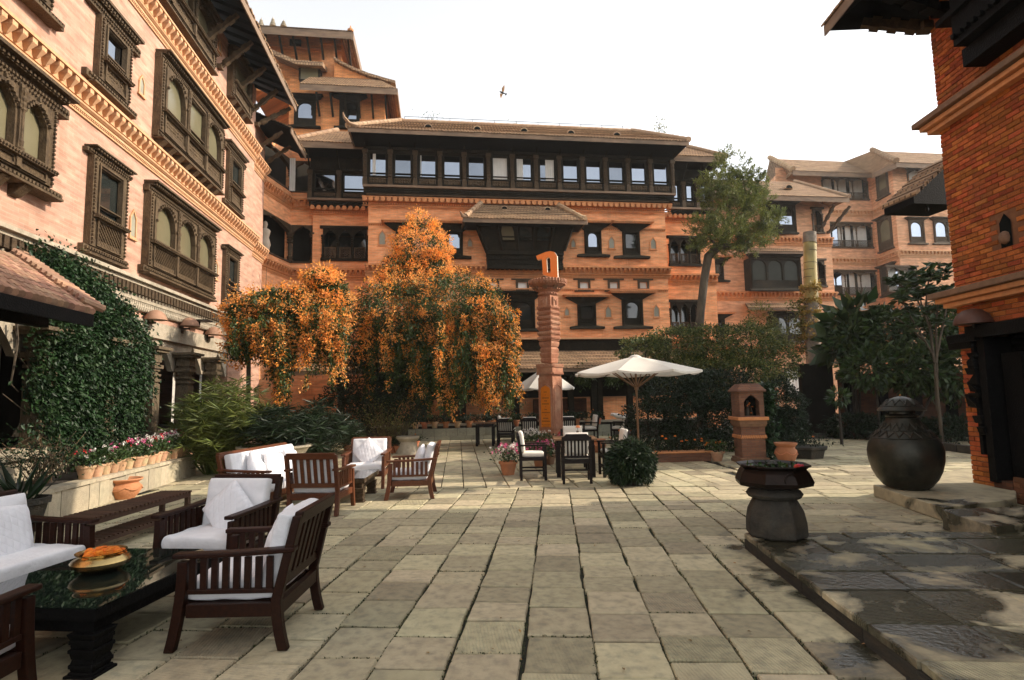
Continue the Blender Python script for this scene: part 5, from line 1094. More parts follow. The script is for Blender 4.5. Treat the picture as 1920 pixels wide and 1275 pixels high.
# far block with stepped front
YF = 40.0; FF = Face((-20,YF),(80,YF)); YF2 = 37.4; FF2 = Face((-20,YF2),(80,YF2))
fb_ = thing('far_brick_block', 'hazy four-storey brick block with arched white-curtained windows beyond the garden', 'building', (32, 44, 0), world_parts=True)
f0 = FF.at(1462,450)[0]; f1 = FF.at(1636,450)[0]; f2 = FF2.at(1684,450)[0]; f3 = f2+12; zf = FF.at(1560,318)[1]; zf2 = FF2.at(1740,312)[1]
rows = [FF.rect(1540,331,1628,374), FF.rect(1546,418,1636,464), FF.rect(1554,508,1644,552), FF.rect(1558,600,1650,645)]
f1 = max(f1, max(r[1] for r in rows)+.25)
A3 = (f1,YF); B3 = (f2,YF2)
sh = wall_sheet(FF.M, f0, f1-FF.A.x*0, 0, zf, rows, .4)
sh = wall_sheet(FF.M, f0, f1, 0, zf, rows, .4); sh.build('wall','brick_far',fb_,recalc=False)
for i,r in enumerate(rows): balcony(fb_, FF, r, 3, wood='wood_mid', rail=.55, glass='glass_sky', curtain=[(0.02,.13),(.36,.46),(.52,.64),(.70,.98)] if i != 0 else [(.0,.3),(.36,.62),(.7,.98)], void=.5)
FX = Face((FF.A.x+f1, YF), (FF2.A.x+f2, YF2))
sh = MB(FX.M); sh.quad((0,0,0),(FX.len,0,0),(FX.len,0,zf),(0,0,zf)); sh.build('wall','brick_far',fb_,recalc=False)
for (u0,va,u1,vb) in ((1644,326,1668,362),(1647,416,1676,462),(1652,505,1682,548)): cwin(fb_, FX, FX.rect(u0,va,u1,vb), 'glass_olive', 'round', lint=.15, lh=.1, sill=.15, wood='wood_mid', cap='wood_mid')
sh = MB(FF2.M); sh.quad((f2,0,0),(f3,0,0),(f3,0,zf2),(f2,0,zf2)); sh.build('wall','brick_far',fb_,recalc=False)
for (u0,va,u1,vb) in ((1702,414,1733,456),(1748,414,1779,456)): cwin(fb_, FF2, FF2.rect(u0,va,u1,vb), 'glass_sky', 'round', lint=.2, lh=.12, sill=.2, wood='wood_mid', cap='wood_mid')
balcony(fb_, FF2, FF2.rect(1662,500,1722,545,.6), 2, wood='wood_mid', rail=.5, glass='glass_sky', curtain=[(.05,.45),(.55,.9)], n=.6, void=.5); balcony(fb_, FF2, FF2.rect(1700,318,1760,352), 2, wood='wood_mid', rail=0, glass='glass_sky', curtain=[(.05,.9)], void=.02)
for v in (398,488,580): 
    z = FF.at(1600,v)[1]
    cornice(fb_, FF.M, f0, f1, z, 'trim_pale', step=.3, singles=False); cornice(fb_, FX.M, 0, FX.len, z, 'trim_pale', step=.3, singles=False); cornice(fb_, FF2.M, f2, f3, z, 'trim_pale', step=.3, singles=False)
e = FF.at(1560,322,1.3)[1]; t_ = FF.at(1560,302,-1.5)[1]
xa = FF.at(1486,318,1.3)[0]; xb = FF.at(1634,324,1.3)[0]
tile_roof(fb_, FF.M, ((xa,1.3,e),(xb,1.3,e),(xb,-1.5,t_),(xa,-1.5,t_)), rows=8, fh=.3, thick=.15)
xl = FF.at(1440,340,-4)[0]
k = MB(FF.M); k.hexa([(xa,1.3,e-.2),(xl,-5,e-.2),(xl+1,-6,t_-.1),(xa,-1.5,t_-.1)],[(xa,1.3,e),(xl,-5,e),(xl+1,-6,t_),(xa,-1.5,t_)]); k.build('roof','roof_tile',fb_)
k = MB(FF.M); k.hexa([(xa,0,0),(xa+.01,0,0),(xl,-5,0),(xl-.01,-5,0)],[(xa,0,zf),(xa+.01,0,zf),(xl,-5,zf),(xl-.01,-5,zf)]); k.build('wall','brick_far',fb_)
ridge(fb_, [(xa,1.3,e+.1),(xa,-1.5,t_+.1)], M=FF.M, name='hip_ridge', r=.2)
e2 = FF2.at(1740,306,1.3)[1]; t2 = FF2.at(1740,287,-1.2)[1]; ya = FF2.at(1680,300,1.3)[0]
tile_roof(fb_, FF2.M, ((ya,1.3,e2),(f3,1.3,e2),(f3,-1.2,t2),(ya+.3,-1.2,t2)), rows=8, fh=.3, thick=.15)
def RP(Fc,s,n,z): return Fc.M @ Vector((s,n,z))
k = MB(); P1 = RP(FF,xb,1.3,e); P2 = RP(FF2,ya,1.3,e2); P3 = RP(FF2,ya+.3,-1.2,t2); P4 = RP(FF,xb,-1.5,t_); dz = Vector((0,0,.2)); k.hexa([P1-dz,P2-dz,P3-dz,P4-dz],[P1,P2,P3,P4]); k.build('roof','roof_tile',fb_)
k = MB(); k.hexa([P1-dz*2.2,P2-dz*2.2,P2-dz*2.2+Vector((0,.06,0)),P1-dz*2.2+Vector((0,.06,0))],[P1-dz*.1,P2-dz*.1,P2-dz*.1+Vector((0,.06,0)),P1-dz*.1+Vector((0,.06,0))]); k.build('fascia','fascia',fb_)
ridge(fb_, [P2+Vector((0,0,.1)),P3+Vector((0,0,.1))], name='hip_ridge', r=.2)
k = MB(FF.M); c = FF.at(1645,296,-2)[0]; k.box(c-.8,c+.8,-4,-2,e-.5,FF.at(1645,287,-2)[1]); k.build('roof_box','stone_trim',fb_)
# garden colonnade: brick wall panels between dark posts
gw_ = thing('brick_garden_wall', 'dark brick garden wall panels between timber posts behind the big bronze jar', 'wall', (16, 20, 0), world_parts=True)
YGW = 19.5; FG = Face((-10,YGW),(50,YGW))
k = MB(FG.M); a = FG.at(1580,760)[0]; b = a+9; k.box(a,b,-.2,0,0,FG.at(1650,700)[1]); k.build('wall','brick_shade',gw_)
for u in (1592,1652,1715,1780,1840): s = FG.at(u,760)[0]; k = MB(FG.M); k.box(s-.16,s+.16,-.1,.2,0,2.9); k.build('post','wood_black',gw_)
k = MB(FG.M); k.box(a-.3,b,-.9,.5,2.9,3.05); k.build('beam','wood_black',gw_)
k = MB(FG.M); k.box(a-1.3,a,-.6,-.4,0,2.6); k.build('dark_gap_sheet','interior',gw_)  # added dark sheet standing in for the shaded gap beside the wall
# ------------------------------------------------------------------ near tower on the right: real bricks
RA = math.radians(9.6); rd = Vector((math.sin(RA),math.cos(RA),0)); rn = Vector((-math.cos(RA),math.sin(RA),0)); RC = Vector((8.0,7.79,0))
FRt = Face((RC.x,RC.y),(RC.x-rd.x,RC.y-rd.y))        # s grows toward the camera from the far corner
nt_ = thing('brick_gatehouse', 'deep orange brick gatehouse with ledges and a dark carved doorway', 'building', tuple(RC), world_parts=True)
D0 = FRt.at(1844,700)[0]; zd = FRt.at(1880,607)[1]
HT = 10.6
core = MB(FRt.M)
core.box(0.012, D0, -6, -.012, 0, HT); core.box(D0, 9, -6, -.5, 0, zd); core.box(D0, 9, -6, -.012, zd, HT); core.box(9,14,-6,-.012,0,HT)
core.build('core', 'mortar', nt_)
bh = .072; bl = .225; g = .011
bm_ = MB(); bm_.box(-.5,.5,-1,0,0,1); 
bv = MB(); w = .5; bv.add([(-w,-1,0),(w,-1,0),(w,-1,1),(-w,-1,1),(-w,-.12,0),(w,-.12,0),(w,-.12,1),(-w,-.12,1),(-w+.012,0,.05),(w-.012,0,.05),(w-.012,0,.95),(-w+.012,0,.95)],
    [(0,1,2,3),(0,4,5,1),(1,5,6,2),(2,6,7,3),(3,7,4,0),(4,8,9,5),(5,9,10,6),(6,10,11,7),(7,11,8,4),(8,11,10,9)])
bme = bv.mesh('brick','brick_piece'); cand = []
r_ = 0; z = 0.0
nich = FRt.rect(1872,404,1900,459)
while z < 9.2:
    s = -(bl/2 if r_ % 2 else 0)
    while s < 3.4:
        a = max(s,0.0); b = s+bl
        if b-a > .05 and not (a > D0-.02 and z < zd) and not (nich[0]-.1 < (a+b)/2 < nich[1]+.1 and nich[2]-.06 < z < nich[3]+.02):
            if a < D0 < b and z < zd: b = D0
            c = FRt.M @ Vector(((a+b)/2,0,z+bh/2)); u,v,zz = pj(c)
            cand.append((1/zz, (a+b)/2, b-a, z, -40 < u < 1990 and -40 < v < 1300))
        s += bl
    z += bh; r_ += 1
cand.sort(key=lambda q: (-q[4], -q[0])); M3 = FRt.M.to_3x3().to_4x4(); joined = MB(); jr = []
for i,(_,sc_,w,z,vis_) in enumerate(cand):
    T = Matrix.Translation(FRt.M @ Vector((sc_, RNG.normal(0,.0025), z+g/2))) @ M3 @ Matrix.Diagonal((w-g, .06, bh-g, 1))
    if i < 300: link('brick', bme, nt_, T)
    else: o = len(joined.v); joined.v += [T @ v for v in bv.v]; joined.f += [tuple(k+o for k in f) for f in bv.f]; jr += [RNG.uniform()]*len(bv.f)
me = joined.mesh('brickwork','brick_piece'); at = me.attributes.new('rnd','FLOAT','FACE'); at.data.foreach_set('value', jr); tag(link('brickwork', me, nt_), kind='stuff')
# ledges
def ledge(z, out=.26, name='ledge'):
    for (o_,za,zb,m) in ((out,.16,.25,'trim_dark'),(out*.72,.08,.155,'terracotta_trim'),(out*.45,0,.075,'terracotta_trim')):
        k = MB(FRt.M)
        k.box(-o_,9,-3,o_,z+za,z+zb); k.build(name, m, nt_, bevel=.012)
zl2 = FRt.at(1790,553)[1]; zl1 = FRt.at(1765,222)[1]
ledge(zl2-.2); ledge(zl1-.2)
# niche: pointed hole with a carved head inside
k = MB(FRt.M); s0_,s1_,z0_,z1_ = nich; k.add([(s0_,.004,z0_),(s1_,.004,z0_),(s1_,.004,z1_-.12),((s0_+s1_)/2,.004,z1_),(s0_,.004,z1_-.12)],[(0,1,2,3,4)]); k.build('niche','dark_void',nt_,recalc=False)
k = MB(FRt.M); k.lathe([(.02,0),(.06,.03),(.075,.09),(.06,.15),(.02,.18)],10,(s1_-.10,.02,z0_+.04)); k.build('niche_lamp','trim_dark',nt_,smooth=60)
# dark doorway: carved timber surround, shutter, low brick sill
k = MB(FRt.M); k.box(D0+.02,5,-.45,-.40,0,zd); k.build('door_void','dark_void',nt_)
k = MB(FRt.M); k.box(D0-.10,5,.0,.14,zd-.16,zd+.02); k.box(D0-.42,D0+.1,.0,.16,zd-.20,zd-.15); k.build('door_lintel','wood_black',nt_)
k = MB(FRt.M); k.box(D0+.03,D0+.16,-.3,.08,0.25,zd-.16); k.box(D0+.22,D0+.55,-.25,-.1,0.25,zd-.4); k.build('door_jamb','wood_black',nt_)
sl = MB(FRt.M)
for j in range(24): sl.box(D0+.2,5,-.32,-.28,.5+j*.085,.5+j*.085+.035)
sl.build('louvre','wood_black',nt_)['kind'] = 'stuff'
sb = MB(FRt.M); zs_ = FRt.at(1900,897)[1]; sb.box(D0+.32,5,-.2,-.01,0,zs_); sb.build('sill_core','mortar',nt_)
bd = bv.mesh('brick','brick_dark_piece'); z = 0; r_ = 0
while z < zs_-.03:
    s = D0+.33-(bl/2 if r_%2 else 0)
    while s < D0+1.7:
        a = max(s,D0+.33); w = s+bl-a
        if w > .05: link('sill_brick', bd, nt_, Matrix.Translation(FRt.M @ Vector((a+w/2,.003,z+g/2))) @ M3 @ Matrix.Diagonal((w-g,.05,bh-g,1)))
        s += bl
    z += bh; r_ += 1
k = MB(FRt.M); k.box(D0+.02,D0+.31,-.2,.02,0,.28); k.build('door_base','brick_shade',nt_)
# carved timber ornament fixed to the wall beside the door (hung with silhouettes)
od = thing('carved_wall_ornament', 'black carved timber ornament of stacked figures on the gatehouse brick', 'carving', tuple(FRt.M @ Vector((FRt.at(1833,740)[0],.05,.9))), world_parts=True)
def op(u,v): return FRt.at(u,v,.06)
k = MB(FRt.M); a = op(1833,700); b = op(1848,850); cx = op(1836,760)[0]
k.box(cx-.03,cx+.03,.02,.08,op(1845,852)[1],op(1826,650)[1]); k.build('stem','wood_black',od)
for (u0,v0,u1,v1,sk) in ((1776,630,1822,652,0),(1812,662,1836,670,0),(1812,672,1832,700,.05),(1808,690,1834,702,0),(1812,708,1838,722,.10),(1814,722,1836,736,-.06),(1814,737,1842,745,0),(1809,748,1838,766,-.08),(1823,779,1846,794,0),(1832,800,1850,816,0)):
    uc = (u0+u1)/2+5; uw = (u1-u0)*(.36 if u0 > 1790 else .5); a = op(uc-uw,v0); b = op(uc+uw,v1); k = MB(FRt.M); k.hexa([(a[0],.02,b[1]-sk*.3),(b[0],.02,b[1]),(b[0],.10,b[1]),(a[0],.10,b[1]-sk*.3)],[(a[0]-.01,.02,a[1]-sk),(b[0]+.01,.02,a[1]+sk),(b[0]+.01,.13,a[1]+sk),(a[0]-.01,.13,a[1]-sk)]); k.build('carved_block','wood_black',od,bevel=.012)
# copper dome lamp above the door
lp = FRt.M @ Vector((FRt.at(1846,607)[0],.16,FRt.at(1846,607)[1])); t = thing('wall_lamp','dull copper dome lamp over the gatehouse doorway','lamp',tuple(lp)); k = MB(); k.lathe([(.24,0),(.235,.04),(.20,.13),(.12,.20),(.03,.225)],18); k.build('shade','copper_dull',t,smooth=50); k = MB(); k.bar(Vector((0,0,-.02)),-rn*.18+Vector((0,0,-.02)),.05,.05); k.build('bracket','iron',t)
# timber window box, upper eave and corner struts
k = MB(FRt.M); z0_ = FRt.at(1862,100)[1]; s0_ = FRt.at(1846,60)[0]; k.box(s0_,5,-.05,.45,z0_+.18,HT); k.box(s0_-.06,5,-.05,.30,z0_-.10,z0_+.16); k.box(s0_-.22,5,-.05,.52,z0_+.62,z0_+.70); beads(k, s0_, 4, z0_+.3, .45, .12, .06); k.build('timber_window','wood_black',nt_)
ee = 1.55; eb_ = FRt.at(1545,50,0)
k = MB(FRt.M); ez2 = zl1+2.35
cor = ray(1542,42); 
# hip corner of the eave: beyond the far corner, out from the wall
pe = None
zc_ = pj(RC)[2]
def eave_at(z):
    d = ray(1545,46); return CAM + d*((z-EYE)/d.z)
EZ = 7.9
E0 = eave_at(EZ); q = E0-RC; es = q.dot(-rd); en = q.dot(rn)

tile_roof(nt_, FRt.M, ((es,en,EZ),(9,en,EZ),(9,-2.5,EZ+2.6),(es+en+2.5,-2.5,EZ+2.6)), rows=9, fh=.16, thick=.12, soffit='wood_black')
k = MB(FRt.M); k.hexa([(es,en,EZ-.12),(es,-6,EZ-.12),(es+en+2.5,-2.8,EZ+2.4),(es+en+2.5,-2.5,EZ+2.4)],[(es,en,EZ),(es,-6,EZ),(es+en+2.5,-2.8,EZ+2.6),(es+en+2.5,-2.5,EZ+2.6)]); k.build('roof','wood_black',nt_)
m = MB(FRt.M); sA = FRt.at(1742,48,.05); strut(m,(0.0,.05,sA[1]),(es*.62,en*.62,EZ-.12),.16); m.build('strut','wood_mid',nt_)
m = MB(FRt.M); sB = FRt.at(1768,20,.05); strut(m,(sB[0],.05,sB[1]),(sB[0]+.2,en*.8,EZ-.15),.18); m.build('strut','wood_black',nt_)
# low eave jutting from the far side
E1 = oy(1692,374,9.3); E2 = oy(1770,300,9.3); q1_ = E1
m = MB(); zE1 = E1.z; X2 = E2.x+.5
for i in range(8):
    f0=i/8; f1=(i+1)/8+.03; a = E1.lerp(E2,f0); b = E1.lerp(E2,f1); m.hexa([(a.x,9.0,a.z-.03),(b.x,9.0,b.z-.03),(b.x,9.8,b.z-.03),(a.x,9.8,a.z-.03)],[(a.x,9.0,a.z+.05),(b.x,9.0,b.z+.02),(b.x,9.8,b.z+.02),(a.x,9.8,a.z+.05)])
m.build('side_roof','roof_tile',nt_)
m = MB(); m.hexa([(E1.x,9.05,E1.z-.16),(E2.x,9.05,E1.z-.16),(E2.x,9.75,E1.z-.16),(E1.x,9.75,E1.z-.16)],[(E1.x,9.05,E1.z-.04),(E2.x,9.05,E2.z-.04),(E2.x,9.75,E2.z-.04),(E1.x,9.75,E1.z-.04)]); m.build('side_soffit','wood_black',nt_)
m = MB(); m.lathe([(.01,0),(.03,.03),(.028,.07),(.01,.1),(.004,.14)],8,(E1.x+.3,9.1,E1.z-.30)); m.build('wind_bell','iron',nt_)
# unseen wing added behind the gatehouse to shade the garden
ew = thing('unseen_shade_wing','unseen brick wing added to shade the garden','building',(24,15,0),world_parts=True)
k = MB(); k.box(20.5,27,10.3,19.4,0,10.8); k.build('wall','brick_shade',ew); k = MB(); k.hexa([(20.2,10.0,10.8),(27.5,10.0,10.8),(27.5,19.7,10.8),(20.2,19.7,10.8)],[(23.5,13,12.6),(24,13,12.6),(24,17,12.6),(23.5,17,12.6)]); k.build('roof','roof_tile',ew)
# ------------------------------------------------------------------ furniture
def cushion_mesh(name, w, d, h, mat, puff=0.35, seed=0, n=14, wr=0.006, square=5.0):
    """soft box cushion: superellipsoid-like with sagging, wrinkled cloth"""
    r = np.random.default_rng(seed); V = []; Fq = []
    idx = {}
    def P(a, b, side):
        # a,b in -1..1 ; side +1 top, -1 bottom
        ea = 1-abs(a)**square; eb = 1-abs(b)**square
        t = max(ea,0)**puff*max(eb,0)**puff
        x = a*w/2*(1-0.02*(1-t)); y = b*d/2*(1-0.02*(1-t))
        return (x, y, side*h/2*t)
    bm = bmesh.new(); g = {}
    for side in (1,-1):
        for i in range(n+1):
            for j in range(n+1):
                a = -math.cos(math.pi*i/n); b = -math.cos(math.pi*j/n); edge = i in (0,n) or j in (0,n)
                key = (i,j,0 if edge else side)
                if key not in g:
                    x,y,z = P(a,b,side)
                    if not edge: z += side*wr*(math.sin(9*a+seed)*math.sin(7*b+2*seed)+.7*math.sin(15*b*a+seed)+r.normal(0,.5)); 
                    g[key] = bm.verts.new((x,y,z))
    for side in (1,-1):
        for i in range(n):
            for j in range(n):
                k = lambda a,b: g[(a,b,0 if (a in (0,n) or b in (0,n)) else side)]
                f = [k(i,j),k(i+1,j),k(i+1,j+1),k(i,j+1)]
                if len(set(f)) == 4:
                    try: bm.faces.new(f)
                    except ValueError: pass
    bmesh.ops.recalc_face_normals(bm, faces=bm.faces); me = bpy.data.meshes.new(name); bm.to_mesh(me); bm.free()
    me.polygons.foreach_set('use_smooth', [True]*len(me.polygons)); me.materials.append(MATS[mat]); return me
def subsurf(o, l=1):
    m = o.modifiers.new('sub','SUBSURF'); m.levels = l; m.render_levels = l; return o
def sabre(mb, x, y0, y1, ztop, w=.055, curve=.07, d=.065):
    k = 7; rings = []
    for i in range(k+1):
        f0 = i/k; o0 = curve*(1-f0)**2; a = y0+(y1-y0)*f0+(o0 if y0 >= 0 else -o0); z = ztop*f0
        rings.append([(x-w/2,a-d/2,z),(x+w/2,a-d/2,z),(x+w/2,a+d/2,z),(x-w/2,a+d/2,z)])
    mb.loft(rings)
SLATS = {}
def armchair(label, loc, rz, wood='teak', W=.74, group=None, name='armchair', seats=1, sofa=False):
    t = thing(name, label, 'sofa' if sofa else 'armchair', loc, rz, group)
    D = .66; hw = W/2-.03; za = .585; zs = .27
    for sx in (-1,1):
        m = MB(); sabre(m, sx*hw, .31, .31, za-.02); m.build('leg', wood, t, bevel=.006)
        m = MB(); sabre(m, sx*hw, -.30, -.30, zs+.06, curve=.05); 
        m.hexa([(sx*hw-.027,-.335,zs+.05),(sx*hw+.027,-.335,zs+.05),(sx*hw+.027,-.27,zs+.05),(sx*hw-.027,-.27,zs+.05)],[(sx*hw-.027,-.455,.84),(sx*hw+.027,-.455,.84),(sx*hw+.027,-.40,.84),(sx*hw-.027,-.40,.84)])
        m.build('leg', wood, t, bevel=.006)
        m = MB(); ys = np.linspace(-.42,.37,7); 
        lift = lambda y: .03*(1-((y+.42)/.79))**2
        m.loft([[(sx*hw-.042,y,za+lift(y)),(sx*hw+.042,y,za+lift(y)),(sx*hw+.042,y,za+.032+lift(y)),(sx*hw-.042,y,za+.032+lift(y))] for y in ys])
        m.build('armrest', wood, t, bevel=.008)
        m = MB(); m.box(sx*hw-.02,sx*hw+.02,-.28,.28,zs-.06,zs+.025); m.box(sx*hw-.016,sx*hw+.016,-.28,.28,zs+.085,zs+.115); m.build('side_rail', wood, t, bevel=.004)
        key = 'arm'+wood
        if key not in SLATS: s_ = MB(); s_.box(-.011,.011,-.021,.021,0,za-zs-.115); SLATS[key] = s_.mesh('arm_slat', wood)
        for i in range(8): link('arm_slat', SLATS[key], t, Matrix.Translation((sx*hw, -.25+.5*i/7*1.0, zs+.115)))
    m = MB(); m.box(-hw+.02,hw-.02,.285,.335,zs-.06,zs+.03); m.build('front_rail', wood, t, bevel=.004)
    m = MB(); m.box(-hw+.02,hw-.02,-.33,-.285,zs-.06,zs+.03); m.build('back_rail', wood, t, bevel=.004)
    m = MB(); m.box(-hw+.02,hw-.02,-.25,.29,zs+.0,zs+.02); m.build('seat_board', wood, t)
    yb = lambda z: -.30-.125*(z-.33)/.51
    m = MB(); m.hexa([(-hw-.0,yb(.775)-.03,.775),(hw,yb(.775)-.03,.775),(hw,yb(.775)+.022,.775),(-hw,yb(.775)+.022,.775)],[(-hw,yb(.86)-.035,.865),(hw,yb(.86)-.035,.865),(hw,yb(.86)+.022,.865),(-hw,yb(.86)+.022,.865)]); m.build('top_rail', wood, t, bevel=.008)
    m = MB(); m.bar((-hw+.02,yb(.41),.41),(hw-.02,yb(.41),.41),.03,.06); m.build('lower_back_rail', wood, t, bevel=.004)
    key = 'back'+wood
    if key not in SLATS: s_ = MB(); s_.hexa([(-.024,yb(.43)-.009,.43),(.024,yb(.43)-.009,.43),(.024,yb(.43)+.009,.43),(-.024,yb(.43)+.009,.43)],[(-.024,yb(.78)-.009,.785),(.024,yb(.78)-.009,.785),(.024,yb(.78)+.009,.785),(-.024,yb(.78)+.009,.785)]); SLATS[key] = s_.mesh('back_slat', wood)
    nb = max(6, int((W-.12)/.098))
    for i in range(nb): link('back_slat', SLATS[key], t, Matrix.Translation((-hw+.06+(2*hw-.12)*(i+.5)/nb, 0, 0)))
    cw = (W-.12)/seats; sd = int(abs(loc[0]*100+loc[1]*37))
    for i in range(seats):
        cx = -W/2+.06+cw*(i+.5)
        me = cushion_mesh('seat_cushion', cw+.005, .60, .145, 'fabric', .16, sd+i, 16, .006, 8)
        o = link('seat_cushion', me, t, Matrix.Translation((cx,.035,zs+.09))); subsurf(o)
        me = cushion_mesh('back_cushion', cw, .50, .13, 'fabric', .18, sd+7+i, 16, .006, 8)
        o = link('back_cushion', me, t, Matrix.Translation((cx,-.268,.60)) @ Matrix.Rotation(math.radians(103),4,'X')); subsurf(o)
    return t
def pillow(label, base, local, rot, size=.40, seed=1, tilt=108, name='pillow', spin=45, quilt=True):
    """quilted throw pillow leaning on a chair; base = chair object, local position"""
    me = cushion_mesh('pillow', size, size, .15, 'fabric_quilt', .42, seed, 18, .0025 if quilt else .004, 3.2)
    o = bpy.data.objects.new('pillow', me); COL.objects.link(o)
    M = Matrix.Translation(base.location) @ Matrix.Rotation(base.rotation_euler.z,4,'Z') @ Matrix.Translation(local) @ Matrix.Rotation(math.radians(rot),4,'Z') @ Matrix.Rotation(math.radians(tilt),4,'X') @ Matrix.Rotation(math.radians(spin),4,'Z')
    o.matrix_world = M; tag(o, label, 'pillow'); subsurf(o); return o
R = math.radians
LG = 'teak lounge armchairs'
A1 = armchair('dark teak armchair seen side-on beside the glass-topped carved table', (-1.30,4.40,0), R(83), 'teak', .76, LG)
A2 = armchair('teak armchair with a quilted diamond pillow at the far end of the glass table', (-2.02,5.72,0), R(164), 'teak', .76, LG)
A6 = armchair('teak armchair with only its arm showing, at the near end of the glass table', (-2.60,3.25,0), R(-6), 'teak', .76, LG)
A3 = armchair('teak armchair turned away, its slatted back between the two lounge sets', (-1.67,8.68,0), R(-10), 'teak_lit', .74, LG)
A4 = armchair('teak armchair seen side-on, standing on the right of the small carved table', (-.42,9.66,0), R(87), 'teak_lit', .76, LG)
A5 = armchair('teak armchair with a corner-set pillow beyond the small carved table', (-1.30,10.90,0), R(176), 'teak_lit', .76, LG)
S1 = armchair('white-cushioned teak sofa beside the glass-topped carved table', (-3.50,4.62,0), R(-105), 'teak', 1.9, None, 'sofa', 2, True)
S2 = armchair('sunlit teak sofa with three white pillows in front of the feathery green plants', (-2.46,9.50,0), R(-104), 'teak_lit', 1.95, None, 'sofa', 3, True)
pillow('white quilted diamond pillow on the armchair beyond the glass table', A2, (-.03,-.10,.58), 0, seed=3, size=.40)
pillow('white pillow leaning inside the dark side-on armchair by the glass table', A1, (.10,-.12,.56), 12, seed=5, spin=30, size=.42)
pillow('white pillow standing on its corner on the armchair beyond the small carved table', A5, (.0,-.10,.60), 0, seed=6, size=.42)
pillow('white pillow leaning in the side-on armchair right of the small carved table', A4, (.10,-.10,.57), 8, seed=8, spin=20, size=.42)
for i,(x,sp) in enumerate(((-.55,8),(-.02,10),(.50,40))): pillow(('plump white pillow at the near end of the sunlit sofa','middle white pillow on the sunlit sofa','white pillow tipped on its corner at the far end of the sunlit sofa')[2-i], S2, (x,-.10,.57), (6,-4,10)[i], seed=11+i, spin=sp, size=.44)
pillow('white quilted pillow against the back of the sofa by the glass table', S1, (-.55,-.10,.57), 4, seed=17, spin=6, size=.46)
# carved coffee tables
def coffee(label, loc, rz, w, d, h, glass, small=False):
    t = thing('coffee_table', label, 'table', loc, rz); m = MB(); e = .11
    m.box(-w/2,w/2,-d/2,-d/2+e,h-.07,h); m.box(-w/2,w/2,d/2-e,d/2,h-.07,h); m.box(-w/2,-w/2+e,-d/2+e,d/2-e,h-.07,h); m.box(w/2-e,w/2,-d/2+e,d/2-e,h-.07,h); m.box(-w/2+.05,w/2-.05,-d/2+.05,d/2-.05,h-.15,h-.072); m.build('table_frame','wood_black' if not small else 'wood_mid',t,bevel=.006)
    m = MB(); lattice(m, -w/2+e, w/2-e, -d/2+e, d/2-e, 0, .11, .03, .02)
    m2 = MB(); 
    for v in m.v: v.y, v.z = v.z, v.y+h-.05
    m.build('lattice_panel','wood_dark',t)
    m = MB(); m.box(-w/2-.005,w/2+.005,-d/2-.005,d/2+.005,h+.001,h+.009); m.build('glass_top','table_glass',t)
    for sx in (-1,1):
        for sy in (-1,1):
            m = MB(); c = (sx*(w/2-.10),sy*(d/2-.10)); q = .9 if small else 1.0; hh = h-.15
            for (r0,z0,r1,z1) in ((.095,0,.095,.07),(.082,.07,.078,.13),(.070,.13,.074,.2),(.080,.2,.080,.3),(.074,.3,.068,.4),(.070,.4,.078,.55),(.084,.55,.084,.64),(.072,.64,.076,.75),(.082,.75,.082,.85),(.078,.85,.092,1.0)):
                r0*=q; r1*=q; m.hexa([(c[0]-r0,c[1]-r0,z0*hh),(c[0]+r0,c[1]-r0,z0*hh),(c[0]+r0,c[1]+r0,z0*hh),(c[0]-r0,c[1]+r0,z0*hh)],[(c[0]-r1,c[1]-r1,z1*hh),(c[0]+r1,c[1]-r1,z1*hh),(c[0]+r1,c[1]+r1,z1*hh),(c[0]-r1,c[1]+r1,z1*hh)])
            m.build('carved_leg','wood_black' if not small else 'wood_mid',t,bevel=.005)
    return t
g_m = mk('table_glass', (0.01,0.02,0.015), None, 2, 0.02, spec=0.8)
_b = g_m.node_tree.nodes['Principled BSDF']; _b.inputs['Transmission Weight'].default_value = 0.12; _b.inputs['IOR'].default_value = 1.5; _b.inputs['Base Color'].default_value = (.010,.015,.012,1)
for _l in list(g_m.node_tree.links):
    if _l.to_socket == _b.inputs['Base Color']: g_m.node_tree.links.remove(_l)
coffee('large low table with glass over dark carved latticework and carved legs', (-2.365,4.50,0), R(-13), 1.06, 1.28, .40, True)
coffee('small carved table with glass top between the rear armchairs', (-1.38,9.72,0), R(-6), .62, 1.05, .37, True, True)
# brass bowl of marigolds
bw = thing('brass_bowl','wide brass bowl heaped with orange marigold heads on the glass table','bowl',(-2.40,4.56,.409))
m = MB(); m.lathe([(.07,0),(.12,.012),(.175,.05),(.185,.075),(.17,.095),(.135,.115),(.13,.125),(.15,.135),(.158,.138),(.155,.132),(.128,.118),(.16,.09),(.17,.07),(.12,.03),(.0,.025)],36,caps=False); m.build('bowl_body','brass',bw,smooth=40)
def pompon(mb, c, r):
    for ring_,zz in ((1.0,.0),(.85,.35),(.55,.65)):
        for j in range(9):
            a = 2*math.pi*(j+RNG.uniform(0,.4))/9; p = (c[0]+r*ring_*.7*math.cos(a), c[1]+r*ring_*.7*math.sin(a), c[2]+r*zz); mb.lathe([(r*.32,0),(r*.3,r*.12),(r*.1,r*.22)],5,p)
mf = MB(); pompon(mf,(0,0,0),.033); mme = mf.mesh('marigold','flower_marigold',60)
for i in range(34): a = RNG.uniform(0,6.28); rr = .125*math.sqrt(RNG.uniform()); link('marigold', mme, bw, Matrix.Translation((rr*math.cos(a),rr*math.sin(a),.10+.02*RNG.uniform()+.02*(1-rr/.125))) @ Matrix.Rotation(RNG.uniform(0,6),4,'Z') @ Matrix.Rotation(RNG.normal(0,.3),4,'X'))
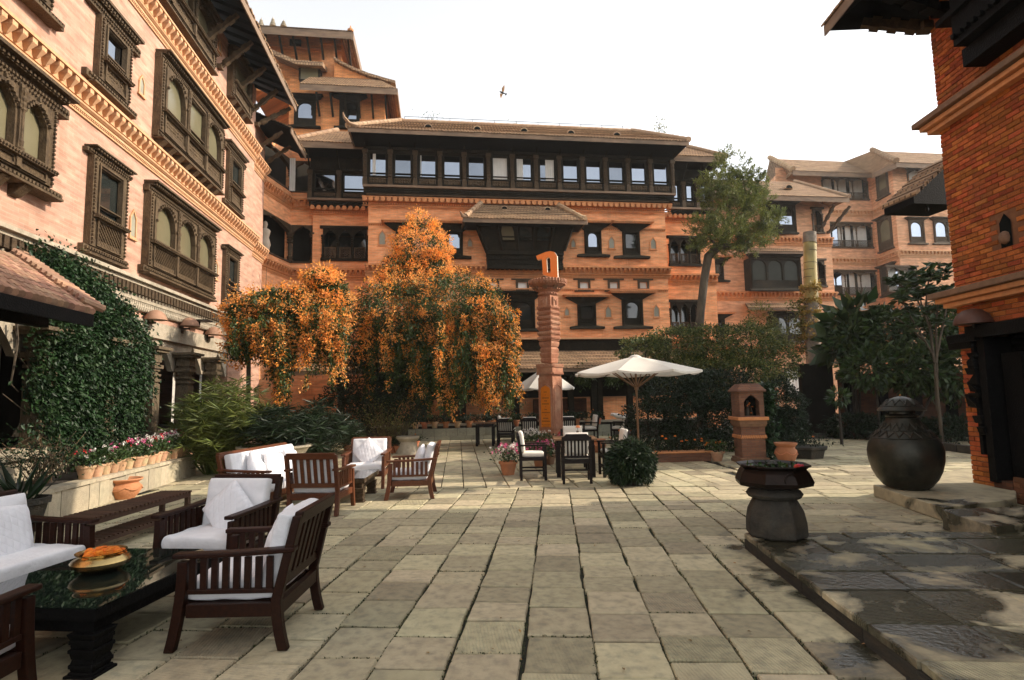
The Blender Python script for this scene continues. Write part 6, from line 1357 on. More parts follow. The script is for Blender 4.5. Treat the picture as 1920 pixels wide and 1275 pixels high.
# two-tier slatted bench
bn = thing('slatted_bench','long two-tier slatted timber bench beside the planter wall','bench',(-3.62,7.40,0),R(-9))
bl_ = 1.85; bs = MB(); bs.box(-.21,.21,-.019,.019,0,.022); bsm = bs.mesh('slat','bench_wood'); bs = MB(); bs.box(-.16,.16,-.019,.019,0,.018); bsm2 = bs.mesh('slat','bench_wood')
for i in range(27): link('slat', bsm, bn, Matrix.Translation((0,-bl_/2+bl_*(i+.5)/27,.40)))
for i in range(25): link('slat', bsm2, bn, Matrix.Translation((0,-bl_/2+.06+(bl_-.12)*(i+.5)/25,.15)))
for sx in (-1,1):
    m = MB(); m.box(sx*.17-.02,sx*.17+.02,-bl_/2,bl_/2,.34,.40); m.build('rail','bench_wood',bn,bevel=.004); m = MB(); m.box(sx*.14-.015,sx*.14+.015,-bl_/2+.03,bl_/2-.03,.11,.15); m.build('rail','bench_wood',bn)
    for sy in (-1,1): m = MB(); m.box(sx*.17-.027,sx*.17+.027,sy*(bl_/2-.04)-.03,sy*(bl_/2-.04)+.03,0,.34); m.build('leg','bench_wood',bn,bevel=.004)
# dining chairs and tables
def dining_chair(label, loc, rz, group, cushion_back=True):
    t = thing('dining_chair', label, 'chair', loc, rz, group); hw = .245; W = 'dining_wood'
    for sx in (-1,1):
        m = MB(); m.box(sx*hw-.024,sx*hw+.024,.20,.25,0,.64); m.build('leg',W,t,bevel=.004)
        m = MB(); m.hexa([(sx*hw-.024,-.26,0),(sx*hw+.024,-.26,0),(sx*hw+.024,-.21,0),(sx*hw-.024,-.21,0)],[(sx*hw-.024,-.26,.45),(sx*hw+.024,-.26,.45),(sx*hw+.024,-.21,.45),(sx*hw-.024,-.21,.45)]); m.hexa([(sx*hw-.024,-.26,.45),(sx*hw+.024,-.26,.45),(sx*hw+.024,-.21,.45),(sx*hw-.024,-.21,.45)],[(sx*hw-.024,-.31,.84),(sx*hw+.024,-.31,.84),(sx*hw+.024,-.26,.84),(sx*hw-.024,-.26,.84)]); m.build('leg',W,t,bevel=.004)
        m = MB(); m.box(sx*hw-.032,sx*hw+.032,-.25,.27,.642,.672); m.build('armrest',W,t,bevel=.006)
        m = MB(); m.box(sx*hw-.012,sx*hw+.012,-.21,.20,.17,.20); m.box(sx*hw-.015,sx*hw+.015,-.21,.20,.37,.43); m.build('stretcher',W,t)
    m = MB(); m.box(-hw+.02,hw-.02,.205,.245,.36,.43); m.box(-hw+.02,hw-.02,-.25,-.215,.36,.43); m.box(-hw+.02,hw-.02,-.22,.21,.41,.43); m.build('seat_frame',W,t)
    m = MB(); m.box(-hw+.02,hw-.02,.215,.235,.17,.20); m.build('stretcher',W,t)
    # top rail with clipped corners
    m = MB(); m.add([(x,y,z) for y in (-.315,-.265) for (x,z) in ((-hw-.01,.77),(hw+.01,.77),(hw+.01,.82),(hw-.06,.89),(-hw+.06,.89),(-hw-.01,.82))],[(0,1,2,3,4,5),(11,10,9,8,7,6)]+[(i,(i+1)%6,6+(i+1)%6,6+i) for i in range(6)]); m.build('top_rail',W,t,bevel=.004)
    m = MB(); m.box(-hw,hw,-.265,-.235,.46,.50); m.build('lower_back_rail',W,t)
    if 'ds' not in SLATS: s_ = MB(); s_.hexa([(-.016,-.265,.49),(.016,-.265,.49),(.016,-.25,.49),(-.016,-.25,.49)],[(-.016,-.30,.78),(.016,-.30,.78),(.016,-.285,.78),(-.016,-.285,.78)]); SLATS['ds'] = s_.mesh('back_slat',W)
    for i in range(6): link('back_slat',SLATS['ds'],t,Matrix.Translation((-hw+.05+(2*hw-.1)*(i+.5)/6,0,0)))
    me = cushion_mesh('seat_cushion', .44,.44,.10,'fabric_cream',.2,int(loc[0]*50),10,.002,7); o = link('seat_cushion',me,t,Matrix.Translation((0,0,.475))); subsurf(o)
    if cushion_back: me = cushion_mesh('back_cushion', .44,.40,.10,'fabric_cream',.2,int(loc[1]*50),10,.002,7); o = link('back_cushion',me,t,Matrix.Translation((0,-.215,.72)) @ Matrix.Rotation(R(97),4,'X')); subsurf(o)
    return t
def dining_table(label, loc, rz, w=.9, d=.9):
    t = thing('dining_table', label, 'table', loc, rz)
    for i in range(6): m = MB(); a = -w/2+w*i/6; m.box(a+.003,a+w/6-.003,-d/2,d/2,.715,.745); m.build('plank','table_wood',t)
    m = MB(); m.box(-w/2+.06,w/2-.06,-d/2+.06,d/2-.06,.62,.714); m.build('apron','dining_wood',t)
    for sx in (-1,1):
        for sy in (-1,1): m = MB(); m.box(sx*(w/2-.09)-.04,sx*(w/2-.09)+.04,sy*(d/2-.09)-.04,sy*(d/2-.09)+.04,0,.62); m.build('leg','dining_wood',t,bevel=.005)
    return t
DG = 'dark dining chairs'
dining_table('small dining table with an orange flower vase, in front of the clay column', (2.72,11.35,0), R(-10), .85, .85)
dining_chair('dark dining chair turned away at the near side of the flower-vase table', (2.53,10.45,0), R(-10), DG)
dining_chair('dark dining chair facing right at the flower-vase table', (1.82,11.05,0), R(-97), DG)
dining_chair('dark dining chair on the round bush side of the flower-vase table', (3.42,11.05,0), R(84), DG)
dining_chair('dark dining chair facing the courtyard beyond the flower-vase table', (2.92,12.25,0), R(170), DG)
dining_table('dark dining table behind the clay column under the far parasol', (3.55,19.3,0), R(-8), 1.0, .9)
dining_chair('dark dining chair turned away, left of the clay column', (2.15,18.25,0), R(-12), DG)
dining_chair('dark dining chair facing the courtyard beyond the column table', (2.35,20.0,0), R(-100), DG)
dining_chair('dark dining chair half hidden behind the left face of the clay column', (2.95,18.5,0), R(-8), DG)
dining_chair('dark dining chair turned away, showing right of the clay column', (4.15,18.3,0), R(-6), DG)
dining_chair('dark dining chair facing left beside the low pot wall', (5.05,18.9,0), R(88), DG)
dining_chair('dark dining chair with the white coat on its back, against the hedge', (6.05,18.7,0), R(60), DG)
dining_table('dark dining table at the left of the far terrace', (1.55,18.9,0), R(-8), .7, .9)
vz = thing('flower_vase','small glass vase with one orange bloom on the dining table','vase',(2.78,11.3,.747)); m = MB(); m.lathe([(.03,0),(.035,.05),(.022,.1),(.03,.13)],12); m.build('vase_body','glass_sky',vz,smooth=50); m = MB(); m.tube([(0,0,.1),(.01,0,.2)],[.004,.004],5); m.build('stem','leaf_broad',vz); m = MB(); pompon(m,(.01,0,.19),.05); m.build('bloom','flower_marigold',vz)
# parasols
def parasol(label, loc, r, zt, ze, name='parasol', rot=0.0, cant=False):
    t = thing(name, label, 'parasol', loc, rot, 'cream parasols'); n = 8
    m = MB(); apex = (0,0,zt)
    for i in range(n):
        a0 = 2*math.pi*i/n; a1 = 2*math.pi*(i+1)/n; K = 5; S = 4
        grid = [[None]*(S+1) for _ in range(K+1)]; vs = []; fs = []
        for k in range(K+1):
            f = .09+.91*k/K
            for s in range(S+1):
                w = s/S; p0 = Vector((math.cos(a0),math.sin(a0))); p1 = Vector((math.cos(a1),math.sin(a1))); q = p0.lerp(p1,w)*r*f; sag = math.sin(w*math.pi)*.05*f
                z = zt-(zt-ze)*(f**1.12)-sag; vs.append((q.x*(1-.03*math.sin(w*math.pi)*(k==K)),q.y*(1-.03*math.sin(w*math.pi)*(k==K)),z))
        for k in range(K):
            for s in range(S): b = k*(S+1)+s; fs.append((b,b+1,b+S+2,b+S+1))
        b0 = K*(S+1); vs += [(vs[b0+s][0],vs[b0+s][1],vs[b0+s][2]-.045) for s in range(S+1)]; nb_ = (K+1)*(S+1)
        for s in range(S): fs.append((b0+s,b0+s+1,nb_+s+1,nb_+s))
        mm = MB(); mm.add(vs,fs); mm.build('canopy_panel','canopy',t,smooth=35,recalc=False)
        rb = MB(); e = Vector((math.cos(a0)*r*.985,math.sin(a0)*r*.985,ze-.035)); rb.bar((0,0,zt-.12),e,.022,.03); rb.build('rib','table_wood',t)
        sr = MB(); mid = Vector((math.cos(a0)*r*.5,math.sin(a0)*r*.5,zt-(zt-ze)*.5-.07)); sr.bar((math.cos(a0)*.03,math.sin(a0)*.03,ze-.36),mid,.018,.026); sr.build('strut','table_wood',t)
    m = MB(); m.lathe([(r*.13,zt-.10),(r*.10,zt-.02),(r*.055,zt+.025),(.03,zt+.035)],16); m.build('vent_cap','canopy',t,smooth=50)
    m = MB(); m.tube([(0,0,0),(0,0,zt-.03)],.026,12); m.build('pole','table_wood',t,smooth=40)
    m = MB(); m.tube([(0,0,ze-.42),(0,0,ze-.30)],.05,12); m.build('hub','table_wood',t,smooth=40)
    m = MB(); m.lathe([(.28,0),(.28,.05),(.06,.09),(.05,.3)],16); m.build('base','iron',t,smooth=40)
    return t
pu = oz(1194,668,0)
UX,UY = 4.28,13.0
z_t = oy(1192,668,UY).z; z_e = oy(1192,697,UY-0.2).z
parasol('large cream parasol over the round bush and dining table', (oy(1192,700,UY).x,UY,0), 1.52, z_t, z_e, rot=.2)
UY2 = 19.0; parasol('far cream parasol half hidden behind the clay column', (oy(1021,705,UY2).x,UY2,0), 1.06, oy(1021,700,UY2).z+.18, oy(1021,727,UY2).z, rot=.1)
# ------------------------------------------------------------------ clay column with the orange sign
PX,PY = 3.42,17.2
pc = thing('clay_column','tall carved terracotta column with an orange plaque and an orange letter sign on top','column',(PX,PY,0),R(45))
def pz(v): return oy(1030,v,PY).z
mpx = 1/(F_PX/ (pj((PX,PY,1.6))[2]))
def sq(mb, a, z0, z1, a1=None): a1 = a if a1 is None else a1; mb.hexa([(-a/2,-a/2,z0),(a/2,-a/2,z0),(a/2,a/2,z0),(-a/2,a/2,z0)],[(-a1/2,-a1/2,z1),(a1/2,-a1/2,z1),(a1/2,a1/2,z1),(-a1/2,a1/2,z1)])
A0 = .53
m = MB(); sq(m,A0+.14,0,.25); sq(m,A0+.06,.25,.4); sq(m,A0,.4,pz(708)); m.build('shaft','pillar_clay',pc,bevel=.01)
m = MB(); sq(m,A0-.04,pz(708),pz(702)); sq(m,A0+.05,pz(702),pz(688)); sq(m,A0+.08,pz(688),pz(683)); 
for i in range(-4,5):
    for sg in (-1,1):
        for ax in (0,1):
            p = (i*.062, sg*(A0+.08)/2) if ax == 0 else (sg*(A0+.08)/2, i*.062); m.box(p[0]-.02,p[0]+.02,p[1]-.02,p[1]+.02,pz(689),pz(684)); m.box(p[0]-.02,p[0]+.02,p[1]-.02,p[1]+.02,pz(702.5),pz(699))
m.build('collar','pillar_clay',pc)
tiers = [(681,676,.36,.40),(676,672,.40,.40),(672,666,.36,.43),(666,662,.43,.43),(662,656,.38,.44),(656,651,.44,.36),(651,646,.40,.46),(646,641,.46,.46)]
m = MB()
for (va,vb,a,b) in tiers: sq(m,a,pz(va),pz(vb),b)
m.build('lower_rings','pillar_clay',pc,bevel=.012)
vv = 640; j = 0
while vv > 580:
    m = MB(); sq(m,.44,pz(vv),pz(vv-4),.52); sq(m,.52,pz(vv-4),pz(vv-7.5),.52); sq(m,.52,pz(vv-7.5),pz(vv-9),.45)
    for i in range(-3,4):
        for sg in (-1,1): m.box(i*.072-.022,i*.072+.022,sg*.26-.018,sg*.26+.018,pz(vv-3.5),pz(vv-7)); m.box(sg*.26-.018,sg*.26+.018,i*.072-.022,i*.072+.022,pz(vv-3.5),pz(vv-7))
    m.build('ring_moulding','pillar_clay',pc); vv -= 9.5; j += 1
m = MB(); sq(m,.46,pz(580),pz(556)); m.build('face_block','pillar_clay',pc,bevel=.008)
for k in range(4):
    m = MB(Matrix.Rotation(k*math.pi/2,4,'Z')); m.box(-.13,.13,-.285,-.22,pz(578),pz(559)); m.box(-.10,-.03,-.31,-.28,pz(566),pz(563)); m.box(.03,.10,-.31,-.28,pz(566),pz(563)); m.box(-.02,.02,-.32,-.28,pz(573),pz(564)); m.build('carved_face','pillar_clay',pc,bevel=.006)
m = MB(); pr = []
for (v,r) in ((556,.24),(553,.29),(549,.27),(546,.34),(543,.37),(541,.34),(539,.43),(536,.49),(533,.56),(530,.57),(527,.57),(526.9,.0)): pr.append((r,pz(v)))
m.lathe(pr,28); m.build('capital','pillar_clay',pc,smooth=25)
m = MB()
for (v,r,s) in ((552,.29,20),(543.5,.38,22),(534.5,.545,34),(531,.58,36),(528,.58,36)):
    for i in range(s): a = 2*math.pi*i/s; m.box(r*math.cos(a)-.022,r*math.cos(a)+.022,r*math.sin(a)-.022,r*math.sin(a)+.022,pz(v)-.022,pz(v)+.022)
m.build('bead_rows','pillar_clay',pc)['kind'] = 'stuff'
for i in range(8):
    a = 2*math.pi*(i+.5)/8; m = MB(Matrix.Rotation(a,4,'Z')); m.hexa([(.36,-.05,pz(545)),(.40,-.05,pz(545)),(.40,.05,pz(545)),(.36,.05,pz(545))],[(.36,-.07,pz(538)),(.50,-.07,pz(539)),(.50,.07,pz(539)),(.36,.07,pz(538))]); m.build('bracket_head','trim_dark',pc,bevel=.01)
# plaque on the left face, recessed arch on the right face
def arch_poly(w, z0, zs, zt): return [(-w/2,z0),(w/2,z0),(w/2,zs),(w*.40,zs+(zt-zs)*.45),(w*.14,zs+(zt-zs)*.80),(0,zt),(-w*.14,zs+(zt-zs)*.80),(-w*.40,zs+(zt-zs)*.45),(-w/2,zs)]
def arch_frame(mb, w, z0, zs, zt, t, y0, y1):
    o_ = arch_poly(w+2*t, z0-t, zs, zt+t*1.4); i_ = arch_poly(w,z0,zs,zt); n = len(o_)
    mb.add([(x,y1,z) for x,z in o_]+[(x,y1,z) for x,z in i_]+[(x,y0,z) for x,z in o_]+[(x,y0,z) for x,z in i_],[(k,(k+1)%n,n+(k+1)%n,n+k) for k in range(n)]+[(2*n+k,2*n+(k+1)%n,(k+1)%n,k) for k in range(n)]+[(n+k,n+(k+1)%n,3*n+(k+1)%n,3*n+k) for k in range(n)])
zb_,zs_,zt_ = pz(801),pz(730),pz(722)
for k,isp in ((-1,True),(0,False)):
    Mk = Matrix.Rotation(k*math.pi/2,4,'Z') if not isp else Matrix.Rotation(-math.pi/2,4,'Z')
    m = MB(Mk); arch_frame(m,.36,zb_,zs_,zt_,.035,-A0/2+.01,-A0/2-.02); m.build('arch_frame','pillar_clay',pc)
    if isp:
        m = MB(Mk); m.prism(arch_poly(.345,zb_+.01,zs_,zt_-.01),-A0/2-.001,-A0/2-.012); pq = m.build('plaque','plaque_orange',pc)
        # lines of incised lettering, too small to read: broken into word-like strokes
        tx = MB(Mk); y_ = -A0/2-.0135
        for (v,wd,h) in ((735,.11,.022),(740.5,.025,.016),(746,.24,.026),(751.5,.10,.026),(757,.25,.026),(762,.03,.016),(767.5,.08,.024),(773,.29,.026),(778,.03,.014),(783.5,.19,.026),(789,.29,.026),(795.5,.30,.012),(798,.22,.012),(800.2,.24,.010)):
            x = -wd/2; z = pz(v)
            while x < wd/2-.004:
                w_ = min(RNG.uniform(.010,.016), wd/2-x); tx.box(x,x+w_*.8,y_,y_+.001,z-h/2,z+h/2); x += w_+(.006 if RNG.uniform()<.2 else .002)
        q = tx.build('plaque_lettering','ink',pc); q['kind'] = 'stuff'
# the sign itself (a letter form with a flag to the left), outline from its own shape
def gl(x,y): return ((x-800)/4.552*mpx, pz(360+y/4.552))
left = [(712,540),(790,515),(812,512),(812,560),(797,572),(800,685),(815,697),(815,724),(766,705),(760,572),(722,575)]
right = [(812,512),(830,510),(865,522),(885,555),(887,752),(815,724),(815,697),(830,690),(828,572),(812,560)]
Ms = Matrix.Translation((PX,PY,0)) @ Matrix.Rotation(R(-24),4,'Z')
for nm,pts in (('sign_letter',left),('sign_letter',right)):
    m = MB(Matrix.Rotation(R(-24)-R(45),4,'Z')); poly = [(gl(*p)[0]*1.08,gl(*p)[1]) for p in pts]; n = len(poly)
    m.add([(x,-.05,z) for x,z in poly],[tuple(range(n))]); m.build(nm,'sign_orange',pc,recalc=False)
    m = MB(Matrix.Rotation(R(-24)-R(45),4,'Z')); m.add([(x,-.049,z) for x,z in poly]+[(x,.07,z) for x,z in poly],[tuple(range(2*n-1,n-1,-1))]+[(i,(i+1)%n,n+(i+1)%n,n+i) for i in range(n)]); m.build('sign_return','sign_side',pc,recalc=False)
m = MB(); m.box(-.03,.03,-.03,.03,pz(527),pz(521)); m.build('sign_foot','iron',pc); m = MB(); m.box(-.30,-.18,-.1,.02,pz(527),pz(521.5)); m.build('spotlight','iron',pc)
# ------------------------------------------------------------------ brick shrine
sx_,sy_ = 7.05,12.35; sh_ = thing('brick_shrine','square brick shrine post with arched niche and hipped brick cap','shrine',(sx_,sy_,0),R(-10))
def sz(v): return oy(1405,v,sy_-.25).z
def blk(nm, a, z0, z1, a1=None, mat='brick_shrine', bev=.006): m = MB(); sq(m,a,z0,z1,a1); return m.build(nm,mat,sh_,bevel=bev)
mk_brick('brick_shrine', (0.23,0.105,0.06),(0.15,0.066,0.042),(0.13,0.09,0.066),.15,.05,.006,(0.13,0.09,0.07),.5)
blk('base',.66,0,.07,mat='trim_dark'); blk('base',.62,.07,.12,mat='trim_dark'); blk('shaft',.52,.12,sz(822)); blk('band',.56,sz(822),sz(818),mat='trim_dark'); blk('shaft',.53,sz(818),sz(800)); blk('band',.57,sz(800),sz(795),.60,mat='trim_dark'); blk('band',.62,sz(795),sz(788),.60,mat='trim_dark'); blk('ledge',.68,sz(788),sz(782),mat='terracotta_trim')
z0,z1 = sz(782),sz(735); m = MB(); arch_panel(m,-.27,.27,z0,z1,-.17,.17,z0+.03,z1-.22,z1-.06,-.27,-.18,'cusp',14); m.build('niche_front','brick_shrine',sh_); m = MB(); m.box(-.27,-.22,-.18,.27,z0,z1); m.box(.22,.27,-.18,.27,z0,z1); m.box(-.22,.22,.2,.27,z0,z1); m.build('niche_side','brick_shrine',sh_); m = MB(); m.box(-.22,.22,.10,.19,z0,z1); m.build('niche_void','dark_void',sh_)
m = MB(); m.lathe([(.10,0),(.11,.08),(.08,.2),(.05,.25),(.06,.30),(.02,.36)],10,(0,-.02,z0)); m.build('idol','bronze',sh_,smooth=50)
for (x,z) in ((.0,.30),(-.05,.24),(.06,.22),(.03,.08),(-.02,.27)): m = MB(); pompon(m,(x,-.14,z0+z),.022); m.build('marigold','flower_marigold',sh_)
m = MB(); sq(m,.64,z1,z1+.03); m.hexa([(-.33,-.33,z1+.03),(.33,-.33,z1+.03),(.33,.33,z1+.03),(-.33,.33,z1+.03)],[(-.2,-.2,sz(719)),(.2,-.2,sz(719)),(.2,.2,sz(719)),(-.2,.2,sz(719))]); m.build('cap','brick_shrine',sh_,bevel=.006)
# rope moulding on the shrine
m = MB()
for s in range(4):
    Mk = Matrix.Rotation(s*math.pi/2,4,'Z')
    for i in range(14): x = -.27+.54*(i+.5)/14; a = Mk @ Vector((x-.018,-.285,sz(822))); b = Mk @ Vector((x+.018,-.285,sz(818)+.02)); m.bar(a,b,.022,.022)
m.build('rope_moulding','terracotta_trim',sh_)['kind'] = 'stuff'
# ------------------------------------------------------------------ fountain bowl on a stone pedestal
fp = oz(1462,1006,TZ); fo = thing('stone_fountain','bronze water basin on a carved stone pedestal at the terrace corner','fountain',(fp.x,fp.y+.05,TZ+.002),R(-20))
dpx = pj((fp.x,fp.y,.6))[2]/F_PX
def pr_(pts, vb): return [(r*dpx, (vb-v)*dpx*1.02) for v,r in pts]
m = MB(); m.lathe(pr_([(1012,50),(1008,55),(985,54),(965,50),(950,42),(944,38)],1012),8,ph=math.pi/8); m.build('pedestal','stone_dark',fo,bevel=.012)
m = MB(); m.lathe(pr_([(945,36),(942,46),(936,50),(930,46),(926,38),(924,34)],1012),28); m.build('collar','stone_dark',fo,smooth=45)
m = MB(); m.lathe(pr_([(926,36),(923,52),(919,68),(912,70),(896,63),(890,58),(887,62),(884,67),(882,66),(886,58),(890,54)],1012),8,caps=False,ph=math.pi/8); m.build('basin','copper_dark',fo)
m = MB(); zz = (1012-888)*dpx*1.02; m.lathe([(57*dpx,zz),(56*dpx,zz+.001)],8,ph=math.pi/8); m.build('water','water',fo)
m = MB(); m.lathe([(.05,zz),(.06,zz+.03),(.02,zz+.06)],10); m.build('spout','bronze',fo)
for a in (R(-75),R(105)):
    m = MB(Matrix.Translation((66*dpx*math.cos(a),66*dpx*math.sin(a),zz-.09)) @ Matrix.Rotation(a+math.pi/2,4,'Z')); m.tube([(.055*math.cos(t),0.02,.055*math.sin(t)) for t in np.linspace(0,6.283,15)],.009,6); m.build('ring_handle','copper_dark',fo,smooth=50)
for (x,y) in ((.22,-.03),(.25,.02),(.27,-.02)): m = MB(); pompon(m,(x,y,zz+.001),.028); m.build('petal_flower','flower_red',fo)
P_ = np.array([[x,y,0] for x,y in zip(RNG.normal(0,.13,70),RNG.normal(0,.13,70))]); P_ = P_[np.hypot(P_[:,0],P_[:,1])<.3]; D_ = np.tile([0,0,.3],(len(P_),1)); P_[:,2] = zz+.003
leaves('floating_leaves', P_, D_, .06, .7, 'leaf_broad', fo, 1.0)['kind'] = 'stuff'
# ------------------------------------------------------------------ great lidded jar on its stone block
jp = oz(1730,921,.17); dpx = pj((jp.x,jp.y,.8))[2]/F_PX
pf = tag(MB().build('x',None) if False else None or bpy.data.objects.new('jar_platform',None),'low dark stone slab platform under the great jar','platform'); COL.objects.link(pf); 
def pform(pts, z1, mat='stone_dark', nm='platform_slab'):
    m = MB(); tpoly(m,[oz(*p,z1) for p in pts],0.004,z1); return m.build(nm,'paving_terrace',pf,bevel=.01)
pform([(1637,909),(1700,930),(1770,952),(1905,935),(1905,880),(1800,880)],.17); pform([(1765,955),(1800,968),(1868,988),(1990,975),(1985,945),(1890,950)],.22)
jr_ = thing('lidded_jar','huge dark bronze jar with a domed lid on a stone slab','jar',(jp.x,jp.y+.25,.172)); jr2 = jr_
pts = [(924,30),(918,40),(905,50),(890,57),(870,62),(852,63),(838,60),(826,53),(815,43),(808,37),(800,32),(795,29),(790,27)]
m = MB(); m.lathe([(r*dpx,(924-v)*dpx) for v,r in pts],48); m.build('body','bronze',jr_,smooth=50)
m = MB(); m.lathe([(r*dpx,(924-v)*dpx) for v,r in ((792,26),(790,22),(788,27),(786,28),(784,26),(782,20),(772,20))],36); m.build('neck','bronze',jr_,smooth=40)
m = MB(); m.lathe([(r*dpx,(924-v)*dpx) for v,r in ((776,40),(775,41),(771,38),(766,33),(765,32),(760,28),(754,20),(750,10),(748.5,4)) ],40); m.build('lid','bronze',jr_,smooth=35)
m = MB(); m.lathe([(.006,0),(.014,.01),(.01,.02),(.004,.035)],8,(0,0,(924-748.5)*dpx)); m.build('lid_knob','brass',jr_)
# zig-zag relief on shoulder and lid
def zig(v0,r0,v1,r1,k,nm):
    m = MB()
    for i in range(k):
        a0 = 2*math.pi*i/k; a1 = 2*math.pi*(i+.5)/k; a2 = 2*math.pi*(i+1)/k
        q = lambda a,v,r: (r*1.01*dpx*math.cos(a),r*1.01*dpx*math.sin(a),(924-v)*dpx+.004)
        m.tube([q(a0,v0,r0),q(a1,v1,r1)],.010,5); m.tube([q(a1,v1,r1),q(a2,v0,r0)],.010,5)
    m.build(nm,'bronze',jr_)
zig(825,52.5,815,43,18,'shoulder_relief'); zig(812,40,800,32,18,'shoulder_relief'); zig(765,32,755,21,12,'lid_relief')
for (v,r) in ((827,54),(813,41.5),(766,33.5)): m = MB(); m.lathe([((r+.2)*dpx,(924-v)*dpx-.006),((r+1.2)*dpx,(924-v)*dpx),((r+.2)*dpx,(924-v)*dpx+.006)],40,caps=False); m.build('relief_ring','bronze',jr_)
# ------------------------------------------------------------------ pots, urns and planters
def pot(mb, r, h, c=(0,0,0)): mb.lathe([(r*.62,0),(r*.9,h*.8),(r*1.02,h*.82),(r*1.04,h),(r*.9,h),(r*.86,h*.88),(0,h*.86)],16,c,caps=False)
def urn(label, loc, r, h, mat='terracotta', swag=True):
    t = thing('terracotta_urn', label, 'pot', loc); m = MB(); m.lathe([(r*.55,0),(r*.75,h*.2),(r*.98,h*.48),(r*.95,h*.62),(r*.78,h*.74),(r*.76,h*.80),(r*.95,h*.90),(r*1.0,h*.95),(r*.98,h),(r*.86,h*.97),(r*.7,h*.8),(r*.5,h*.3)],28,caps=False); m.build('body',mat,t,smooth=45)
    if swag:
        m = MB()
        for k in range(6):
            a0 = 2*math.pi*k/6; m.tube([(r*.99*math.cos(a0+1.047*f),r*.99*math.sin(a0+1.047*f),h*(.60-.14*math.sin(f*math.pi))) for f in np.linspace(0,1,7)],r*.035,5)
        m.build('swag_relief',mat,t)
    m = MB(); m.lathe([(0,h*.82),(r*.72,h*.82)],16,caps=False); m.build('soil','soil',t,recalc=False); return t
q = oz(211,938,0); urn('empty terracotta urn with swag relief between bench and planter wall', (q.x+.12,q.y+.1,0), .27, .34)
q = oz(1483,871,0); urn('tall terracotta urn beside the leafy creeper and shrine', (q.x,q.y+.15,0), .24, .46)
q = oz(1133,838,0); urn('squat terracotta urn behind the flower-vase table', (4.35,15.6,0), .28, .36)
# planter wall on the left, faced with stone slabs
plw = thing('stone_planter','low pale stone-faced planter along the sunlit arcade','planter',(-5.8,10.8,0),world_parts=True)
XPn = -5.28; y0p,y1p = 8.35,13.5
m = MB(); m.box(XL+.13,XPn-.03,y0p+.03,y1p,0,.43); m.build('core','stone_wall',plw); m = MB(); m.box(XL+.14,XPn-.22,y0p+.2,y1p-.1,.425,.445); m.build('soil','soil',plw)
fm_ = MB(); fm_.box(-.03,0,-.5,.5,0,1); fme = fm_.mesh('facing_slab','stone_wall'); y = y0p
while y < y1p-.05:
    w = min(RNG.uniform(.22,.5),y1p-y); link('facing_slab',fme,plw,Matrix.Translation((XPn+RNG.normal(0,.003),y+w/2,0)) @ Matrix.Diagonal((1,w-.008,.36+RNG.uniform(0,.02),1))); y += w
y = y0p
cm_ = MB(); cm_.box(-.24,.02,-.5,.5,0,.06); cme = cm_.mesh('coping_stone','stone_wall')
while y < y1p-.05: w = min(RNG.uniform(.4,.8),y1p-y); link('coping_stone',cme,plw,Matrix.Translation((XPn,y+w/2,.385)) @ Matrix.Diagonal((1,w-.006,1,1))); y += w
m = MB(); m.box(XL+.14,XPn-.005,y0p,y0p+.03,0,.385); m.build('end_slab','stone_wall',plw)
# flower pots standing on the planter coping
def flower_pot(name, label, loc, r, h, group, kind, nfl=40, spread=.2, hgt=.28, nleaf=150, mat='pot_pale', leafm='leaf_broad'):
    t = thing(name, label, 'flower pot', loc, RNG.uniform(0,6), group); m = MB(); pot(m,r,h); m.build('pot',mat,t,smooth=35); m = MB(); m.lathe([(0,h*.86),(r*.86,h*.86)],12,caps=False); m.build('soil','soil',t,recalc=False)
    n = nleaf; P = np.stack([RNG.normal(0,spread*.5,n),RNG.normal(0,spread*.5,n),h*.9+hgt*RNG.uniform(0,1,n)**.8*.85],1); D = np.stack([P[:,0]*3,P[:,1]*3,np.full(n,.4)],1); lv = leaves('foliage',P,D,.075,.42,leafm,t,.6); lv['kind'] = 'stuff'
    st_ = MB(); st_.tube([(0,0,h*.8),(.01,0,h+hgt*.5)],[.008,.004],5); st_.build('stem','leaf_dark',t)
    for (mt,fr) in kind:
        k = max(1,int(nfl*fr)); P = np.stack([RNG.normal(0,spread*.5,k),RNG.normal(0,spread*.5,k),h+hgt*RNG.uniform(.55,1.15,k)],1); P = np.repeat(P,7,0)+RNG.normal(0,.011,(k*7,3)); D = RNG.normal(0,1,(len(P),3))+np.array([0,-.2,.6]); fl = leaves('blossoms',P,D,.034,.85,mt,t,.3); fl['kind'] = 'stuff'
    return t
cols = [[('flower_pink',.6),('flower_white',.4)],[('flower_white',.8),('flower_pink',.2)],[('flower_pink',1.0)],[('flower_white',.5),('flower_red',.5)]]
colw = ['pink and white','white','pink','white and red']
names = ['first','second','third','fourth','fifth','sixth','seventh','eighth','ninth','tenth','eleventh','twelfth','thirteenth','fourteenth','fifteenth']
for i in range(15):
    y = 9.75+i*.245+RNG.normal(0,.02); c = int(RNG.integers(0,4)); f = i/14
    flower_pot('flower_pot','pale clay pot of %s flowers on the planter, %s along from the ivy' % (colw[c],names[i]), (XPn-.14+RNG.normal(0,.01),y,.447), .125+RNG.uniform(-.01,.015), .19+RNG.uniform(-.01,.02), 'flower pots on the left planter', cols[c], int(5+34*f*f), .2, .22+.12*f, 220)
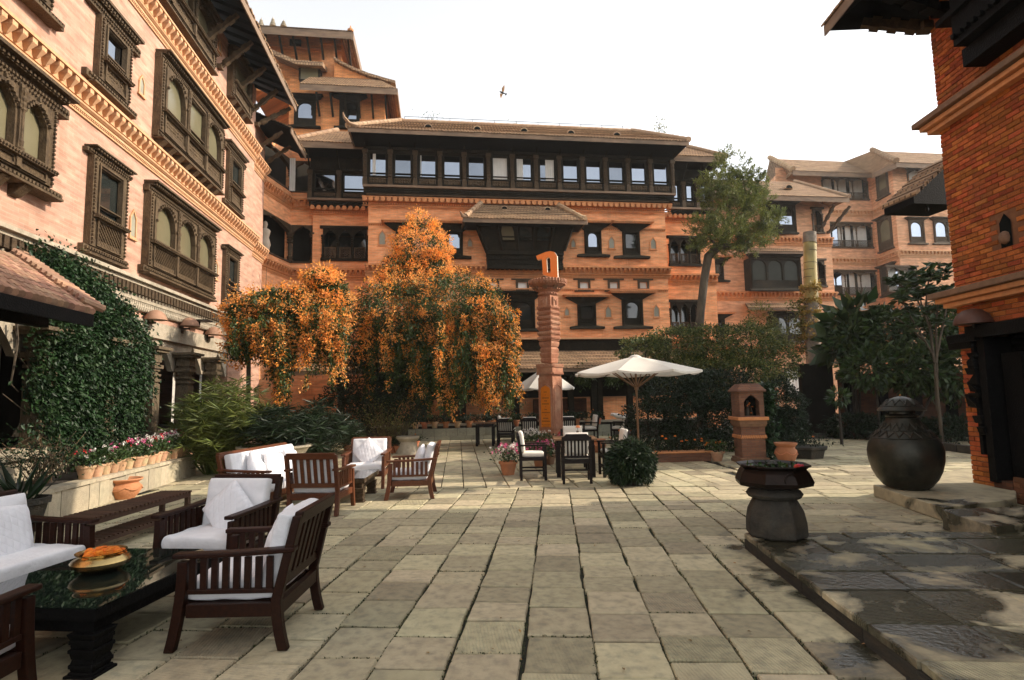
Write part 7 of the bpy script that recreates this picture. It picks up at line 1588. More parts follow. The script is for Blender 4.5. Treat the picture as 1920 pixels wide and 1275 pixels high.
# low wall with plant pots before the arcade
lwl = thing('stone_pot_wall','low grey stone wall carrying a row of plant pots before the arcade','wall',(3,21.6,0),world_parts=True)
xa_,xb_ = oy(765,820,21.5).x, oy(1150,815,21.5).x
m = MB(); m.box(xa_,xb_,21.53,22.0,0,.44); m.build('core','stone_dark',lwl)
fm_ = MB(); fm_.box(-.5,.5,-.03,0,0,1); fme = fm_.mesh('facing_slab','stone_wall_grey' if False else 'stone_grey') if 'stone_grey' in MATS else None
mk('stone_grey',(0.25,0.25,0.19),(0.18,0.18,0.14),5,.9,.5,25,rnd=.2); fme = fm_.mesh('facing_slab','stone_grey')
x = xa_
while x < xb_-.05: w = min(RNG.uniform(.3,.6),xb_-x); link('facing_slab',fme,lwl,Matrix.Translation((x+w/2,21.53,0)) @ Matrix.Diagonal((w-.01,1,.15,1))); x += w
x = xa_
while x < xb_-.05: w = min(RNG.uniform(.25,.45),xb_-x); link('facing_slab',fme,lwl,Matrix.Translation((x+w/2,21.535,.155)) @ Matrix.Diagonal((w-.01,1,.28,1))); x += w
us = [779,796,815,836,858,880,902,922,944,968,1000,1040,1062,1082,1102,1122]
for i,u in enumerate(us):
    flower_pot('plant_pot',('bushy green potted plant, %s along the low arcade wall' % (names[i] if i < 15 else 'last')), (oy(u,800,21.68).x,21.72,.442), .15, .24, 'plant pots on the arcade wall', [('flower_marigold',1.0)], 3 if i%3 == 0 else 1, .26, .30, 260, 'terracotta' if i%2 else 'pot_pale', 'leaf_dark')
# pots around the column and dining table
PGs = 'flower pots around the clay column'
for (lab,x,y,r,h,k,nf,mat) in (('dark pot of white flowers left of the clay column',2.62,16.2,.22,.30,[('flower_white',1)],60,'trim_dark'),('terracotta pot of leafy greens before the clay column plaque',3.0,16.0,.2,.28,[('flower_white',1)],10,'terracotta'),('pot of crimson flowers before the clay column',3.62,15.9,.2,.3,[('flower_red',.5),('flower_pink',.5)],60,'terracotta'),('terracotta pot of mauve flowers behind the left dining chair',1.42,11.75,.19,.27,[('flower_pink',.5),('flower_white',.5)],60,'terracotta'),('small terracotta pot of pink flowers under the dining table edge',2.25,12.7,.17,.24,[('flower_pink',1)],40,'terracotta'),('dark plant pot beneath the dining table',2.55,13.2,.18,.25,[('flower_white',1)],4,'trim_dark'),('pot of orange marigolds beside the squat urn',4.75,14.6,.2,.28,[('flower_marigold',1)],14,'terracotta'),('small clay pot of yellow marigolds beside the brick planter',6.45,12.75,.17,.22,[('flower_marigold',1)],6,'pot_pale')):
    flower_pot('flower_pot',lab,(x,y,0),r,h,PGs,k,nf,.30,.30,260,mat)
for i,(u,v) in enumerate(((735,850),(748,852),(777,842),(650,846))): p = oz(u,v,0); flower_pot('plant_pot',('clay pot left of the drum stool under the orange vine','clay pot touching the drum stool under the orange vine','small clay pot right of the drum stool under the orange vine','clay pot behind the sunlit armchair under the orange vine')[i],(p.x,p.y+.15,0),.16,.24,'pots under the orange vine',[('flower_marigold',1)],1,.25,.2,160,'terracotta','leaf_dark')
p = oz(764,852,0); t = thing('stone_drum_stool','weathered stone drum stool beside the clay pots','stool',(p.x,p.y+.2,0)); m = MB(); m.lathe([(.36,0),(.34,.05),(.28,.2),(.25,.35),(.3,.4),(.33,.44),(.33,.50),(0,.50)],20); m.build('body','stone_trim',t,smooth=35)
# brick planter of marigolds, stone planter by the urn
bp_ = thing('brick_planter','low terracotta-brick planter of marigolds before the dark hedge','planter',(5.6,12.95,0),R(-4)); m = MB(); m.box(-.72,.72,-.16,.16,0,.20); m.build('body','brick_shrine',bp_); m = MB(); m.box(-.76,.76,-.2,.2,.20,.235); beads(m,-.74,.74,.218,.0,.05,.02); m.build('rim','terracotta_trim',bp_,bevel=.01); n = 500; P = np.stack([RNG.uniform(-.7,.7,n),RNG.uniform(-.14,.3,n),.24+RNG.uniform(0,.28,n)],1); leaves('foliage',P,np.tile([0,-.2,1.0],(n,1)),.08,.4,'leaf_dark',bp_,.7)['kind'] = 'stuff'
for i in range(9): m = MB(); pompon(m,(RNG.uniform(-.7,.7),RNG.uniform(-.15,.2),.45+RNG.uniform(0,.14)),.035); m.build('marigold','flower_marigold',bp_)
p = oz(1512,858,0); sp_ = thing('stone_planter','curved grey stone planter behind the tall terracotta urn','planter',(p.x,p.y+.1,0),R(30)); m = MB(); m.lathe([(.45,0),(.5,.18),(.56,.22),(.56,.27),(.46,.27)],8); m.build('body','stone_dark',sp_,bevel=.01); n = 400; P = np.stack([RNG.normal(0,.25,n),RNG.normal(0,.25,n),.26+RNG.uniform(0,.3,n)],1); leaves('foliage',P,np.tile([0,-.2,1.0],(n,1)),.09,.4,'leaf_dark',sp_,.7)['kind'] = 'stuff'
m = MB(); pompon(m,(-.1,-.3,.5),.03); m.build('marigold','flower_marigold',sp_)
# stone bowl with feathery plant behind the sofa, old stone pot at the left
p = oz(540,860,0); bs_ = thing('stone_bowl','broad weathered stone bowl behind the sunlit sofa','planter',(-3.55,13.2,0)); m = MB(); m.lathe([(.35,0),(.5,.15),(.62,.4),(.72,.55),(.78,.58),(.78,.62),(.68,.62),(.55,.5)],28,caps=False); m.build('body','stone_trim',bs_,smooth=40); m = MB(); m.lathe([(0,.52),(.6,.52)],20,caps=False); m.build('soil','soil',bs_,recalc=False)
p = oz(62,972,0); t = thing('stone_pot','mossy stone pot at the near end of the planter wall','pot',(p.x+.45,p.y-.9,0)); m = MB(); pot(m,.27,.42); m.build('body','stone_dark',t,smooth=35); m = MB(); m.lathe([(0,.36),(.22,.36)],14,caps=False); m.build('soil','soil',t,recalc=False)
# white stone lantern far back
p = oy(1517,790,21.0); t = thing('stone_lantern','small cream stone stupa lantern beyond the hedge','lantern',(p.x,21.0,0)); hb = oy(1517,788,21).z; ht = oy(1517,738,21).z; m = MB(); sq(m,.55,0,hb); sq(m,.34,hb,hb+(ht-hb)*.45); sq(m,.50,hb+(ht-hb)*.45,hb+(ht-hb)*.55,.42); sq(m,.26,hb+(ht-hb)*.55,hb+(ht-hb)*.70); sq(m,.34,hb+(ht-hb)*.70,hb+(ht-hb)*.76,.2); sq(m,.14,hb+(ht-hb)*.76,ht,.02); m.build('body','plaster',t,bevel=.01); m = MB(); m.prism([(-.05,hb+.1),(.05,hb+.1),(.05,hb+(ht-hb)*.3),(0,hb+(ht-hb)*.38),(-.05,hb+(ht-hb)*.3)],-.18,-.171); m.build('window','dark_void',t)
# white coat on the far chair, bird in the sky
t = thing('white_coat','crumpled white cloth draped over a chair by the hedge','cloth',(5.95,18.45,.86)); me = cushion_mesh('cloth',.5,.3,.14,'white_paint',.5,44,12,.03,2.5); o = link('fold',me,t,Matrix.Rotation(.3,4,'Y')); subsurf(o)
bd_ = thing('bird','tan-winged bird flying above the hotel roof','bird',tuple(oy(943,173,25)),0.0)
Mb = m3.to_4x4(); k_ = 25/F_PX
def bpnt(x,y,d=0): return Mb @ Vector(((x-685)/15.94*k_, -(y-540)/15.94*k_, d))
m = MB(); m.tube([bpnt(578,505),bpnt(610,530),bpnt(660,550),bpnt(710,572),bpnt(750,585)],[.008,.035,.045,.035,.02],8); a=[bpnt(735,575),bpnt(812,572),bpnt(808,600),bpnt(775,658)]; m.add([p+Mb@Vector((0,0,.006)) for p in a]+[p-Mb@Vector((0,0,.006)) for p in a],[(0,1,2,3),(7,6,5,4)]+[(i,(i+1)%4,4+(i+1)%4,4+i) for i in range(4)]); m.build('body','feather_dark',bd_)
for pts in ([(655,525),(645,430),(690,355),(735,308),(738,400),(728,480),(712,525)],[(595,575),(588,620),(600,690),(628,752),(640,700),(655,650),(690,590)]):
    m = MB(); a = [bpnt(x,y,.02*math.sin(i)) for i,(x,y) in enumerate(pts)]; n = len(a); m.add([p+Mb@Vector((0,0,.005)) for p in a]+[p-Mb@Vector((0,0,.005)) for p in a],[tuple(range(n)),tuple(range(2*n-1,n-1,-1))]+[(i,(i+1)%n,n+(i+1)%n,n+i) for i in range(n)]); m.build('wing','feather_tan',bd_)
# kerb along the garden path on the right
kb_ = thing('garden_kerb','low curved stone kerb edging the dark garden bed','kerb',tuple(oz(1600,830,0)),world_parts=True)
kp = [oz(u,v,0) for u,v in ((1490,792),(1520,803),(1560,814),(1610,822),(1665,829),(1720,836),(1800,848),(1900,860))]
for a,b in zip(kp[:-1],kp[1:]):
    L_ = (b-a).length; k = max(1,int(L_/.6))
    for i in range(k): m = MB(); p0 = a.lerp(b,(i+.02)/k); p1 = a.lerp(b,(i+.98)/k); m.bar(p0+Vector((0,0,.09)),p1+Vector((0,0,.09)),.16,.20); m.build('kerb_stone','stone_dark',kb_,bevel=.01)
# ------------------------------------------------------------------ plants
def blob_pts(c, r, n, shell=.35, hemi=None):
    d = unit(RNG.normal(0,1,(n,3))); rad = (1-shell*RNG.uniform(0,1,n)**1.5)[:,None]
    lump = 1+.13*np.sin(d[:,:1]*7+c[0]*3)*np.cos(d[:,1:2]*6+c[1])+.10*np.sin(d[:,2:3]*9+c[2]*5)+.06*np.sin(d[:,:1]*19+d[:,2:3]*17)
    return np.array(c)+d*np.array(r)*rad*lump, d
def px_blob(u,v,ru,rv,Y,depth=1.0):
    c = oy(u,v,Y); k = pj(c)[2]/F_PX; return (tuple(c),(ru*k,ru*k*depth,rv*k))
def bush(name, label, cat, blobs, n, size, width, mat, trunk=None, down=-.2, extra=None, world=True, mat2=None, frac2=.3, group=None):
    c0 = blobs[0][0]; t = thing(name, label, cat, (c0[0],c0[1],0), 0, group, world_parts=True)
    vol = np.array([b[1][0]*b[1][2]+b[1][0]*b[1][1] for b in blobs]); cnt = (n*vol/vol.sum()).astype(int); Ps=[]; Ds=[]
    for b,k in zip(blobs,cnt):
        P,D = blob_pts(b[0],b[1],k); Ps.append(P); Ds.append(D+np.array([0,0,down]))
    P = np.concatenate(Ps); D = np.concatenate(Ds); ok = P[:,2] > .03; P = P[ok]; D = D[ok]
    if mat2:
        s = RNG.uniform(0,1,len(P)) < frac2; leaves('crown',P[~s],D[~s],size,width,mat,t,.55); leaves('crown_tips',P[s],D[s],size,width,mat2,t,.55)
    else: leaves('crown',P,D,size,width,mat,t,.55)
    tr = MB()
    if trunk: tr.tube(trunk[0],trunk[1],10)
    else:
        for b in blobs[:4]: tr.tube([(b[0][0]*.3+c0[0]*.7,b[0][1],0),(b[0][0],b[0][1],b[0][2])],[.05,.02],6)
    tr.build('trunk','bark_dark',t,smooth=60)
    return t
# --- orange trumpet vine: foliage mass, hanging strands, thousands of blossoms
def vine(label, blobs, strands, nleaf, nflow, trunk, dens):
    t = thing('trumpet_vine', label, 'vine', (blobs[0][0][0],blobs[0][0][1],0), 0, None, world_parts=True)
    PL=[];DL=[];PF=[];DF=[]
    vol = np.array([b[1][0]*b[1][2] for b in blobs]); cnt = (nleaf*vol/vol.sum()).astype(int); cf = nflow*vol*np.array(dens); cf = (cf/ max(1e-6,(vol*np.array(dens)).sum())).astype(int)
    for b,k,kf in zip(blobs,cnt,cf):
        P,D = blob_pts(b[0],b[1],k,.4); PL.append(P); DL.append(D*.6+np.array([0,0,-.7]))
        if kf:
            q = max(1,kf//30); P,D = blob_pts(b[0],b[1],q,.04); P = P+D*.10; keep = D[:,1] < .5; P=P[keep];D=D[keep]
            k2 = 30; rs = np.repeat(RNG.uniform(.03,.085,len(P)),k2)[:,None]; off = RNG.normal(0,1,(len(P)*k2,3))*rs; P = np.repeat(P,k2,0)+off; D = np.repeat(D,k2,0); PF.append(P); DF.append(D*.5+unit(off)*.8+np.array([0,0,-.15]))
    for (u0,u1,v0,v1,Y,n,fl,ln) in strands:
        for i in range(n):
            u = RNG.uniform(u0,u1); p = oy(u,RNG.uniform(v0,v1),Y+RNG.uniform(-.7,.5)); L_ = ln*RNG.uniform(.35,1.15); p = np.array(p); w = RNG.normal(0,.05,2); s = np.linspace(0,L_,int(L_/.028)+2)
            line = np.stack([p[0]+w[0]*s+.035*np.sin(s*5+u)+.02*np.sin(s*11+u*3),p[1]+w[1]*s+.03*np.sin(s*4+u),p[2]-s],1); f = RNG.uniform() < fl
            k = len(line); rep = 3 if f else 5; PL.append(np.repeat(line,rep,0)+RNG.normal(0,.045,(k*rep,3))); DL.append(np.tile([0,-.1,-.9],(k*rep,1))+RNG.normal(0,.5,(k*rep,3)))
            if f:
                rep = 17; sel = RNG.uniform(0,1,k) < .30*(.35+.65*np.abs(np.sin(s*2.2+u))); ln_ = line[sel]+np.array([0,-.05,0]); k = len(ln_); off = RNG.normal(0,.046,(k*rep,3)); PF.append(np.repeat(ln_,rep,0)+off); DF.append(unit(off)*.8+np.array([0,-.25,-.3]))
    P = np.concatenate(PL); D = np.concatenate(DL); leaves('foliage',P,D,.085,.45,'leaf_vine',t,.4)
    P = np.concatenate(PF); D = np.concatenate(DF); o = leaves('blossoms',P,D,.070,.46,'flower_orange',t,.35,fold=.5); o['kind'] = 'stuff'
    m = MB()
    for pts,r in trunk: m.tube(pts,r,8)
    m.build('trunk','bark',t,smooth=60)
    return t
Yv = 17.6
mb1 = [px_blob(790,478,48,66,Yv+.9,1.0),px_blob(755,520,42,42,Yv+.5),px_blob(810,520,30,50,Yv+.6),px_blob(745,580,80,55,Yv),px_blob(850,570,78,62,Yv-.2,1.1),px_blob(900,590,55,60,Yv-.4),px_blob(700,640,60,70,Yv+.3),px_blob(790,660,90,70,Yv+.2),px_blob(880,650,70,70,Yv-.2),px_blob(925,640,42,70,Yv-.4)]
dn1 = [5.2,4.6,5.2,1.6,1.0,1.2,.7,.25,.5,.9]
bt = oz(720,850,0)
vine('huge orange trumpet vine cascading over a tree before the hotel block', mb1,
     [(690,840,560,660,Yv-.6,60,.55,1.35),(820,965,560,650,Yv-.9,105,.72,1.95),(840,965,640,690,Yv-1.0,60,.45,1.25),(675,700,590,650,Yv,16,.6,1.5),(770,850,640,700,Yv-.6,50,.3,1.2),(890,968,585,640,Yv-.8,36,.7,2.1)],
     50000, 25000, [([(-1.5,Yv+.3,0),(-1.4,Yv+.2,1.5),(-1.0,Yv,3.0),(-.6,Yv+.4,5.5)],[.14,.11,.09,.05]),([(-1.4,Yv+.2,0),(-.4,Yv,1.6),(.6,Yv-.2,3.3)],[.1,.08,.05])], dn1)
Yl = 15.0
mb2 = [px_blob(470,590,42,34,Yl,1.0),px_blob(520,575,55,32,Yl),px_blob(575,590,50,48,Yl+.2),px_blob(620,570,34,52,Yl+.4),px_blob(600,530,26,26,Yl+.4),px_blob(455,640,26,36,Yl-.1)]
pp = oz(466,800,0)
vine('orange trumpet vine spilling over a post between the pale wall and the hotel block', mb2,
     [(432,500,590,640,Yl-.4,34,.5,.6),(500,560,590,650,Yl-.4,26,.75,1.25),(522,545,640,690,Yl-.4,9,.8,1.5),(575,648,570,630,Yl-.3,50,.8,1.2),(440,640,575,600,Yl,50,.4,.5)],
     19000, 11000, [([oy(465,800,Yl),oy(466,700,Yl),oy(467,600,Yl)],[.06,.055,.05]),([oy(500,580,Yl),oy(492,545,Yl),oy(485,510,Yl)],[.008,.006,.003]),([oy(495,580,Yl),oy(498,550,Yl),oy(500,500,Yl)],[.008,.006,.003])], [1.5,1.3,1.6,1.6,2.2,1.2])
# shady undergrowth below the big vine, and the dry golden bush
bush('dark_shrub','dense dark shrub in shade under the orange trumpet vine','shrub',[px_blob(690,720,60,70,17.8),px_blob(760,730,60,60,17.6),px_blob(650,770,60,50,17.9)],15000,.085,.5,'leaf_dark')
def twigs(name, label, cat, base, h, spread, n, leafn, mat='dry_twig', leafm='leaf_olive', r=.008):
    t = thing(name,label,cat,base); m = MB(); tips=[]
    for i in range(n):
        a = RNG.uniform(0,6.28); e = spread*RNG.uniform(.2,1); p1 = Vector((e*.4*math.cos(a),e*.4*math.sin(a),h*.45*RNG.uniform(.6,1.2))); p2 = Vector((e*math.cos(a+.3),e*math.sin(a+.3),h*RNG.uniform(.5,1.05))); p3 = p2+Vector((RNG.normal(0,.15),RNG.normal(0,.15),RNG.normal(-.05,.12)))
        m.tube([(RNG.normal(0,.06),RNG.normal(0,.06),0),p1,p2,p3],[r,r*.8,r*.5,r*.3],4,caps=False); tips += [p1,p2,p3,(p1+p2)/2,(p2+p3)/2]
    m.build('twigs',mat,t)
    T = np.array([tuple(p) for p in tips]); P = T[RNG.integers(0,len(T),leafn)]+RNG.normal(0,.11,(leafn,3)); leaves('foliage',P,RNG.normal(0,1,(leafn,3)),.05,.5,leafm,t,.5)
    return t
p = oz(742,832,0); twigs('dry_shrub','straggly golden dry shrub beneath the orange vine','shrub',(p.x,17.4,0),1.5,.95,110,2600)
# --- ivy on the pale wall
poly = [(52,466),(120,478),(170,520),(215,560),(258,606),(284,645),(268,690),(290,728),(252,752),(268,796),(232,806),(226,836),(186,812),(158,846),(128,806),(98,826),(78,760),(60,730),(72,690),(92,640),(70,600),(110,590),(150,590),(172,560),(120,520),(60,492)]
def inpoly(x,y):
    c = False; j = len(poly)-1
    for i in range(len(poly)):
        if (poly[i][1] > y) != (poly[j][1] > y) and x < (poly[j][0]-poly[i][0])*(y-poly[i][1])/(poly[j][1]-poly[i][1])+poly[i][0]: c = not c
        j = i
    return c
IP=[]; ncl = 0
while ncl < 1500:
    u = RNG.uniform(45,290); v = RNG.uniform(462,856)
    if not inpoly(u+RNG.normal(0,5),v+RNG.normal(0,6)): continue
    if v > 600 and RNG.uniform() < .30+.42*math.sin(u*.05+v*.04)*math.sin(v*.06-u*.03+1): continue
    ncl += 1; c = np.array(ox(u,v,XL+RNG.uniform(.06,.28)+(.22*RNG.uniform() if v > 560 else 0))); k = int(RNG.integers(10,32)); rr = RNG.uniform(.07,.17)
    q = RNG.normal(0,rr,(k,3))*np.array([.6,1,1.15]); q[:,2] -= np.abs(RNG.normal(0,.05,k)); q = c+q; q[:,0] = np.maximum(q[:,0],XL+.03); IP += [tuple(x) for x in q]
IP = np.array(IP); iv = thing('ivy','glossy dark ivy climbing the pale wall beside the tiled porch','ivy',(XL+.2,10.5,0),world_parts=True)
SH = []
for i in range(130):        # stray shoots past the outline
    e = int(RNG.integers(0,len(poly))); p0_ = poly[e]; p1_ = poly[(e+1)%len(poly)]; f = RNG.uniform(); u = p0_[0]+(p1_[0]-p0_[0])*f; v = p0_[1]+(p1_[1]-p0_[1])*f
    c = np.array(ox(u,v,XL+RNG.uniform(.1,.4))); d = np.array([RNG.uniform(.0,.5),RNG.normal(0,.6),RNG.normal(-.3,.6)]); k = int(RNG.integers(6,18))
    for j in range(k): SH.append(tuple(c+d*.028*j+np.array([0,0,-.0014*j*j])+RNG.normal(0,.018,3)))
IP = np.concatenate([IP,np.array(SH)])
leaves('foliage',IP,np.tile([.55,-.15,-.6],(len(IP),1)),.085,.5,'leaf_ivy',iv,.45)
m = MB()
for i in range(34):
    u = RNG.uniform(85,200); p0 = ox(u,RNG.uniform(860,905),XL+.25); p1 = ox(u+RNG.normal(0,30),RNG.uniform(760,830),XL+.15); p2 = ox(u+RNG.normal(0,40),RNG.uniform(620,740),XL+.12); m.tube([p0,(p0+p1)/2+Vector((.1,RNG.normal(0,.15),0)),p1,p2],[.016,.014,.012,.007],5,caps=False)
m.tube([ox(30,600,XL+.1),ox(33,640,XL+.12),ox(27,680,XL+.12),ox(20,720,XL+.12),ox(35,735,XL+.12)],[.02,.018,.016,.012,.008],5)
m.build('stems','bark',iv,smooth=60)
twigs('dry_climber','tangle of brown bare stems at the foot of the ivy','shrub',tuple(ox(128,895,XL+.55)+Vector((0,0,-.0)) if False else (XL+.6,9.35,.44)),.7,.6,30,900,'dry_twig','leaf_ivy',.008)
# --- feathery sedge clumps
def sedge(label, base, h, spread, nst, nleaf, mat='leaf_sedge', L_=.30):
    t = thing('sedge_plant', label, 'plant', base); m = MB(); Ps=[];Ds=[]
    for i in range(nst):
        a = RNG.uniform(0,6.28); e = spread*math.sqrt(RNG.uniform()); hh = h*(1-.45*(e/spread)**2)*RNG.uniform(.55,1.05); tip = Vector((e*math.cos(a),e*math.sin(a),hh)); m.tube([(tip.x*.15,tip.y*.15,0),(tip.x*.5,tip.y*.5,hh*.6),tip],[.008,.006,.004],4,caps=False)
        an = RNG.uniform(0,6.28,nleaf); Ps.append(np.tile(tuple(tip),(nleaf,1))); Ds.append(np.stack([np.cos(an),np.sin(an),RNG.uniform(-.45,.5,nleaf)],1))
        k = 6; f = RNG.uniform(.3,.95,k); an = RNG.uniform(0,6.28,k); Ps.append(np.stack([tip.x*f,tip.y*f,hh*f],1)); Ds.append(np.stack([np.cos(an),np.sin(an),RNG.uniform(-.2,.5,k)],1))
    m.build('stems',mat,t); leaves('foliage',np.concatenate(Ps),np.concatenate(Ds),L_,.075,mat,t,.2,fold=.1)
    return t
p = oz(420,895,0); sedge('tall feathery yellow-green sedge clump at the end of the flower planter',(p.x-.15,p.y+.45,0),2.05,1.05,240,20)
p = oz(375,895,0); sedge('low feathery sedge clump against the planter end',(p.x,p.y+.5,0),1.25,.7,110,18)
sedge('feathery sedge growing in the stone bowl behind the sofa',(-3.5,13.35,.5),.95,.9,130,20,'leaf_dark')
sedge('dark feathery sedge in the shade beside the stone bowl',(-2.8,14.2,0),1.5,.9,130,20,'leaf_dark')
# --- clipped bush in front of the parasol
p = oz(1196,914,0); bc = (p.x,p.y+.35,0); tb2 = thing('round_bush','round shaggy evergreen bush before the large parasol','bush',bc)
n = 9000; d = unit(RNG.normal(0,1,(n,3))); d = d[d[:,2] > -.75]; rr = .37*(1-.25*RNG.uniform(0,1,len(d))**2)*(1+.07*np.sin(d[:,0]*9+1)*np.sin(d[:,2]*8)+.06*np.sin(d[:,1]*11)+.10*(RNG.uniform(0,1,len(d)) > .97)); P = d*rr[:,None]*np.array([1.05,1.05,1.05])+np.array([0,0,.38]); lo = P[:,2] < .38; P[lo,2] = P[lo,2]*.98; P[lo,:2] *= 1.0
leaves('crown',P,d*.7+np.array([0,0,-.75]),.10,.28,'leaf_ball',tb2,.35) if 'leaf_ball' in MATS else (mk('leaf_ball',(0.030,0.052,0.020),(0.014,0.028,0.012),3,.55,spec=.3,rnd=.6,attr='rnd',trans=.1), leaves('crown',P,d*.7+np.array([0,0,-.75]),.10,.28,'leaf_ball',tb2,.35))
m = MB(); m.lathe([(.2,0),(.24,.2),(.2,.34),(.05,.5)],12); m.build('trunk','bark_dark',tb2)
# --- garden hedges and shrubs on the right
bush('dark_hedge','dense dark green hedge behind the large parasol pole','hedge',[px_blob(1230,800,60,60,14.6),px_blob(1310,780,70,75,14.8),px_blob(1370,790,50,60,14.8),px_blob(1260,740,60,40,15.2),px_blob(1340,730,70,40,15.3)],30000,.075,.5,'leaf_dark')
bush('leafy_shrub','broad sunlit olive-green shrub rising above the large parasol','shrub',[px_blob(1210,660,48,32,17.2),px_blob(1270,650,60,40,17.2),px_blob(1330,650,62,44,17.0),px_blob(1400,645,60,42,17.0),px_blob(1450,680,50,40,17.0),px_blob(1380,700,80,40,16.6),px_blob(1290,700,70,36,16.8)],30000,.085,.5,'leaf_vine',mat2='leaf_olive',frac2=.45)
bush('young_bamboo','thin sunlit shrub sprays in front of the brick house','shrub',[px_blob(1428,605,26,38,18.0),px_blob(1405,620,20,24,18.0),px_blob(1450,630,24,26,18.0)],2600,.09,.3,'leaf_olive')
bush('dark_hedge','round dark hedge right of the brick shrine','hedge',[px_blob(1465,770,42,55,14.6),px_blob(1440,800,40,50,14.4),px_blob(1480,800,28,40,14.8)],14000,.075,.5,'leaf_dark')
# creeper beside the shrine
p0 = oz(1445,866,0); cr = thing('creeper','bright leafy creeper hanging beside the brick shrine','creeper',tuple(p0),world_parts=True); n = 1700; tt = RNG.uniform(0,1,n); P = np.stack([oy(1440,860,12.5).x+RNG.normal(0,.13,n)-.1*(1-tt)+.25*(1-tt)**3*RNG.uniform(-.3,1,n),12.5+RNG.normal(0,.12,n),.05+1.75*tt],1); leaves('foliage',P,np.tile([-.1,-.6,-.5],(n,1)),.10,.75,'leaf_ivy',cr,.4); m = MB(); m.tube([P0 for P0 in [(p0.x,12.55,0),(p0.x-.05,12.6,.8),(p0.x-.1,12.6,1.8)]],[.02,.015,.01],6); m.build('stem','bark_dark',cr)
# arching white hose-like stem
# --- crooked tree
Yt = 20.0
def tp(u,v,d=0): return oy(u,v,Yt+d)
ct = thing('crooked_tree','crooked tree with ragged olive crown before the side wing','tree',tuple(tp(1310,640)-Vector((0,0,tp(1310,640).z))),world_parts=True)
m = MB(); base = tp(1309,640); m.tube([Vector((base.x,Yt,0)),base,tp(1314,580),tp(1321,520),tp(1328,480),tp(1345,463)],[.19,.165,.15,.15,.16,.14],12); m.tube([tp(1328,482),tp(1350,462),tp(1378,462),tp(1392,470)],[.14,.13,.12,.09],10); m.tube([tp(1350,462),tp(1362,430),tp(1368,380),tp(1362,340)],[.10,.06,.045,.02],8); m.tube([tp(1380,462),tp(1395,420),tp(1400,370),tp(1392,330)],[.09,.06,.04,.02],8); m.tube([tp(1390,468),tp(1415,440),tp(1432,410)],[.08,.05,.02],8); m.tube([tp(1345,463),tp(1330,445),tp(1312,430)],[.06,.04,.02],7); m.build('trunk','bark',ct,smooth=60)
tb_ = [px_blob(1362,322,18,34,Yt,1.4),px_blob(1392,335,20,40,Yt,1.4),px_blob(1342,360,26,32,Yt-.2,1.4),px_blob(1375,385,40,42,Yt,1.3),px_blob(1412,385,26,46,Yt+.2,1.3),px_blob(1318,425,28,16,Yt-.3,1.3),px_blob(1355,430,42,26,Yt-.2,1.3),px_blob(1405,440,40,26,Yt-.1,1.3),px_blob(1435,440,18,20,Yt),px_blob(1335,455,36,12,Yt-.3,1.3),px_blob(1390,468,40,12,Yt-.3,1.3),px_blob(1322,352,12,22,Yt-.2),px_blob(1458,404,14,8,Yt-.5),px_blob(1446,416,14,8,Yt-.5),px_blob(1308,462,12,8,Yt-.4),px_blob(1425,352,10,26,Yt)]
Ps=[];Ds=[]
for b in tb_:
    q = int(55*b[1][0]*b[1][2]/.25)+9; C,Dc = blob_pts(b[0],b[1],q,.8); k = 34
    axis = unit(Dc*.8+np.array([0,0,.55])+RNG.normal(0,.35,(q,3))); f = np.tile(np.linspace(0,1,k),q)[:,None]
    P = np.repeat(C,k,0)+np.repeat(axis,k,0)*f*.28+RNG.normal(0,.055,(q*k,3))*(1.15-f); Ps.append(P); Ds.append(np.repeat(axis,k,0)*.9+RNG.normal(0,.6,(q*k,3)))
leaves('crown',np.concatenate(Ps),np.concatenate(Ds),.13,.20,'leaf_tree',ct,.35)
# --- cut palm trunk wrapped in creeper
Yp = 21.0; pt = thing('palm_trunk','cut yellow palm trunk with autumn creeper around it','tree',tuple(oz(1535,806,0)),world_parts=True)
def pp_(u,v): return oy(u,v,Yp)
m = MB(); z0 = 0
ax = [pp_(1518,437),pp_(1518.5,460),pp_(1519,500),pp_(1520,540),pp_(1521,570)]; m.tube(ax,[.24,.245,.25,.26,.27],18); m.build('upper_trunk','palm_yellow',pt,smooth=50)
m = MB()
for v in (456,470,493,506,520): m.tube([pp_(1519,v),pp_(1519,v+1)],[.252,.252],18)
m.build('leaf_scar','bark',pt)
m = MB(); m.tube([pp_(1518,436),pp_(1518,455)],[.248,.256],18); m.build('cut_top','palm_grey',pt,smooth=50)
m = MB(); gb = pp_(1534,800); m.tube([pp_(1521,569),pp_(1524,640),pp_(1528,700),pp_(1532,760),Vector((gb.x,Yp,0))],[.275,.29,.32,.34,.4],16); m.build('trunk','palm_grey',pt,smooth=60)
n = 1500; f = RNG.uniform(0,1,n)**1.0; vv = 528+f*110+6*np.sin(f*30); an = RNG.uniform(0,6.28,n); P = np.array([tuple(pp_(1521,v)) for v in vv]); P[:,0] += np.cos(an)*(.30+.10*RNG.uniform(0,1,n))-.06; P[:,1] += np.sin(an)*.34; o = leaves('creeper',P,np.tile([0,-.3,-.6],(n,1)),.12,.6,'leaf_yellow',pt,.6)
n = 900; f = RNG.uniform(0,1,n); P = np.array([tuple(pp_(1500+RNG.normal(0,12),v)) for v in 560+f*100]); leaves('creeper',P,np.tile([0,-.3,-.6],(n,1)),.11,.6,'leaf_olive',pt,.7)
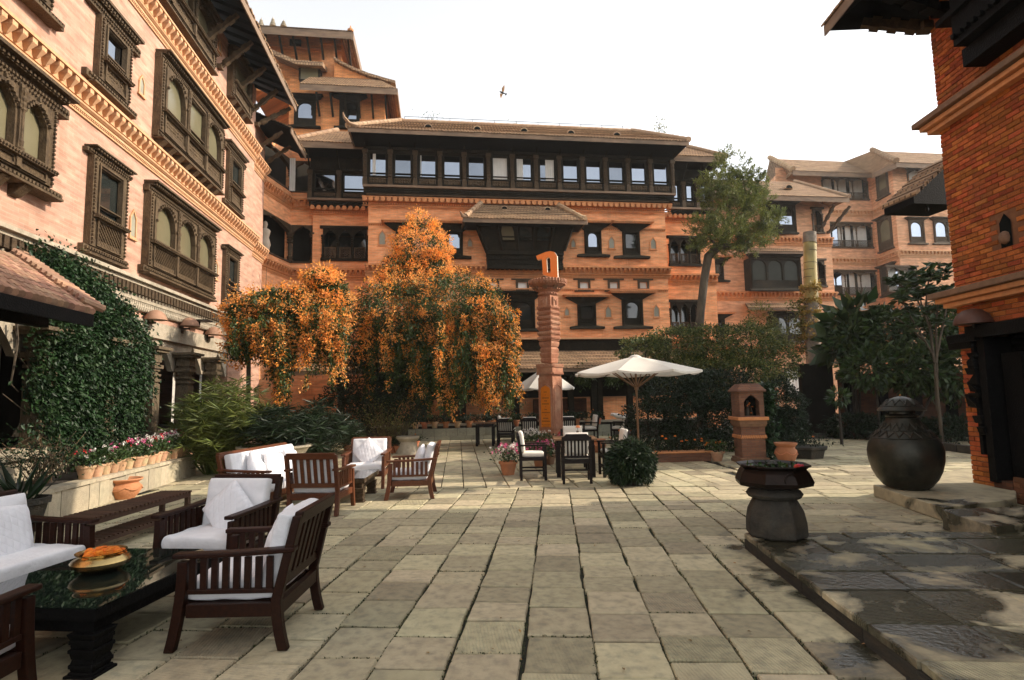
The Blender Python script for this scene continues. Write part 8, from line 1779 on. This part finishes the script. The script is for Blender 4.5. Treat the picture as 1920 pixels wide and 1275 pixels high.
# --- leafy trees on the right
fr = thing('frangipani_tree','bare-stemmed tree with tufts of long leaves by the gatehouse corner','tree',tuple(oz(1750,820,0)),world_parts=True); Yg = 15.0
def gp(u,v,d=0): return oy(u,v,Yg+d)
m = MB(); tips = []
root = gp(1757,760); m.tube([Vector((gp(1762,770).x,Yg,0)),gp(1758,745),gp(1756,700)],[.05,.045,.04],8)
for (pts) in ([(1757,770),(1752,670),(1735,640),(1705,590),(1690,560)],[(1752,680),(1745,620),(1730,580),(1722,545)],[(1750,670),(1742,600),(1718,560),(1700,530)],[(1757,700),(1755,620),(1758,575),(1762,545)],[(1754,680),(1770,600),(1778,560)],[(1735,640),(1700,610),(1672,590)],[(1722,560),(1700,545),(1680,528)],[(1735,590),(1738,550),(1742,520)]):
    q = [gp(u,v,RNG.uniform(-.3,.3)) for u,v in pts]; m.tube(q,list(np.linspace(.035,.018,len(q))),7); tips += [q[-1],q[-2]]
m.build('trunk','bark',fr,smooth=60)
for (u,v) in ((1675,525),(1700,520),(1722,530),(1745,512),(1765,520),(1780,540),(1760,560),(1735,545),(1690,555),(1705,580),(1775,580),(1720,510),(1755,498),(1770,508)): tips.append(gp(u,v,RNG.uniform(-.5,.5)))
Ps=[];Ds=[]
for q in tips:
    k = 26; an = RNG.uniform(0,6.28,k); Ps.append(np.tile(tuple(q),(k,1))+RNG.normal(0,.05,(k,3))); Ds.append(np.stack([np.cos(an),np.sin(an),RNG.uniform(-.3,.5,k)],1))
leaves('crown',np.concatenate(Ps),np.concatenate(Ds),.30,.34,'leaf_broad',fr,.15)
bush('broadleaf_shrub','dark broad-leaved shrub mass overhanging the brick garden wall','shrub',[px_blob(1640,690,60,36,16.5),px_blob(1710,690,60,44,16.2),px_blob(1770,690,50,60,16.0),px_blob(1600,640,40,34,17.5),px_blob(1660,620,50,40,17.3),px_blob(1730,630,55,44,17.0),px_blob(1775,610,30,60,16.8)],7500,.22,.45,'leaf_broad',mat2='leaf_vine',frac2=.35)
bush('monstera','big split-leaved plant between the palm trunk and the shrubs','plant',[px_blob(1590,615,30,34,18.0),px_blob(1610,590,24,22,18.0),px_blob(1570,650,22,24,18.2)],260,.62,.5,'leaf_broad')
twigs('dry_climber','mat of dead brown twigs over the pergola behind the jar','shrub',(oy(1600,690,19.4).x,19.3,3.05),.75,1.5,150,1500,'dry_twig','leaf_yellow',.012)
bush('dark_hedge','low dark planting along the curved kerb behind the great jar','hedge',[px_blob(1600,800,50,24,17.5),px_blob(1670,805,60,26,16.8),px_blob(1745,815,60,30,16.0),px_blob(1800,820,40,40,15.0)],12000,.11,.45,'leaf_dark')
bush('hanging_sprig','leafy sprig hanging before the dark garden wall','plant',[px_blob(1572,745,14,12,15.5)],130,.20,.45,'leaf_broad')
# hanging baskets in the arcade
for i,u in enumerate((1093,1148)):
    c = oy(u,705,22.0); t = thing('hanging_basket',('hanging fern basket left of the parasol tip in the arcade','hanging fern basket behind the parasol in the arcade')[i],'plant',tuple(c)); n = 500; P = RNG.normal(0,.19,(n,3)); leaves('foliage',P,np.tile([0,-.2,-.8],(n,1)),.13,.45,'leaf_vine',t,.6); m = MB(); m.lathe([(.05,-.1),(.15,0),(.16,.05)],10); m.build('basket','bark',t); m = MB(); m.tube([(0,0,.05),(0,0,.7)],.006,4); m.build('cord','iron',t)
# rooftop sprigs
for (lab,u,v,Y,hh,k,mt) in (('small palm sprout on the roof terrace above the twelve-window gallery',806,230,26.2,.55,60,'leaf_vine'),('flowering bougainvillea sprays above the right end of the main roof',1240,250,26.2,.75,160,'leaf_olive'),('thin weeds along the roof railing',960,243,26.2,.25,60,'leaf_olive')):
    c = oy(u,v,Y); t = thing('roof_plant',lab,'plant',tuple(c-Vector((0,0,.3)))); P = np.stack([RNG.normal(0,.30,k),RNG.normal(0,.2,k),.25+hh*RNG.uniform(.1,1,k)],1); leaves('foliage',P,RNG.normal(0,1,(k,3))+np.array([0,0,.5]),.14,.25,mt,t,.4); m = MB()
    for i in range(5): m.tube([(0,0,0),(RNG.normal(0,.15),0,hh*.5),(RNG.normal(0,.35),0,.25+hh*RNG.uniform(.5,1))],[.012,.008,.004],4)
    m.build('stems','bark',t)
# strap-leaved plant in the mossy pot at left
p = oz(62,972,0); t = thing('strap_leaf_plant','broad strap-leaved plant rising from the mossy stone pot','plant',(p.x+.45,p.y-.9,.36)); k = 22; an = RNG.uniform(0,6.28,k); P = np.stack([RNG.normal(0,.05,k),RNG.normal(0,.05,k),np.zeros(k)],1); leaves('foliage',P,np.stack([np.cos(an)*.6,np.sin(an)*.6,RNG.uniform(.5,1.2,k)],1),.55,.12,'leaf_dark',t,.1)

# fallen leaves and petals on the paving
n = 420; P = np.stack([RNG.uniform(-5.0,6.5,n),RNG.uniform(2.2,16.0,n),np.full(n,.006)],1)
k = 160; P2 = np.stack([RNG.normal(-.8,1.6,k),RNG.normal(14.6,1.6,k),np.full(k,.006)],1); P = np.concatenate([P,P2])
tag(leaves('fallen_leaves',P,np.concatenate([RNG.normal(0,1,(n+k,2)),np.full((n+k,1),.05)],1),.036,.5,'leaf_litter',None,.05,up=(0,0,6)),'scattered dry leaves on the courtyard paving','leaf litter',None,'stuff')
# ------------------------------------------------------------------ thin winter haze filling the place
hz = MB(); hz.box(-60,80,-40,80,-1.2,24.0)
hm = bpy.data.materials.new('haze'); hm.use_nodes = True; hn = hm.node_tree.nodes; hn.remove(hn['Principled BSDF'])
pv = hn.new('ShaderNodeVolumePrincipled'); pv.inputs['Color'].default_value = (0.95,0.93,0.88,1); pv.inputs['Density'].default_value = 0.0007; pv.inputs['Anisotropy'].default_value = 0.3
hm.node_tree.links.new(pv.outputs[0], hn['Material Output'].inputs['Volume']); MATS['haze'] = hm
tag(hz.build('haze','haze'), 'thin pale haze in the courtyard air', 'haze', None, 'stuff')
